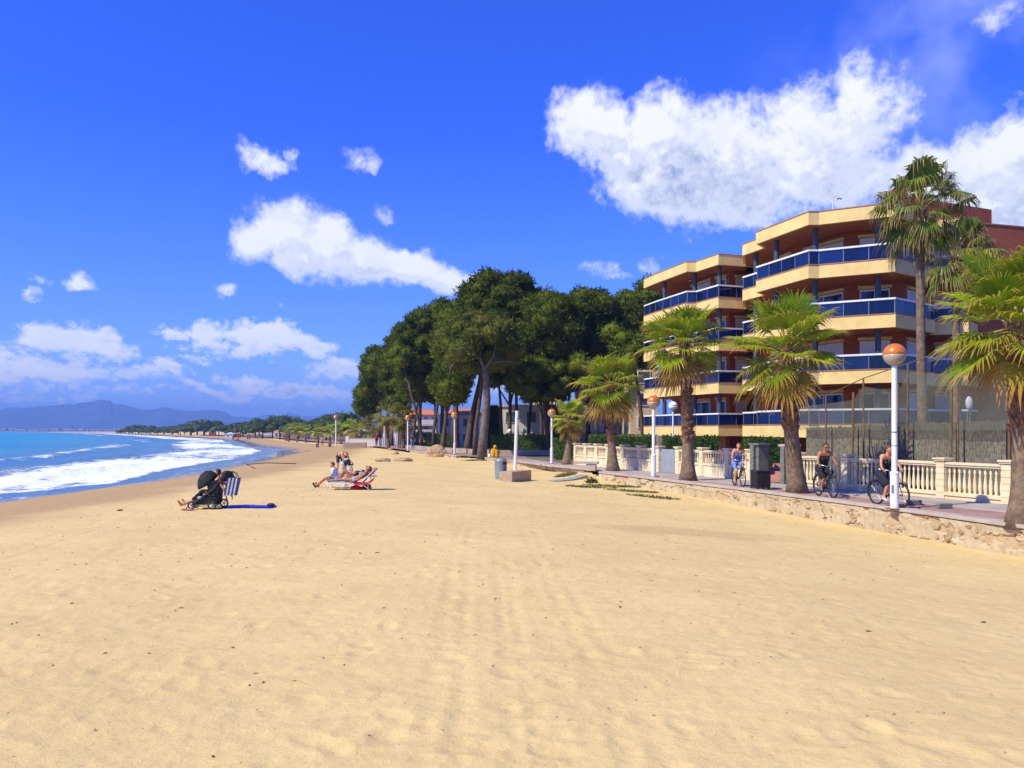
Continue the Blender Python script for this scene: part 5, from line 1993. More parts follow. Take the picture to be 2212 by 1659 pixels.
def house(x0, x1, y, dep, h, label, wall='bwhite', roof='hip', floors=2, nwin=3, name='house', z0=None, balcony=False, rh=1.0):
    z0 = gz(y) if z0 is None else z0
    root = thing(name, label, 'house' if name == 'house' else 'building', ((x0 + x1) / 2, y + dep / 2, z0))
    hx = (x1 - x0) / 2
    mb = MB()
    mb.box((0, 0, h / 2), (2 * hx, dep, h))
    mb.build('wall', M[wall], root)
    if roof == 'hip':
        mb = MB()
        e = 0.4
        mb.add([(-hx - e, -dep / 2 - e, h), (hx + e, -dep / 2 - e, h), (hx + e, dep / 2 + e, h), (-hx - e, dep / 2 + e, h), (-hx * .5, 0, h + rh), (hx * .5, 0, h + rh)],
               [(0, 1, 5, 4), (1, 2, 5), (2, 3, 4, 5), (3, 0, 4), (3, 2, 1, 0)])
        mb.build('roof', M['rooftile'], root)
    else:
        mb = MB()
        mb.box((0, 0, h + 0.12), (2 * hx + 0.3, dep + 0.3, 0.24))
        mb.build('roof', M['bwhite'], root)
    fh = h / floors
    for fl in range(floors):
        for k in range(nwin):
            cx = -hx + 2 * hx * (k + 0.5) / nwin
            mb = MB()
            ww, wh = 2 * hx / nwin * 0.42, fh * 0.48
            mb.box((cx, -dep / 2 - 0.03, fl * fh + fh * .5), (ww + .16, 0.1, wh + .16))
            w = mb.build('window', M['bwhite'], root)
            mb = MB()
            mb.box((cx, -dep / 2 - 0.07, fl * fh + fh * .5), (ww, 0.05, wh))
            mb.build('pane', M['winblue'], w)
        if balcony and fl > 0:
            mb = MB()
            mb.box((0, -dep / 2 - 0.75, fl * fh - 0.1), (2 * hx, 1.4, 0.2))
            mb.box((0, -dep / 2 - 1.42, fl * fh + 0.42), (2 * hx, 0.1, 0.85))
            mb.build('balcony', M['bwhite'], root)
            mb = MB()
            mb.box((0, -dep / 2 - 1.42, fl * fh + 0.89), (2 * hx + .02, 0.14, 0.08))
            mb.build('rail', M['greystone'], root)
    return root


Z_ = lambda y, D: CZ + (430 - y * .4629) / FP * D
house(X_(1255, 88), X_(1392, 88), 88, 9, Z_(800, 88), 'beige block of flats with long balconies behind the dark pine trunks', 'tan', 'flat', 4, 3, 'apartment_building', balcony=True)
house(X_(1362, 70), X_(1420, 70), 70, 10, Z_(790, 70), 'plain tall tan block beside the farther brick block', 'tan', 'flat', 4, 1, 'apartment_building')
house(X_(1080, 96), X_(1215, 96), 96, 9, Z_(878, 96), 'pale bluish white house wall behind the shaded hedge', 'bwhite', 'flat', 2, 3)
house(X_(1150, 100), X_(1200, 100), 101, 9, Z_(845, 101), 'tall white house with an outside stair deep in the grove', 'bwhite', 'flat', 3, 1)
house(X_(955, 118), X_(1035, 118), 118, 9, Z_(895, 118), 'low white house with orange roof behind the lamp post at the wall end', 'bwhite', 'hip', 2, 4)
house(X_(862, 140), X_(945, 140), 140, 10, Z_(892, 140), 'white hotel with orange eaves and long balconies above the walkers', 'bwhite', 'hip', 3, 5, balcony=True)
house(X_(815, 134), X_(880, 134), 133, 6, Z_(922, 134), 'low white pavilion with an orange tiled roof left of the hotel', 'bwhite', 'hip', 1, 5, rh=1.2)
house(X_(775, 170), X_(800, 170), 170, 8, Z_(905, 170), 'narrow pale blue tinted house behind the leftmost pine', 'bwhite', 'flat', 3, 1)
house(X_(592, 285), X_(612, 285), 285, 8, Z_(915, 285) + .7, 'pale house with a terracotta side standing in the distant wood', 'tan', 'flat', 2, 2, z0=-.75)
house(X_(700, 330), X_(725, 330), 330, 8, Z_(906, 330) + .7, 'house with an orange gable above the distant wood', 'tan', 'hip', 2, 2, z0=-.75)
house(X_(505, 395), X_(540, 395), 440, 8, 5.8, 'small white houses end glimpsed among the distant pines', 'bwhite', 'hip', 1, 2, z0=-.75)
# railings like white posts in front of the pavilion
root = thing('slatted_fence', 'white upright slatted fence in front of the low pavilion', 'fence', (X_(870, 118), 118, 0))
for k in range(22):
    mb = MB()
    mb.box((-4.6 + k * 0.42, 0, 1.0), (0.16, 0.08, 2.0))
    mb.build('slat', M['white'], root)
mb = MB()
mb.box((0, 0.06, 1.8), (9.4, 0.05, 0.12))
mb.build('rail', M['white'], root)
# white sea wall
root = thing('sea_wall', 'low whitewashed wall at the far end of the promenade', 'wall', (X_(790, 112), 112, -0.1))
mb = MB()
mb.box((0, 0, 0.55), (5.0, 0.4, 1.1), R(-8))
mb.build('wall', M['bwhite'], root)
mb = MB()
mb.box((-2.55, 0.3, 0.7), (0.45, 0.45, 1.4))
mb.build('pillar', M['white'], root)
mb = MB()
mb.box((0, 0, 1.13), (5.1, 0.5, 0.06), R(-8))
mb.build('coping', M['coping'], root)
# beach hut with blue roof, red kiosks
root = thing('beach_hut', 'small pale beach hut with a pale blue roof on the distant sand', 'hut', (X_(498, 330), 330, zat(X_(498, 330), 330)))
mb = MB()
mb.box((0, 0, .7), (3.4, 3, 1.4))
mb.build('wall', M['bwhite'], root)
mb = MB()
mb.add([(-2, -1.8, 1.4), (2, -1.8, 1.4), (2, 1.8, 1.4), (-2, 1.8, 1.4), (0, 0, 2.2)], [(0, 1, 4), (1, 2, 4), (2, 3, 4), (3, 0, 4), (3, 2, 1, 0)])
mb.build('roof', mat('blue_roof', (0.40, 0.58, 0.62), 0.7), root)
mb = MB()
mb.box((-.6, -1.53, .6), (.7, 0.06, 0.6))
mb.build('door', M['grey_metal'], root)
for (px, D, w_, h_, lab) in ((459, 395, 3, 1.9, 'dark red kiosk left of the blue roofed hut'), (514, 330, 2, 1.7, 'red kiosk just right of the blue roofed hut'), (621, 225, 1.1, 1.9, 'tall narrow dark red kiosk in front of the distant wood')):
    root = thing('kiosk', lab, 'kiosk', (X_(px, D), D, zat(X_(px, D), D)), group='red kiosks on the distant beach')
    mb = MB()
    mb.box((0, 0, h_ / 2), (w_, 1.6, h_))
    mb.build('wall', mat('kiosk_red', (0.35, 0.03, 0.03), 0.7), root)
    mb = MB()
    mb.box((0, 0, h_ + .08), (w_ + .3, 1.9, .16))
    mb.build('roof', M['bwhite'], root)
    mb = MB()
    mb.box((0, -.83, h_ * .55), (w_ * .6, .06, h_ * .3))
    mb.build('hatch', M['winblue'], root)
# ================================================================ people
def caps(mb, a, b_, ra, rb, n=10):
    a, b_ = Vector(a), Vector(b_)
    d_ = b_ - a
    L_ = d_.length
    if L_ < 1e-6:
        mb.ell(a, (ra, ra, ra), n, 8)
        return
    u = d_.normalized()
    pts, rr = [], []
    for k in range(4):
        th = math.pi / 2 * (k + .35) / 4.35
        pts.append(a - u * ra * math.cos(th)); rr.append(ra * math.sin(th))
    for k in range(5):
        s = k / 4
        pts.append(a + d_ * s); rr.append(ra + (rb - ra) * s)
    for k in range(4)[::-1]:
        th = math.pi / 2 * (k + .35) / 4.35
        pts.append(b_ + u * rb * math.cos(th)); rr.append(rb * math.sin(th))
    mb.tube(pts, rr, n)


def remesh(o, vox, smooth=3):
    m_ = o.modifiers.new('remesh', 'REMESH')
    m_.mode = 'VOXEL'
    m_.voxel_size = vox
    m_.use_smooth_shade = True
    s = o.modifiers.new('smooth', 'SMOOTH')
    s.factor = 0.5
    s.iterations = smooth
    return o


HEADF = None


def person(name_label, loc, J, skin='skin', vox=0.014, face=(0, -1, 0), rz=0.0, sc=1.0, wear=(), hair='hair', hair_style='short', group=None, grip=None, female=False, head_r=0.098, fingers=True, cat='person'):
    """J: joints in metres, local frame; x right, y away, z up"""
    root = thing('person', name_label, cat, loc, rz, group)
    J = {k: Vector(v) * sc for k, v in J.items()}
    S = sc
    mb = MB()
    f = Vector(face).normalized()
    hd = J['head']
    up = (hd - J['neck']).normalized()
    right = f.cross(up).normalized()
    f2 = up.cross(right).normalized()
    HM = Matrix((right, f2, up)).transposed()
    r = head_r * S
    mb.ell(hd, (r * 0.80, r * 0.95, r * 1.16), 16, 12, HM)
    caps(mb, hd - up * r * 0.55 + f2 * r * 0.35, hd - up * r * 0.85 + f2 * r * 0.5, r * 0.48, r * 0.36)      # jaw and chin
    caps(mb, hd + f2 * r * 0.90 + up * r * .1, hd + f2 * r * 1.12 - up * r * 0.22, r * 0.12, r * 0.20, 8)     # nose
    caps(mb, hd + f2 * r * .88 - up * r * .5 - right * r * .2, hd + f2 * r * .88 - up * r * .5 + right * r * .2, r * .12, r * .12, 6)
    for s in (-1, 1):
        mb.ell(hd + right * s * r * 0.80 - up * r * 0.08, (r * 0.12, r * 0.22, r * 0.30), 8, 6, HM)
    ch, pe = J['chest'], J['pelvis']
    caps(mb, J['neck'], hd - up * r * 0.4, 0.060 * S, 0.055 * S)
    shL, shR = J['shL'], J['shR']
    k_ = 0.90 if female else 1.0
    caps(mb, J['neck'] - up * .01, (shL + shR) / 2, 0.062 * S, 0.085 * S)
    for sh in (shL, shR):
        caps(mb, (shL + shR) / 2, sh, 0.085 * S * k_, 0.062 * S * k_)
        caps(mb, sh * .75 + (shL + shR) * .125, ch, 0.095 * S * k_, 0.115 * S * k_)
    side = (J['hipR'] - J['hipL']).normalized()
    for s in (-1, 1):
        caps(mb, ch + side * s * .055 * S, pe + side * s * .05 * S, 0.105 * S * k_, 0.105 * S)
        caps(mb, pe, J['hipR' if s > 0 else 'hipL'], 0.115 * S, 0.105 * S)
    if female:
        fw = (ch - pe).cross(side).normalized()
        if fw.dot(f2) < 0: fw = -fw
        for s in (-1, 1):
            mb.ell(ch + side * s * .075 * S + fw * 0.09 * S, (.055 * S,) * 3, 8, 6)
    for s in 'LR':
        caps(mb, J['hip' + s], J['kn' + s], 0.088 * S, 0.056 * S)
        mid = J['kn' + s].lerp(J['an' + s], .35)
        caps(mb, J['kn' + s], mid, 0.054 * S, 0.056 * S)
        caps(mb, mid, J['an' + s], 0.054 * S, 0.036 * S)
        caps(mb, J['an' + s], J['to' + s], 0.038 * S, 0.026 * S)
        caps(mb, J['an' + s] - Vector((0, 0, 0.03)) * S, J['to' + s], 0.034 * S, 0.028 * S)
        caps(mb, J['sh' + s], J['el' + s], 0.050 * S * k_, 0.038 * S * k_)
        caps(mb, J['el' + s], J['wr' + s], 0.039 * S * k_, 0.026 * S)
        # hand
        fd = J.get('ha' + s)
        fd = (fd - J['wr' + s]).normalized() if fd is not None else (J['wr' + s] - J['el' + s]).normalized()
        pal = J['wr' + s] + fd * 0.055 * S
        sd_ = fd.cross(Vector((0, 0, 1)))
        if sd_.length < .1: sd_ = fd.cross(Vector((0, 1, 0)))
        sd_.normalize()
        dn = sd_.cross(fd).normalized()
        if dn.z > 0: dn = -dn
        for q in (-1, 1):
            caps(mb, J['wr' + s], pal + sd_ * q * .02 * S, 0.024 * S, 0.020 * S)
        if fingers:
            for q, L_ in ((-1.5, .066), (-.5, .078), (.5, .074), (1.5, .058)):
                b0 = pal + sd_ * q * 0.021 * S + fd * .028 * S
                b1 = b0 + fd * L_ * .5 * S + dn * .02 * S
                b2 = b1 + (fd * .5 + dn).normalized() * L_ * .45 * S
                caps(mb, b0, b1, .0105 * S, .0095 * S, 7)
                caps(mb, b1, b2, .0095 * S, .008 * S, 7)
            t0 = J['wr' + s] + fd * .03 * S - sd_ * .02 * S
            t1 = t0 + fd * .03 * S - sd_ * .03 * S
            caps(mb, t0, t1, .012 * S, .011 * S, 7)
            caps(mb, t1, t1 + fd * .03 * S + dn * .012 * S, .011 * S, .009 * S, 7)
        else:
            caps(mb, pal, pal + fd * .05 * S, .024 * S, .016 * S)
    body = mb.build('body', M[skin], root)
    remesh(body, vox * S)
    # hair
    if hair:
        mb = MB()
        hc = hd + up * r * .16 - f2 * r * .12
        mb.ell(hc, (r * .92, r * 1.02, r * 1.10), 16, 10, HM)
        if hair_style == 'long':
            caps(mb, hd - f2 * r * .55, hd - f2 * r * .9 - up * r * 2.0, r * .7, r * .35)
        if hair_style == 'bun':
            mb.ell(hd - f2 * r * 1.1 + up * r * .7, (r * .42,) * 3, 10, 8)
        h_ = mb.build('hair', M[hair], root)
        # cut the face free
        h_.data.materials[0] = M[hair]
        vs = h_.data.vertices
        for v in vs:
            d_ = v.co - hd
            fy, uz = d_.dot(f2) / r, d_.dot(up) / r
            if fy > 0.15 and uz < 0.62:
                v.co = v.co - f2 * (fy - 0.15) * r * 1.0
                v.co = v.co * 1.0
        remesh(h_, max(.009, vox * .8) * S, 2)
    for s in (-1, 1):
        mb = MB()
        mb.ell(hd + f2 * r * .90 + right * s * r * .32 + up * r * .12, (r * .13, r * .06, r * .08), 8, 6, HM)
        mb.build('eye', M['hair'], root, smooth=True)
    for w in wear:
        kind, material = w[0], w[1]
        mb = MB()
        e = 0.014 * S
        if kind in ('top', 'tshirt', 'dress', 'strap_top'):
            lo = pe if kind != 'crop' else ch
            for s, h in ((-1, 'L'), (1, 'R')):
                caps(mb, ch + side * s * .055 * S, pe + side * s * .05 * S, 0.105 * S * k_ + e, 0.105 * S + e)
                if kind in ('tshirt',):
                    caps(mb, J['sh' + h], J['sh' + h].lerp(J['el' + h], .55), .060 * S + e, .055 * S + e)
                    caps(mb, (shL + shR) / 2, J['sh' + h], 0.085 * S + e, 0.070 * S + e)
                    caps(mb, J['sh' + h] * .75 + (shL + shR) * .125, ch, 0.095 * S + e, 0.115 * S + e)
                else:
                    caps(mb, J['sh' + h].lerp(ch, .55), ch, 0.085 * S + e, 0.105 * S + e)
            if female:
                fw = (ch - pe).cross(side).normalized()
                if fw.dot(f2) < 0: fw = -fw
                for s in (-1, 1):
                    mb.ell(ch + side * s * .075 * S + fw * 0.09 * S, (.055 * S + e,) * 3, 8, 6)
            nm = {'top': 'top', 'tshirt': 'tshirt', 'dress': 'dress', 'strap_top': 'top'}[kind]
            if kind == 'dress':
                for h in 'LR':
                    caps(mb, J['hip' + h], J['hip' + h].lerp(J['kn' + h], .85), .115 * S + e, .105 * S + e)
                caps(mb, J['hipL'].lerp(J['knL'], .7), J['hipR'].lerp(J['knR'], .7), .10 * S, .10 * S)
                if len(w) > 2:
                    bk = Vector(w[2]) * S
                    caps(mb, pe, pe + bk, .12 * S, .09 * S)
        if kind in ('shorts', 'leggings', 'trousers'):
            u = {'shorts': .72, 'leggings': 1.0, 'trousers': 1.0}[kind]
            caps(mb, pe + side * .04 * S, pe - side * .04 * S, .122 * S + e, .122 * S + e)
            for h in 'LR':
                caps(mb, pe, J['hip' + h], 0.115 * S + e, 0.105 * S + e)
                caps(mb, J['hip' + h], J['hip' + h].lerp(J['kn' + h], u), .09 * S + e, (.062 if u == 1 else .075) * S + e)
                if kind == 'trousers':
                    caps(mb, J['kn' + h], J['kn' + h].lerp(J['an' + h], .9), .058 * S + e, .045 * S + e)
                if kind == 'leggings':
                    caps(mb, J['kn' + h], J['kn' + h].lerp(J['an' + h], .55), .056 * S + e, .050 * S + e)
            nm = kind
        if kind == 'bikini':
            fw = (ch - pe).cross(side).normalized()
            if fw.dot(f2) < 0: fw = -fw
            for s in (-1, 1):
                mb.ell(ch + side * s * .075 * S + fw * 0.10 * S, (.060 * S + e,) * 3, 8, 6)
            caps(mb, ch - side * .12 * S + fw * .02 * S, ch + side * .12 * S + fw * .02 * S, .03 * S, .03 * S)
            caps(mb, pe - side * .07 * S, pe + side * .07 * S, .112 * S + e, .112 * S + e)
            nm = 'bikini'
        if kind == 'shoes':
            for h in 'LR':
                mb2 = MB()
                a_, t_ = J['an' + h], J['to' + h]
                caps(mb2, a_ - Vector((0, 0, .035)) * S, t_, .046 * S, .042 * S)
                caps(mb2, a_ - (t_ - a_) * .25, a_, .044 * S, .040 * S)
                o_ = mb2.build('shoe', material, root)
                remesh(o_, .012 * S)
            continue
        if kind == 'sunglasses':
            mb2 = MB()
            for s in (-1, 1):
                mb2.ell(hd + f2 * r * 1.0 + right * s * r * .36 + up * r * .12, (r * .30, r * .10, r * .22), 12, 8, HM)
                caps(mb2, hd + f2 * r * .95 + right * s * r * .6 + up * r * .14, hd + right * s * r * .88 + up * r * .1, r * .05, r * .05, 6)
            mb2.build('sunglasses', M['black'], root, smooth=True)
            continue
        if kind == 'hood':
            mb.ell(hd + up * r * .12 - f2 * r * .1, (r * 1.25, r * 1.3, r * 1.35), 14, 10, HM)
            caps(mb, J['neck'], hd, .10 * S, .09 * S)
            caps(mb, ch + side * .1 * S, pe + side * .12 * S, .15 * S, .18 * S)
            caps(mb, ch - side * .1 * S, pe - side * .12 * S, .15 * S, .18 * S)
            for h in 'LR':
                caps(mb, J['sh' + h], J['el' + h], .085 * S, .075 * S)
                caps(mb, J['el' + h], J['wr' + h], .075 * S, .05 * S)
                caps(mb, (shL + shR) / 2, J['sh' + h], 0.11 * S, 0.09 * S)
            nm = 'hooded_jacket'
        if not mb.v:
            continue
        o_ = mb.build(nm, material, root)
        remesh(o_, .016 * S, 2)
    return root


def stand_pose(step=0.12, arm=0.06, w=0.19):
    return dict(pelvis=(0, 0, .96), chest=(0, 0, 1.27), neck=(0, .01, 1.46), head=(0, -.01, 1.62), shL=(-w, 0, 1.41), shR=(w, 0, 1.41),
                elL=(-w - .05, arm, 1.13), elR=(w + .05, -arm, 1.13), wrL=(-w - .04, -arm * .6, .88), wrR=(w + .04, arm * .6 - .1, .88),
                hipL=(-.09, 0, .90), hipR=(.09, 0, .90), knL=(-.10, -step * .5, .49), knR=(.10, step * .35, .49), anL=(-.10, -step, .08), anR=(.10, step, .09),
                toL=(-.11, -step - .15, .03), toR=(.11, step - .14, .03))


# ---------------------------------------------------------------- bicycles
def wheel_mb(r_, tyre=0.022):
    t_ = MB()
    n = 40
    for k in range(n):
        pass
    pts = [(r_ * math.cos(2 * math.pi * k / n), 0, r_ * math.sin(2 * math.pi * k / n)) for k in range(n)]
    vs, fs = [], []
    q = 8
    for k in range(n):
        a = 2 * math.pi * k / n
        for j in range(q):
            b_ = 2 * math.pi * j / q
            rr = r_ + tyre * math.cos(b_)
            vs.append((rr * math.cos(a), tyre * math.sin(b_), rr * math.sin(a)))
    for k in range(n):
        for j in range(q):
            k2, j2 = (k + 1) % n, (j + 1) % q
            fs.append((k * q + j, k * q + j2, k2 * q + j2, k2 * q + j))
    t_.add(vs, fs)
    rim = MB()
    ri = r_ - tyre * 1.2
    vs, fs = [], []
    for k in range(n):
        a = 2 * math.pi * k / n
        for (dr, dy) in ((0, -.012), (-.015, -.008), (-.015, .008), (0, .012)):
            vs.append(((ri + dr) * math.cos(a), dy, (ri + dr) * math.sin(a)))
    for k in range(n):
        k2 = (k + 1) % n
        for j in range(4):
            fs.append((k * 4 + j, k * 4 + (j + 1) % 4, k2 * 4 + (j + 1) % 4, k2 * 4 + j))
    rim.add(vs, fs)
    sp = MB()
    for k in range(18):
        a = 2 * math.pi * k / 18
        a2 = a + .35 * (1 if k % 2 else -1)
        sy_ = .025 if k % 2 else -.025
        sp.tube([(.02 * math.cos(a2), sy_, .02 * math.sin(a2)), (ri * math.cos(a), 0, ri * math.sin(a))], .0022, 4)
    sp.tube([(0, -.045, 0), (0, .045, 0)], .022, 8)
    return t_, rim, sp


def bicycle(loc, rz, label, frame_mat, cruiser=True, basket=False):
    """rides along local +x"""
    root = thing('bicycle', label, 'bicycle', loc, rz)
    R_ = .335
    for x in (-.53, .53):
        t_, rim, sp = wheel_mb(R_)
        w = t_.build('wheel', M['rubber'], root, smooth=True)
        w.location = (x, 0, R_ + .022)
        rim.build('rim', M['darkmetal'], w)
        sp.build('spokes', M['chrome'], w)
    h = R_ + .022
    bb = (-.08, 0, .29)
    st = (-.26, 0, .82)
    hdt, hdb = (.36, 0, .86), (.41, 0, .66)
    mb = MB()
    mb.tube([bb, (-.22, 0, .70)], .016, 8)
    mb.tube([(-.22, 0, .70), st], .013, 8)
    mb.tube([hdt, hdb], .020, 8)
    mb.tube([bb, (.15, 0, .42), (.405, 0, .68)], .019, 8)
    mb.tube([(-.19, 0, .62), (.1, 0, .68), (.375, 0, .80)], .015, 8)
    for s in (-1, 1):
        mb.tube([bb, (-.53, s * .055, h)], .010, 6)
        mb.tube([(-.20, 0, .66), (-.53, s * .055, h)], .008, 6)
    mb.build('frame', frame_mat, root, smooth=True)
    mb = MB()
    for s in (-1, 1):
        mb.tube([(.41, s * .03, .66), (.44, s * .055, .52), (.53, s * .055, h)], .011, 6)
    mb.build('fork', frame_mat, root, smooth=True)
    mb = MB()
    mb.tube([hdt, (.34, 0, .98)], .012, 8)
    mb.tube([(.16, -.30, 1.03), (.26, -.27, 1.04), (.35, -.10, 1.0), (.35, .10, 1.0), (.26, .27, 1.04), (.16, .30, 1.03)], .011, 8)
    mb.build('handlebar', M['chrome'], root, smooth=True)
    for s in (-1, 1):
        mb = MB()
        mb.tube([(.25, s * .275, 1.04), (.13, s * .305, 1.03)], .017, 8)
        mb.build('grip', M['rubber'], root, smooth=True)
    mb = MB()
    mb.ell((-.30, 0, .845), (.13, .09, .035), 12, 8)
    mb.ell((-.19, 0, .85), (.12, .04, .028), 12, 8)
    mb.build('saddle', M['rubber'], root, smooth=True)
    mb = MB()
    vs = []
    mb.tube([(bb[0], -.10, bb[2]), (bb[0], .10, bb[2])], .02, 8)
    mb.tube([(bb[0], -.07, bb[2]), (bb[0], -.05, bb[2])], .09, 16)
    mb.tube([(bb[0], -.10, bb[2]), (bb[0] + .12, -.10, bb[2] - .12)], .011, 6)
    mb.tube([(bb[0], .10, bb[2]), (bb[0] - .12, .10, bb[2] + .12)], .011, 6)
    mb.box((bb[0] + .12, -.15, bb[2] - .12), (.09, .09, .02))
    mb.box((bb[0] - .12, .15, bb[2] + .12), (.09, .09, .02))
    mb.build('crankset', M['darkmetal'], root)
    for x in (-.53, .53):
        mb = MB()
        a0, a1 = (R(20), R(200)) if x < 0 else (R(50), R(175))
        arc = [(x + (R_ + .05) * math.cos(a0 + (a1 - a0) * k / 12), h + (R_ + .05) * math.sin(a0 + (a1 - a0) * k / 12)) for k in range(13)]
        for k in range(12):
            (xa, za), (xb, zb_) = arc[k], arc[k + 1]
            mb.quad((xa, -.025, za), (xb, -.025, zb_), (xb, .025, zb_), (xa, .025, za))
        mb.build('mudguard', frame_mat, root)
    mb = MB()
    mb.box((-.55, 0, .73), (.34, .14, .015))
    mb.tube([(-.66, .06, .73), (-.53, .06, h)], .006, 5)
    mb.tube([(-.66, -.06, .73), (-.53, -.06, h)], .006, 5)
    mb.build('rear_rack', M['darkmetal'], root)
    mb = MB()
    mb.tube([(-.05, .06, .28), (-.16, .20, .04)], .009, 6)
    mb.build('kickstand', M['chrome'], root)
    if basket:
        mb = MB()
        mb.box((.55, 0, .92), (.24, .32, .20))
        mb.build('basket', M['darkmetal'], root)
    return root


def rider_pose(lean=0.10):
    P = dict(pelvis=(-.29, 0, .96), chest=(-.20 + lean, 0, 1.27), neck=(-.13 + lean, 0, 1.45), head=(-.08 + lean, 0, 1.61),
             shL=(-.15 + lean, .18, 1.40), shR=(-.15 + lean, -.18, 1.40), elL=(.0 + lean * .5, .27, 1.19), elR=(.0 + lean * .5, -.27, 1.19), wrL=(.13, .29, 1.07), wrR=(.13, -.29, 1.07),
             haL=(.22, .285, 1.04), haR=(.22, -.285, 1.04),
             hipL=(-.27, .10, .92), hipR=(-.27, -.10, .92), knL=(.12, .13, .80), knR=(.12, -.12, .62), anL=(-.14, .14, .50), anR=(.0, -.14, .26), toL=(.0, .15, .44), toR=(.12, -.15, .19))
    return P


def rider(loc, rz, label, **kw):
    return person(label, loc, rider_pose(kw.pop('lean', .10)), rz=rz, face=kw.pop('face', (1, 0, 0)), **kw)


navy = cloth('navy_cloth', (0.010, 0.012, 0.035))
x, y = 10.56, 23.0
rz_ = math.atan2(-.98, .20)
bicycle((x, y, 0), rz_, 'black bicycle ridden past the nearest lamp post', M['black'])
rider((x, y, 0), rz_, 'cyclist in a navy dress and white top partly hidden by the nearest lamp post', skin='skin', female=True, hair='hair_brown', hair_style='bun', vox=.011,
      wear=(('dress', navy, (-.12, 0, -.12)), ('top', cloth('white_cloth', (.72, .72, .74))), ('shoes', cloth('white_shoe', (.6, .6, .6)))), face=(1, .3, 0))
x, y = 10.02, 26.2
rz_ = math.atan2(-1, .06)
bicycle((x, y, 0), rz_, 'dark bicycle ridden by the woman in black behind the big palm', M['darkmetal'])
rider((x, y, 0), rz_, 'tanned cyclist in a black strapless dress and sunglasses right of the big palm', skin='skin_tan', female=True, hair='hair', hair_style='bun', vox=.011,
      wear=(('dress', cloth('black_cloth', (.008, .008, .010)), (-.08, 0, -.1)), ('sunglasses', M['black']), ('shoes', M['black'])), face=(1, 0, 0))
x, y = 8.62, 31.2
rz_ = math.atan2(-1, .02)
bicycle((x, y, 0), rz_, 'black bicycle behind the slatted litter bin', M['black'])
rider((x, y, 0), rz_, 'cyclist in a blue strapless top and blue shorts beside the slatted bin', skin='skin', female=True, hair='hair', hair_style='long', vox=.012, sc=.97,
      wear=(('top', cloth('blue_cloth', (.10, .14, .42))), ('shorts', cloth('denim_blue', (.14, .24, .62))), ('shoes', cloth('sandal', (.35, .2, .12)))), face=(1, 0, 0))

# ---------------------------------------------------------------- furniture on the promenade
M['binblack'] = mat('bin_black', (0.015, 0.014, 0.016), 0.5, (0.03, 0.028, 0.03), 4)


def slat_bin(loc, label, w=.50, h=.68, rz=0.2):
    root = thing('litter_bin', label, 'litter bin', loc, rz)
    mb = MB()
    mb.box((0, 0, h * .55), (w - .06, w - .06, h * .85))
    mb.build('liner', M['black'], root)
    for k in range(8):
        s = -w / 2 + .03 + (w - .06) * k / 7
        for (px_, py_) in ((s, -w / 2), (s, w / 2), (-w / 2, s), (w / 2, s)):
            mb = MB()
            mb.box((px_, py_, h * .53), (.035, .035, h * .88))
            mb.build('slat', M['binblack'], root)
    mb = MB()
    mb.box((0, 0, h), (w + .06, w + .06, .04))
    mb.build('rim', M['binblack'], root)
    for s in (-1, 1):
        mb = MB()
        mb.box((s * w * .46, -w * .46, .05), (.05, .05, .1))
        mb.box((s * w * .46, w * .46, .05), (.05, .05, .1))
        mb.build('leg', M['binblack'], root)
    return root


x, y = ground(760.5, 489.5)
slat_bin((x, y, 0), 'black slatted litter bin on the promenade in front of the cyclist in blue')
x, y = ground(570, 462.5)
slat_bin((x + .7, y + 2.2, 0), 'small dark slatted bin between the lamp post and the young palm', .5, .7)
# low dark blocks on the grey path
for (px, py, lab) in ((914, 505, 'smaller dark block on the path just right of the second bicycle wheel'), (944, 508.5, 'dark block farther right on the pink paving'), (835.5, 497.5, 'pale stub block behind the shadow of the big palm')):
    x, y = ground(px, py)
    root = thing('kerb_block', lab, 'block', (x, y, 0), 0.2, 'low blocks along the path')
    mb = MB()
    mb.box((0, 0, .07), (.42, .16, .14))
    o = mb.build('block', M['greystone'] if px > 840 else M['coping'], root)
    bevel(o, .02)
# stone bench
x, y = ground(589, 471)
root = thing('stone_bench', 'stone slab bench on a block foot left of the first palm at the wall', 'bench', (x, y + .3, 0), -.25)
mb = MB()
mb.box((-.1, 0, .43), (1.25, .5, .12))
bevel(mb.build('seat', M['coping'], root), .015)
mb = MB()
mb.box((.15, 0, .185), (.5, .4, .37))
bevel(mb.build('foot', M['coping'], root), .015)
# grey perforated bin on the sand
x, y = (500.8 - 512) / FP * 41.5, 41.5
zb_ = zat(x, y)
root = thing('beach_bin', 'tall grey cylindrical litter bin with round holes standing in the sand', 'litter bin', (x, y, zb_ - .05))
mb = MB()
mb.lathe([(.25, 0), (.29, .05), (.31, 1.02), (.30, 1.06), (.24, 1.12), (.10, 1.15)], n=28)
mb.build('body', M['grey_metal'], root, smooth=False)
mb = MB()
mb.lathe([(.318, .98), (.325, .99), (.325, 1.03), (.318, 1.04)], n=28)
mb.build('band', M['chrome'], root)
mb = MB()
for k in range(6):
    a = R(-62 + k * 11)
    mb.box((.305 * math.cos(a), .305 * math.sin(a), .90), (.03, .062, .15), a)
mb.build('opening', M['black'], root)
for (a, z) in ((-50, .60), (-36, .60), (-43, .72), (-24, .72), (-52, .46), (-38, .48), (-25, .54)):
    mb = MB()
    a = R(a)
    mb.tube([(.296 * math.cos(a), .296 * math.sin(a), z), (.318 * math.cos(a), .318 * math.sin(a), z)], .028, 10)
    mb.build('hole', M['black'], root)
mb = MB()
mb.ell((.05, -.15, 0.02), (.42, .32, .09), 12, 6)
mb.build('footing', M['rock'], root)
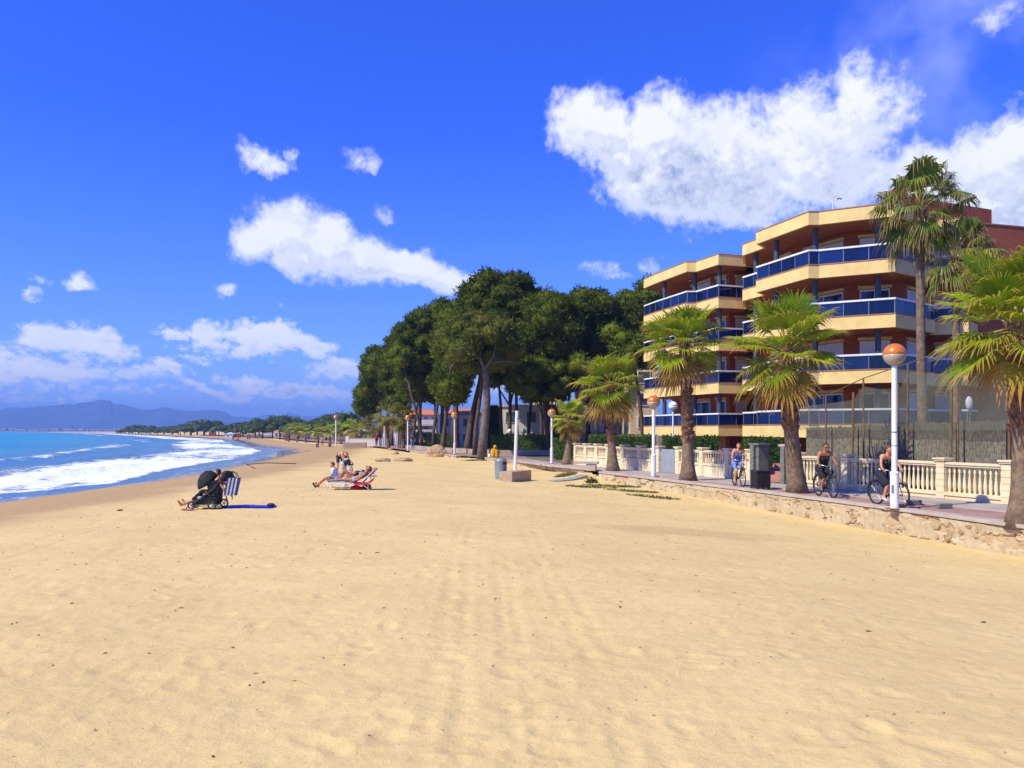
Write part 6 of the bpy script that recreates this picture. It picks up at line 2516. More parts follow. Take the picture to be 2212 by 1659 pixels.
# granite block
M['granite'] = mat('granite', (0.48, 0.34, 0.24), 0.85, (0.36, 0.25, 0.17), 5, 0.3, 50, coords='World')
zg = zat(.2, 40.5)
root = thing('stone_block', 'long granite block lying in the sand beside the grey bin', 'block', (.28, 40.7, zg), math.atan2(2.1, 1.04))
mb = MB()
mb.box((0, .12, .17), (2.2, .72, .66))
bevel(mb.build('block', M['granite'], root), .03, 3)
# paving joints of the block top
# plank path
root = thing('plank_path', 'weathered blue grey plank path leading from the wall gap over the sand', 'path', (1.4, 41.5, 0))
pr_ = random.Random(4)
M['plank'] = mat('plank', (0.36, 0.37, 0.36), 0.8, (0.26, 0.26, 0.25), 6, coords='World')
for k in range(15):
    s = k / 14
    xx, yy = 2.0 + 1.75 * s, 41.3 + 1.0 * s
    mb = MB()
    mb.box((0, 0, 0), (.115, .8, .03))
    o = mb.build('plank', M['plank'], root)
    o.location = (xx - 1.4, yy - 41.5, max(zat(xx, yy), zat(xx - .2, yy + .7), zat(xx, yy - .7)) + .012)
    o.rotation_euler = (pr_.uniform(-.01, .01), pr_.uniform(-.02, .02), pr_.uniform(-.01, .01) + .5)
# rocks
for (px, py, D, sx_, sz_, lab, sd_) in ((300 * .3617 + 1600, 0, 71, .95, .62, 'big rounded boulder leaning against the far low wall', 1),):
    x = (436 - 512) / FP * D
    root = None


def rock(x, y, sx_, sy_, sz_, label, seed, rz=0, group=None):
    mb = MB()
    mb.ell((0, 0, 0), (1, 1, 1), 14, 10)
    v2 = []
    for v in mb.v:
        w = 1 + 0.30 * mnoise.noise(Vector(v) * 1.3 + Vector((seed * 7.3, 0, 0))) + .12 * mnoise.noise(Vector(v) * 3.5 + Vector((seed, 0, 0)))
        v2.append((v[0] * w * sx_, v[1] * w * sy_, v[2] * w * sz_))
    mb.v = v2
    o = mb.build('rock', M['rock'], None, smooth=False)
    o.location = (x, y, zat(x, y) + sz_ * .35)
    o.rotation_euler = (0, 0, rz)
    tag(o, label, 'rock', group)
    return o


rock((436 - 512) / FP * 72, 72.3, .95, .6, .75, 'big rounded boulder leaning against the far low wall', 1)
rock((403 - 512) / FP * 62, 62, .75, .4, .22, 'flat orange rock lying in the sand left of the boulder', 2, .2)
rock((383 - 512) / FP * 60, 60, .62, .3, .18, 'long flat pale rock near the bending man', 3, .4)
rock((397 - 512) / FP * 80, 79, .4, .3, .22, 'small rock under the leaning lamp post wall', 4)
rock((390 - 512) / FP * 96, 96, .3, .3, .2, 'tiny rock at the far end of the promenade edge', 5)
rock((297 - 512) / FP * 110, 110, 1.0, .5, .08, 'low heap of stones on the far sand', 6)
rock((310 - 512) / FP * 112, 112, .8, .4, .08, 'second low heap of stones on the far sand', 7)
rock((275 - 512) / FP * 96, 96, .5, .3, .14, 'dark flat stone near the far wet sand', 8)
x_, y_ = (355 - 512) / FP * 108, 108
root = thing('beach_block', 'small granite block on the far sand before the white sea wall', 'block', (x_, y_, zat(x_, y_)))
mb = MB()
mb.box((0, 0, .35), (3.0, 1.2, .9), .1)
bevel(mb.build('block', M['granite'], root), .04)

# driftwood
M['drift'] = mat('driftwood', (0.14, 0.085, 0.05), 0.9, (0.08, 0.05, 0.03), 8, .5, 20)


def stick(pts, r_, label, group=None):
    mb = MB()
    mb.tube([(p[0] - pts[0][0], p[1] - pts[0][1], p[2] if len(p) > 2 else 0) for p in pts], r_, 7)
    o = mb.build('driftwood', M['drift'], None, smooth=True)
    o.location = (pts[0][0], pts[0][1], zat(*pts[0][:2]) + r_ * .8 if not isinstance(r_, list) else zat(*pts[0][:2]) + r_[0] * .8)
    tag(o, label, 'driftwood', group)


stick([(-16.6, 53.0), (-17.3, 53.4, .25), (-16.0, 53.6, .35), (-14.2, 54.0, .28)], .028, 'forked dead branch lying on the wet sand by the sea')
stick([(-18.3, 51.0), (-16.6, 53.0, .1)], .016, 'thin stick trailing from the forked branch')
for (px, py, dx, dy, lab) in ((290.5, 464, .12, .05, 'a'), (560, 0, 0, 0, ''),):
    pass
sp_ = [(377, 557, .06, 'small reddish brown wood scrap in the middle of the sand'), (360, 557.5, .06, 'tiny dark chip left of the reddish wood scrap'), (233, 650, .05, 'small black pebble in the left foreground'), (120, 512, .16, 'brown seaweed scrap near the stroller'),
       (213, 760, .04, 'dark pebble pair at the bottom edge of the frame'), (983, 603, .07, 'dark twig on the sand in the right foreground'), (620, 610, .06, 'thin twig in a small hollow right of centre'), (868, 623, .06, 'small dark chip in the right sand'),
       (72, 609, .05, 'reddish chip in the left foreground'), (369, 741, .035, 'dark curved twig near the bottom left')]
for i, (px, py, s, lab) in enumerate(sp_):
    x, y = ground(px, py, -.15)
    mb = MB()
    mb.ell((0, 0, 0), (s * .6, s * .25, s * .14), 8, 6)
    mb.v = [(a + .3 * s * mnoise.noise(Vector((a * 20, b2 * 20, i))), b2, c2) for a, b2, c2 in mb.v]
    o = mb.build('beach_debris', M['drift'] if i % 3 else mat('debris_red', (.25, .07, .03), .8), None)
    o.location = (x, y, zat(x, y) + s * .12)
    o.rotation_euler = (0, 0, i * 1.3)
    tag(o, lab, 'debris')
# scattered grit, shells and seaweed crumbs: nobody could count them
rs = np.random.RandomState(8)
V, F_ = [], []
n = 2600
px = rs.uniform(-14, 12, n)
py = 3 + 34 * rs.rand(n) ** 1.0
ok = (np.interp(py, WY, WX) - px > .8)
px, py = px[ok], py[ok]
pz = foot_dents(px, py, sand_z(px, py))
tet = np.array([(-1, -.6, 0), (1, -.5, 0), (0, .9, 0), (.1, 0, .8)])
for i in range(len(px)):
    s = .006 + .016 * rs.rand() ** 3 + .004 * (py[i] / 20)
    a = rs.rand() * 6.28
    c, sn = math.cos(a), math.sin(a)
    el_ = rs.uniform(.6, 2.2)
    q = tet * s * np.array([el_, 1, 1])
    q = np.stack([q[:, 0] * c - q[:, 1] * sn, q[:, 0] * sn + q[:, 1] * c, q[:, 2]], 1)
    b0 = len(V) * 4
    V.append(q + np.array([px[i], py[i], pz[i]]))
    F_ += [(b0, b0 + 1, b0 + 3), (b0 + 1, b0 + 2, b0 + 3), (b0 + 2, b0, b0 + 3)]
tag(link_mesh('beach_grit', np_mesh('beach_grit', np.concatenate(V), np.array(F_), mat('grit', (0.20, 0.12, 0.06), 0.9, (0.42, 0.30, 0.18), 3, coords='World'))), kind='stuff')


# creeping weeds at the wall foot
def weeds(cx, cy, rx, ry, n, label, h=.09, seed=0, rz=0):
    rs = np.random.RandomState(seed)
    a, q = rs.rand(n) * 6.28, rs.rand(n) ** .6
    ux, uy = np.cos(a) * q * rx, np.sin(a) * q * ry
    x_ = cx + ux * math.cos(rz) - uy * math.sin(rz)
    y_ = cy + ux * math.sin(rz) + uy * math.cos(rz)
    keep = rs.rand(n) < (.35 + .65 * (vnoise(x_ * 1.6, y_ * 1.6, seed) > -.05))
    x_, y_ = x_[keep], y_[keep]
    n = len(x_)
    z_ = sand_z(x_, y_)
    p = np.stack([x_, y_, z_], 1)
    d_ = rs.normal(size=(n, 3)) * np.array([1, 1, .4]) + np.array([0, 0, .7])
    d_ /= np.linalg.norm(d_, axis=1)[:, None]
    sd_ = np.cross(d_, rs.normal(size=(n, 3)))
    sd_ /= np.linalg.norm(sd_, axis=1)[:, None]
    s = h * (.5 + rs.rand(n))[:, None]
    V = np.stack([p - sd_ * s * .2, p + sd_ * s * .2, p + d_ * s], 1).reshape(-1, 3)
    tag(link_mesh('weeds', np_mesh('weeds', V, np.arange(len(V)).reshape(-1, 3), M['weed'])), label, 'weeds', kind='stuff')


M['weed'] = leafmat('weed_leaf', (0.10, 0.12, 0.03), (0.22, 0.19, 0.06), 2.5, .3)
weeds(4.6, 38.2, 1.5, .5, 1500, 'green creeping weeds at the foot of the wall start', seed=1, rz=-.6)
weeds(5.1, 35.4, 1.4, .35, 1400, 'creeping weed strip in front of the wall', seed=2, rz=-.7)
weeds(5.6, 32.6, 1.3, .4, 1300, 'dry creeping weeds nearest the camera by the wall', seed=3, rz=-.8)
weeds(3.6, 37.4, 1.2, .6, 700, 'thin creeping weeds on open sand left of the wall', seed=4, rz=-.3)
weeds(2.9, 43.5, .6, .5, 700, 'green tuft beside the plank path', h=.16, seed=5)
weeds(3.9, 40.2, .18, .15, 260, 'small bushy weed by the gap in the wall', h=.25, seed=6)
weeds(-2.9, 63.5, 1.1, .3, 500, 'weeds at the far gap before the pine grove', h=.10, seed=7)

# ---------------------------------------------------------------- stroller and the woman behind it
sx0, sy0 = (209 - 512) / FP * 23.4, 23.4
sz0 = zat(sx0, sy0)
st = thing('stroller', 'black baby stroller with raised hood and big wheels on the sand', 'stroller', (sx0, sy0, sz0), R(8))
blk = cloth('stroller_fabric', (.010, .011, .016))
for (wx, wy, r_, nm) in ((-.42, -.24, .115, 0), (-.42, .22, .115, 0), (.14, -.27, .125, 1), (.36, .27, .125, 1)):
    mb = MB()
    n = 22
    vs, fs = [], []
    for k in range(n):
        a = 2 * math.pi * k / n
        for j in range(8):
            b_ = 2 * math.pi * j / 8
            rr = r_ - .022 + .022 * math.cos(b_)
            vs.append((rr * math.cos(a), .024 * math.sin(b_), rr * math.sin(a)))
    for k in range(n):
        for j in range(8):
            fs.append((k * 8 + j, k * 8 + (j + 1) % 8, ((k + 1) % n) * 8 + (j + 1) % 8, ((k + 1) % n) * 8 + j))
    mb.add(vs, fs)
    w = mb.build('wheel', M['rubber'], st, smooth=True)
    w.location = (wx, wy, r_)
    mb = MB()
    mb.tube([(0, -.02, 0), (0, .02, 0)], r_ * .28, 10)
    for k in range(5):
        a = k * 1.2566
        mb.tube([(0, 0, 0), ((r_ - .03) * math.cos(a), 0, (r_ - .03) * math.sin(a))], .011, 6)
    mb.build('hub', M['chrome'], w)
mb = MB()
for s in (-.25, .25):
    mb.tube([(-.42, s, .12), (-.25, s, .26), (.18, s, .58), (.40, s, .92), (.47, s, 1.0)], .016, 8)
    mb.tube([(.25, s, .13), (.10, s, .34), (-.05, s, .52)], .016, 8)
    mb.tube([(-.42, s, .12), (.25, s, .15)], .012, 8)
mb.tube([(-.42, -.25, .12), (-.42, .25, .12)], .012, 6)
mb.tube([(.25, -.27, .13), (.25, .27, .13)], .012, 6)
mb.build('frame', M['darkmetal'], st, smooth=True)
mb = MB()
mb.tube([(.47, -.25, 1.0), (.52, -.2, 1.03), (.52, .2, 1.03), (.47, .25, 1.0)], .022, 8)
mb.build('handle', M['rubber'], st, smooth=True)


def shell(mb, fn, nu=12, nv=8):
    vs = [fn(u / nu, v / nv) for u in range(nu + 1) for v in range(nv + 1)]
    fs = [(u * (nv + 1) + v, u * (nv + 1) + v + 1, (u + 1) * (nv + 1) + v + 1, (u + 1) * (nv + 1) + v) for u in range(nu) for v in range(nv)]
    mb.add(vs, fs)


def hood(u, v):
    a = R(-25) + u * R(165)
    th = -math.pi / 2 + v * math.pi
    rr = .37 + .015 * math.sin(u * 3 * math.pi * 2) ** 2
    return (.0 - math.cos(a) * rr * math.cos(th) * .78, math.sin(th) * .25, .70 + rr * math.sin(a) * math.cos(th) * .98)


mb = MB()
shell(mb, hood, 18, 12)
h_ = mb.build('hood', blk, st, smooth=True)
sm_ = h_.modifiers.new('thick', 'SOLIDIFY'); sm_.thickness = .02
mb = MB()
mb.add([(-.02, -.24, .78), (.22, -.24, .80), (.30, -.24, .48), (.05, -.24, .36), (-.02, .24, .78), (.22, .24, .80), (.30, .24, .48), (.05, .24, .36)],
       [(0, 1, 2, 3), (7, 6, 5, 4), (0, 4, 5, 1), (1, 5, 6, 2), (2, 6, 7, 3), (3, 7, 4, 0)])
mb.build('backrest', blk, st)
mb = MB()
mb.add([(.22, -.23, .38), (-.22, -.23, .46), (-.22, -.23, .54), (.22, -.23, .50), (.22, .23, .38), (-.22, .23, .46), (-.22, .23, .54), (.22, .23, .50)],
       [(0, 1, 2, 3), (7, 6, 5, 4), (0, 4, 5, 1), (1, 5, 6, 2), (2, 6, 7, 3), (3, 7, 4, 0)])
mb.add([(-.20, -.21, .52), (-.44, -.20, .30), (-.40, -.20, .24), (-.14, -.21, .44), (-.20, .21, .52), (-.44, .20, .30), (-.40, .20, .24), (-.14, .21, .44)],
       [(0, 1, 2, 3), (7, 6, 5, 4), (0, 4, 5, 1), (1, 5, 6, 2), (2, 6, 7, 3), (3, 7, 4, 0)])
bevel(mb.build('seat', blk, st), .02)
mb = MB()
mb.add([(-.34, -.22, .13), (.20, -.22, .13), (.24, -.24, .34), (-.30, -.24, .38), (-.34, .22, .13), (.20, .22, .13), (.24, .24, .34), (-.30, .24, .38)],
       [(0, 1, 2, 3), (7, 6, 5, 4), (0, 4, 5, 1), (1, 5, 6, 2), (2, 6, 7, 3), (3, 7, 4, 0)])
bevel(mb.build('basket', cloth('basket_mesh', (.02, .02, .022)), st), .02)
mb = MB()
mb.ell((-.20, -.245, .33), (.06, .012, .045), 10, 6)
mb.build('badge', cloth('white_patch', (.6, .6, .6)), st)
# the striped bag hung from the handle
bag = thing('striped_bag', 'navy and white striped beach bag hanging from the stroller handle', 'bag', (sx0 + .62, sy0 - .02, sz0 + .38), R(8))
bl, bw = cloth('bag_blue', (.02, .055, .22)), cloth('bag_white', (.62, .62, .60))
for k in range(7):
    x0 = -.17 + k * .34 / 7
    mb = MB()
    tilt = .10
    mb.add([(x0, -.09, 0), (x0 + .049, -.09, 0), (x0 + .049 + tilt, -.12, .50), (x0 + tilt, -.12, .50), (x0, .09, 0), (x0 + .049, .09, 0), (x0 + .049 + tilt, .12, .50), (x0 + tilt, .12, .50)],
           [(0, 1, 2, 3), (7, 6, 5, 4), (0, 4, 5, 1), (1, 5, 6, 2), (2, 6, 7, 3), (3, 7, 4, 0)])
    mb.build('stripe', bl if k % 2 == 0 else bw, bag)
mb = MB()
for s in (-.12, .12):
    mb.tube([(-.08, s, .49), (-.04, s * .8, .62), (.06, s * .6, .68), (.17, s * .8, .62), (.2, s, .49)], .010, 6)
mb.build('handle', M['rubber'], bag)
bk = thing('black_rucksack', 'black rucksack slung over the stroller handle above the striped bag', 'bag', (sx0 + .52, sy0, sz0 + .86), R(8))
mb = MB()
mb.ell((0, 0, .10), (.17, .15, .13), 12, 8)
mb.ell((.10, 0, .02), (.12, .13, .10), 12, 8)
mb.ell((-.08, 0, .0), (.12, .13, .10), 12, 8)
o = mb.build('sack', blk, bk)
remesh(o, .02)
mb = MB()
mb.tube([(.1, -.14, .0), (.2, -.15, .12), (.16, -.14, .2), (0, -.13, .22)], .012, 6)
mb.build('strap', M['rubber'], bk)
# woman on the sand behind the stroller
wy_ = sy0 + .75
wx_ = (216 - 512) / FP * wy_
wz_ = zat(wx_, wy_)
person('woman sitting on the sand behind the stroller with legs stretched left', (wx_, wy_, wz_),
       dict(pelvis=(.05, 0, .20), chest=(.10, 0, .60), neck=(.08, 0, .82), head=(.05, 0, .99), shL=(.08, -.17, .77), shR=(.08, .17, .77), elL=(.30, -.22, .55), elR=(.30, .22, .55), wrL=(.38, -.24, .30), wrR=(.38, .24, .30),
            hipL=(.0, -.10, .14), hipR=(.0, .10, .14), knL=(-.46, -.12, .24), knR=(-.46, .10, .30), anL=(-.90, -.30, .08), anR=(-.92, .02, .09), toL=(-.98, -.36, .20), toR=(-1.0, .0, .22)),
       face=(-1, -.1, 0), hair='hair', female=True, wear=(('top', cloth('dark_top', (.03, .03, .05))), ('shorts', cloth('dark_short', (.02, .02, .03)))), vox=.014)
# blue towel


def towel(x, y, w, d, rz, label, color, name='towel'):
    n = 14
    mb = MB()
    vs, fs = [], []
    for i in range(n + 1):
        for j in range(n + 1):
            u, v = (i / n - .5) * w, (j / n - .5) * d
            xx, yy = x + u * math.cos(rz) - v * math.sin(rz), y + u * math.sin(rz) + v * math.cos(rz)
            vs.append((u, v, zat(xx, yy) + .02 + .02 * mnoise.noise(Vector((u * 4, v * 4, x)))))
    for i in range(n):
        for j in range(n):
            fs.append((i * (n + 1) + j, (i + 1) * (n + 1) + j, (i + 1) * (n + 1) + j + 1, i * (n + 1) + j + 1))
    mb.add(vs, fs)
    o = mb.build(name, color, None, smooth=True)
    o.location = (x, y, 0)
    o.rotation_euler = (0, 0, rz)
    s = o.modifiers.new('thick', 'SOLIDIFY'); s.thickness = .012
    return tag(o, label, 'towel')


towel(sx0 + .95, sy0 + .55, 1.5, .95, .15, 'bright blue beach towel spread right of the stroller', cloth('towel_blue', (.008, .055, .55)))
root = thing('dark_pouch', 'dark pouch at the right end of the blue towel', 'bag', (sx0 + 1.62, sy0 + .5, zat(sx0 + 1.62, sy0 + .5) + .03))
mb = MB()
mb.ell((0, 0, .05), (.12, .09, .06), 12, 8)
mb.build('pouch', cloth('pouch_navy', (.03, .02, .10)), root, smooth=True)
for k, (dx, dy, c_) in enumerate(((-.48, -.52, (.75, .12, .22)), (-.62, -.46, (.05, .05, .07)))):
    x, y = sx0 + dx + .15, sy0 + dy
    root = thing('sandal', ('pink and white sandal lying in front of the stroller', 'black sandal lying left of the pink one')[k], 'sandal', (x, y, zat(x, y) + .01), .3)
    mb = MB()
    mb.ell((0, 0, .02), (.14, .05, .02), 14, 6)
    mb.build('sole', cloth('sole_%d' % k, c_), root, smooth=True)
    mb = MB()
    mb.tube([(-.02, -.05, .02), (.02, 0, .07), (-.02, .05, .02)], .012, 6)
    mb.build('strap', cloth('strap_white', (.7, .7, .7)) if k == 0 else M['rubber'], root)

# ---------------------------------------------------------------- lounger group
ly = 31.0
lx0, lx1 = (328.4 - 512) / FP * ly, (362 - 512) / FP * ly
lz = zat(lx0 + .9, ly)
lg = thing('sun_lounger', 'blue beach lounger with raised back under the woman in a pale bikini', 'sun lounger', (lx0, ly, lz))
LB = cloth('lounger_blue', (.03, .13, .50))
mb = MB()
mb.box((.65, 0, .27), (1.32, .56, .02))
mb.build('bed', LB, lg)
mb = MB()
mb.add([(1.26, -.28, .27), (1.80, -.28, .78), (1.80, .28, .78), (1.26, .28, .27), (1.27, -.28, .25), (1.81, -.28, .76), (1.81, .28, .76), (1.27, .28, .25)],
       [(0, 1, 2, 3), (7, 6, 5, 4), (0, 4, 5, 1), (2, 6, 7, 3), (1, 5, 6, 2)])
mb.build('backrest', LB, lg)
mb = MB()
for s in (-.29, .29):
    mb.tube([(0, s, .27), (1.28, s, .27), (1.82, s, .80)], .016, 8)
    mb.tube([(1.28, s, .27), (1.62, s, .0)], .014, 8)
    mb.tube([(1.55, s, .52), (1.55, s, .02)], .012, 8)
mb.tube([(1.82, -.29, .80), (1.82, .29, .80)], .016, 8)
mb.tube([(0, -.29, .27), (0, .29, .27)], .016, 8)
mb.build('frame', M['white_metal'], lg, smooth=True)
for x in (.05, .62):
    mb = MB()
    mb.tube([(x, -.28, .26), (x - .05, -.29, .0), (x - .05, .29, .0), (x, .28, .26)], .013, 8)
    mb.build('leg', M['white_metal'], lg, smooth=True)
mb = MB()
mb.add([(1.60, -.25, .60), (1.80, -.25, .795), (1.80, .25, .795), (1.60, .25, .60), (1.56, -.25, .63), (1.76, -.25, .83), (1.76, .25, .83), (1.56, .25, .63)], [(7, 6, 5, 4), (0, 1, 2, 3), (0, 4, 5, 1), (2, 6, 7, 3), (1, 5, 6, 2), (0, 3, 7, 4)])
mb.build('head_pillow', cloth('pillow_pink', (.55, .04, .16)), lg)
person('sunbathing woman in a pale blue bikini lying on the blue lounger', (lx0, ly, lz),
       dict(pelvis=(.98, 0, .38), chest=(1.28, 0, .52), neck=(1.44, 0, .66), head=(1.53, 0, .79), shL=(1.40, -.18, .60), shR=(1.40, .18, .60), elL=(1.20, -.33, .42), elR=(1.55, .32, .62), wrL=(.96, -.34, .34), wrR=(1.45, .2, .82),
            hipL=(.90, -.09, .37), hipR=(.90, .09, .37), knL=(.46, -.10, .38), knR=(.60, .10, .74), anL=(.02, -.10, .34), anR=(.38, .12, .36), toL=(-.06, -.11, .46), toR=(.24, .12, .32)),
       face=(-.5, -.4, .7), skin='skin_tan', hair='hair_brown', female=True, wear=(('bikini', cloth('bikini_blue', (.35, .50, .55))),), vox=.013)
root = thing('red_bag', 'red cloth bag and towel under the blue lounger', 'bag', (lx0 + 1.05, ly - .05, lz - .01))
mb = MB()
mb.ell((0, 0, .08), (.22, .14, .10), 12, 8)
mb.ell((.22, .02, .06), (.14, .12, .07), 12, 8)
o = mb.build('cloth', cloth('red_cloth', (.55, .02, .04)), root)
remesh(o, .02)
root = thing('red_towel', 'red towel draped over the side of the blue lounger', 'towel', (lx0 + 1.0, ly - .30, lz))
mb = MB()
mb.add([(0, -.01, .30), (.55, -.01, .30), (.80, -.01, .50), (.75, -.01, .36), (.5, -.02, .20), (.05, -.02, .18), (0, .02, .30), (.55, .02, .30), (.80, .02, .50), (.75, .02, .36), (.5, .02, .20), (.05, .02, .18)],
       [(0, 5, 4, 1), (1, 4, 3, 2), (6, 7, 10, 11), (7, 8, 9, 10), (0, 1, 7, 6), (1, 2, 8, 7), (2, 3, 9, 8), (3, 4, 10, 9), (4, 5, 11, 10), (5, 0, 6, 11)])
mb.build('cloth', cloth('red_cloth', (.55, .02, .04)), root)
root = thing('black_bag', 'black bag on the sand under the raised lounger back', 'bag', (lx0 + 1.45, ly, lz - .01))
mb = MB()
mb.ell((0, 0, .12), (.17, .15, .13), 12, 8)
mb.build('sack', M['black'], root, smooth=True)
# boy on a low chair
bx, by = (336 - 512) / FP * 31.6, 31.75
bz = zat(bx, by)
person('boy in a white t-shirt and dark shoes sitting on the low white chair', (bx, by, bz),
       dict(pelvis=(.02, 0, .33), chest=(-.06, 0, .60), neck=(-.12, 0, .80), head=(-.18, 0, .95), shL=(-.10, -.14, .74), shR=(-.10, .14, .74), elL=(-.18, -.20, .52), elR=(-.18, .2, .52), wrL=(-.36, -.12, .42), wrR=(-.36, .10, .42),
            hipL=(-.02, -.08, .30), hipR=(-.02, .08, .30), knL=(-.46, -.12, .42), knR=(-.44, .12, .44), anL=(-.84, -.16, .10), anR=(-.80, .14, .10), toL=(-.92, -.18, .20), toR=(-.88, .14, .20)),
       face=(-1, -.15, -.1), hair='hair_brown', wear=(('tshirt', cloth('tee_white', (.66, .66, .72))), ('shorts', cloth('short_grey', (.16, .18, .22))), ('shoes', M['black'])), vox=.013, sc=.95)
ch = thing('beach_chair', 'low white slatted beach chair under the boy', 'chair', (bx, by, bz))
for k in range(5):
    mb = MB()
    mb.box((-.16 + k * .095, 0, .21), (.07, .42, .02))
    mb.build('seat_slat', M['white'], ch)
rot_ = Matrix.Rotation(R(-22), 3, 'Y').to_3x3()
for k in range(6):
    mb = MB()
    z = .30 + k * .10
    mb.box((.30 + (z - .2) * .42, 0, z), (.02, .42, .07))
    mb.build('back_slat', M['white'], ch)
mb = MB()
for s in (-.22, .22):
    mb.tube([(-.2, s, 0), (-.2, s, .22), (.28, s, .22), (.56, s, .86)], .015, 8)
    mb.tube([(.28, s, .22), (.40, s, 0)], .015, 8)
mb.tube([(.56, -.22, .86), (.56, .22, .86)], .015, 8)
mb.build('frame', M['white_metal'], ch, smooth=True)
# person lying on a towel behind
px_, py_ = (357 - 512) / FP * 40, 40.0
towel(px_, py_, 1.9, .8, 0, 'red towel under the person lying behind the lounger', cloth('towel_red', (.45, .03, .05)))
pz_ = zat(px_, py_) + .03
person('sunbather in a dark swimsuit lying flat behind the lounger', (px_, py_, pz_),
       dict(pelvis=(-.02, 0, .14), chest=(.30, 0, .15), neck=(.50, 0, .16), head=(.66, 0, .20), shL=(.44, -.17, .14), shR=(.44, .17, .14), elL=(.62, -.34, .10), elR=(.62, .30, .10), wrL=(.74, -.15, .12), wrR=(.76, .12, .12),
            hipL=(-.08, -.09, .12), hipR=(-.08, .09, .12), knL=(-.50, -.10, .13), knR=(-.50, .10, .13), anL=(-.90, -.10, .09), anR=(-.90, .10, .09), toL=(-1.04, -.10, .04), toR=(-1.04, .10, .04)),
       face=(0, -.6, .8), skin='skin_tan', hair='hair', female=True, wear=(('top', M['black']),), vox=.016)
# bending man with a child in front of him
mx, my = (342 - 512) / FP * 43.5, 43.5
mz = zat(mx, my)
person('bare backed man in dark shorts bending down over a child', (mx, my, mz),
       dict(pelvis=(-.14, .05, .88), chest=(.06, -.14, 1.04), neck=(.22, -.26, .98), head=(.27, -.33, .88), shL=(.05, -.26, 1.00), shR=(.28, -.08, 1.00), elL=(.12, -.40, .76), elR=(.40, -.20, .76), wrL=(.22, -.48, .56), wrR=(.42, -.36, .56),
            hipL=(-.20, -.03, .84), hipR=(-.06, .08, .84), knL=(-.20, -.10, .46), knR=(.08, .10, .46), anL=(-.22, -.05, .08), anR=(.14, .15, .08), toL=(-.12, -.17, .03), toR=(.24, .05, .03)),
       face=(.55, -.5, -.7), skin='skin', hair='hair', wear=(('shorts', cloth('short_navy', (.015, .03, .07))),), vox=.015)
person('small child with navy top standing bent over in front of the man', (mx + .30, my - .42, mz),
       dict(pelvis=(-.10, .05, .42), chest=(.10, -.02, .50), neck=(.20, -.05, .50), head=(.27, -.08, .42), shL=(.14, -.10, .46), shR=(.18, .06, .46), elL=(.2, -.14, .30), elR=(.25, .06, .30), wrL=(.25, -.16, .15), wrR=(.28, .04, .15),
            hipL=(-.12, -.03, .40), hipR=(-.10, .09, .40), knL=(-.12, -.06, .22), knR=(-.06, .10, .22), anL=(-.14, -.04, .05), anR=(-.04, .12, .05), toL=(-.06, -.09, .02), toR=(.04, .07, .02)),
       face=(.8, -.3, -.4), hair='hair', head_r=.085, wear=(('tshirt', navy), ('shorts', cloth('short_pale', (.45, .50, .60)))), vox=.015, fingers=False, sc=1.15)
# yellow hooded person on the wall end
hx_, hy_ = (495 - 512) / FP * 62.5, 62.5
person('person in a yellow hooded jacket sitting on the wall end behind the grey bin', (hx_, hy_ + .35, 0.0),
       dict(pelvis=(0, 0, .14), chest=(0, -.02, .44), neck=(0, -.03, .60), head=(0, -.06, .74), shL=(-.18, 0, .55), shR=(.18, 0, .55), elL=(-.27, .10, .34), elR=(.27, .10, .34), wrL=(-.15, .28, .22), wrR=(.15, .28, .22),
            hipL=(-.1, .02, .12), hipR=(.1, .02, .12), knL=(-.14, .45, .18), knR=(.14, .45, .18), anL=(-.14, .55, -.0), anR=(.14, .55, -.0), toL=(-.14, .68, .0), toR=(.14, .68, .0)),
       face=(0, 1, 0), hair=None, wear=(('hood', cloth('yellow_jacket', (.62, .33, .015))), ('trousers', navy)), vox=.02, fingers=False, head_r=.10, sc=1.15)
root = thing('white_bag', 'white carrier bag beside the person in the yellow jacket', 'bag', (hx_ - .42, hy_ + .25, 0.0))
mb = MB()
mb.ell((0, 0, .17), (.12, .10, .18), 10, 8)
mb.build('sack', M['white'], root, smooth=True)
# walkers on the far promenade
wk = [(413, 449.5, 'walker in a black top and blue jeans beside the leaning lamp post', (.02, .02, .03), (.04, .10, .28)), (421.5, 449.5, 'walker with dark purple top and tan shoulder bag on the far promenade', (.05, .04, .12), (.02, .02, .03)),
      (376.5, 446.0, 'walker in a magenta top at the far end of the promenade', (.50, .01, .10), (.02, .02, .03)), (391.5, 445.5, 'walker in dark blue clothes near the leaning distant palm', (.02, .03, .10), (.03, .05, .12))]
for i, (px, py, lab, c1_, c2_) in enumerate(wk):
    x, y = ground(px, py, -.02)
    person(lab, (x, y, -.02), stand_pose(.12 + .05 * (i % 2)), face=(0, 1 if i < 2 else -1, 0), hair='hair', wear=(('tshirt', cloth('walk_top_%d' % i, c1_)), ('trousers', cloth('walk_leg_%d' % i, c2_))), vox=.025, fingers=False,
           group='people walking on the far promenade', rz=.2 * i)
x, y = ground(423.5, 449.5, -.02)
root = thing('shoulder_bag', 'tan shoulder bag at the hip of the walker in purple', 'bag', (x + .12, y - .12, .75))
mb = MB()
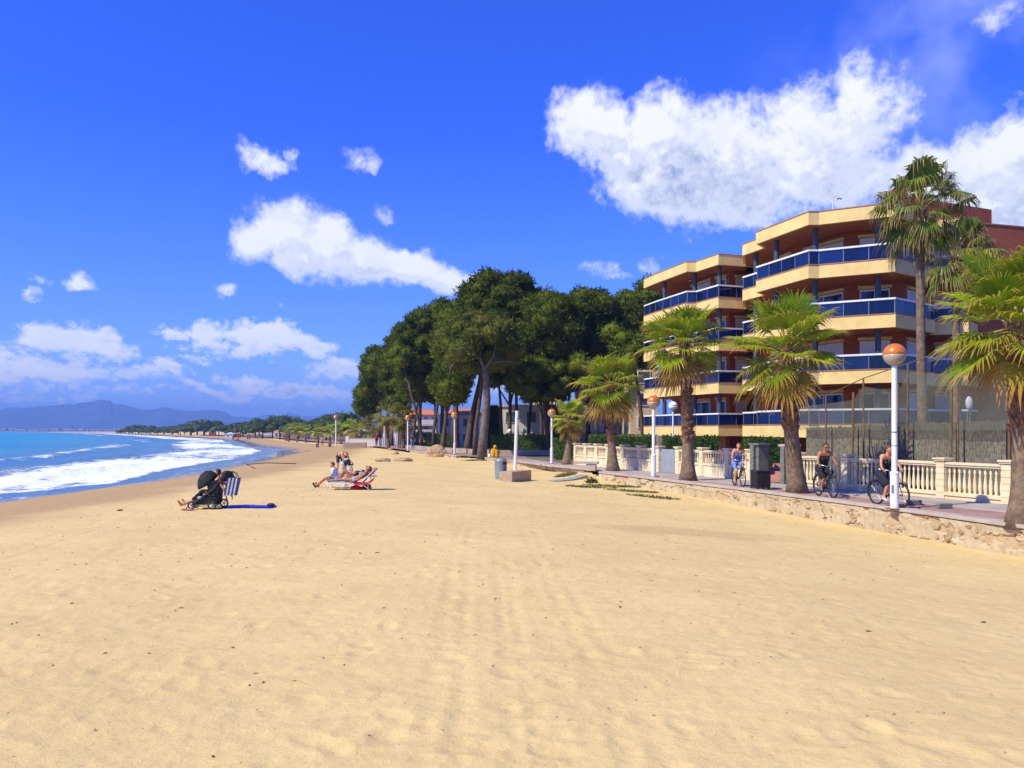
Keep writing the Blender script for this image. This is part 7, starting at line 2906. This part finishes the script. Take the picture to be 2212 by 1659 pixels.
mb.ell((0, 0, .1), (.14, .07, .11), 10, 7)
mb.build('pouch', cloth('tan_bag', (.45, .15, .04)), root, smooth=True)
mb = MB()
mb.tube([(-.05, 0, .2), (-.20, .06, .62), (-.28, .1, .2)], .015, 6)
mb.build('strap', cloth('tan_bag', (.45, .15, .04)), root)
# sitting and strolling figures far down the beach
sit = dict(pelvis=(0, 0, .14), chest=(.02, .04, .44), neck=(.02, .03, .60), head=(.02, .0, .76), shL=(-.16, 0, .55), shR=(.18, 0, .55), elL=(-.24, -.14, .38), elR=(.26, -.14, .38), wrL=(-.12, -.34, .34), wrR=(.14, -.34, .34),
           hipL=(-.1, -.02, .12), hipR=(.1, -.02, .12), knL=(-.14, -.42, .42), knR=(.14, -.42, .42), anL=(-.14, -.62, .07), anR=(.14, -.62, .07), toL=(-.14, -.76, .04), toR=(.14, -.76, .04))
fl = [(317.5, 443.3, 'sit', 'far seated figure leftmost of the group beside the distant lamp post', (.10, .08, .20)), (322, 443.2, 'stand', 'far standing figure in pale clothes in the group by the distant lamp post', (.45, .35, .30)), (330, 443.4, 'sit', 'far seated figure in navy right beside the distant lamp post', (.02, .03, .12)),
      (233, 437.6, 'stand', 'tiny distant figure in dark clothes walking at the water edge', (.05, .05, .08)), (238, 438.8, 'stand', 'tiny distant bather in pink at the water edge', (.5, .15, .15)), (247.5, 438.0, 'stand', 'tiny distant walker left of a pair on the beach', (.06, .05, .05)), (249.6, 438.0, 'stand', 'tiny distant walker right of a pair on the beach', (.12, .08, .06))]
for i, (px, py, pose, lab, c_) in enumerate(fl):
    D = {0: 130, 1: 130, 2: 128}.get(i, 250 if i == 3 else (215 if i == 4 else 240))
    x = (px - 512) / FP * D
    person(lab, (x, D, zat(x, D)), sit if pose == 'sit' else stand_pose(), face=(0, -1, 0), wear=(('tshirt', cloth('far_top_%d' % i, c_)), ('shorts', cloth('far_leg_%d' % i, tuple(.5 * q for q in c_)))), vox=.04, fingers=False, group='tiny figures on the far beach')
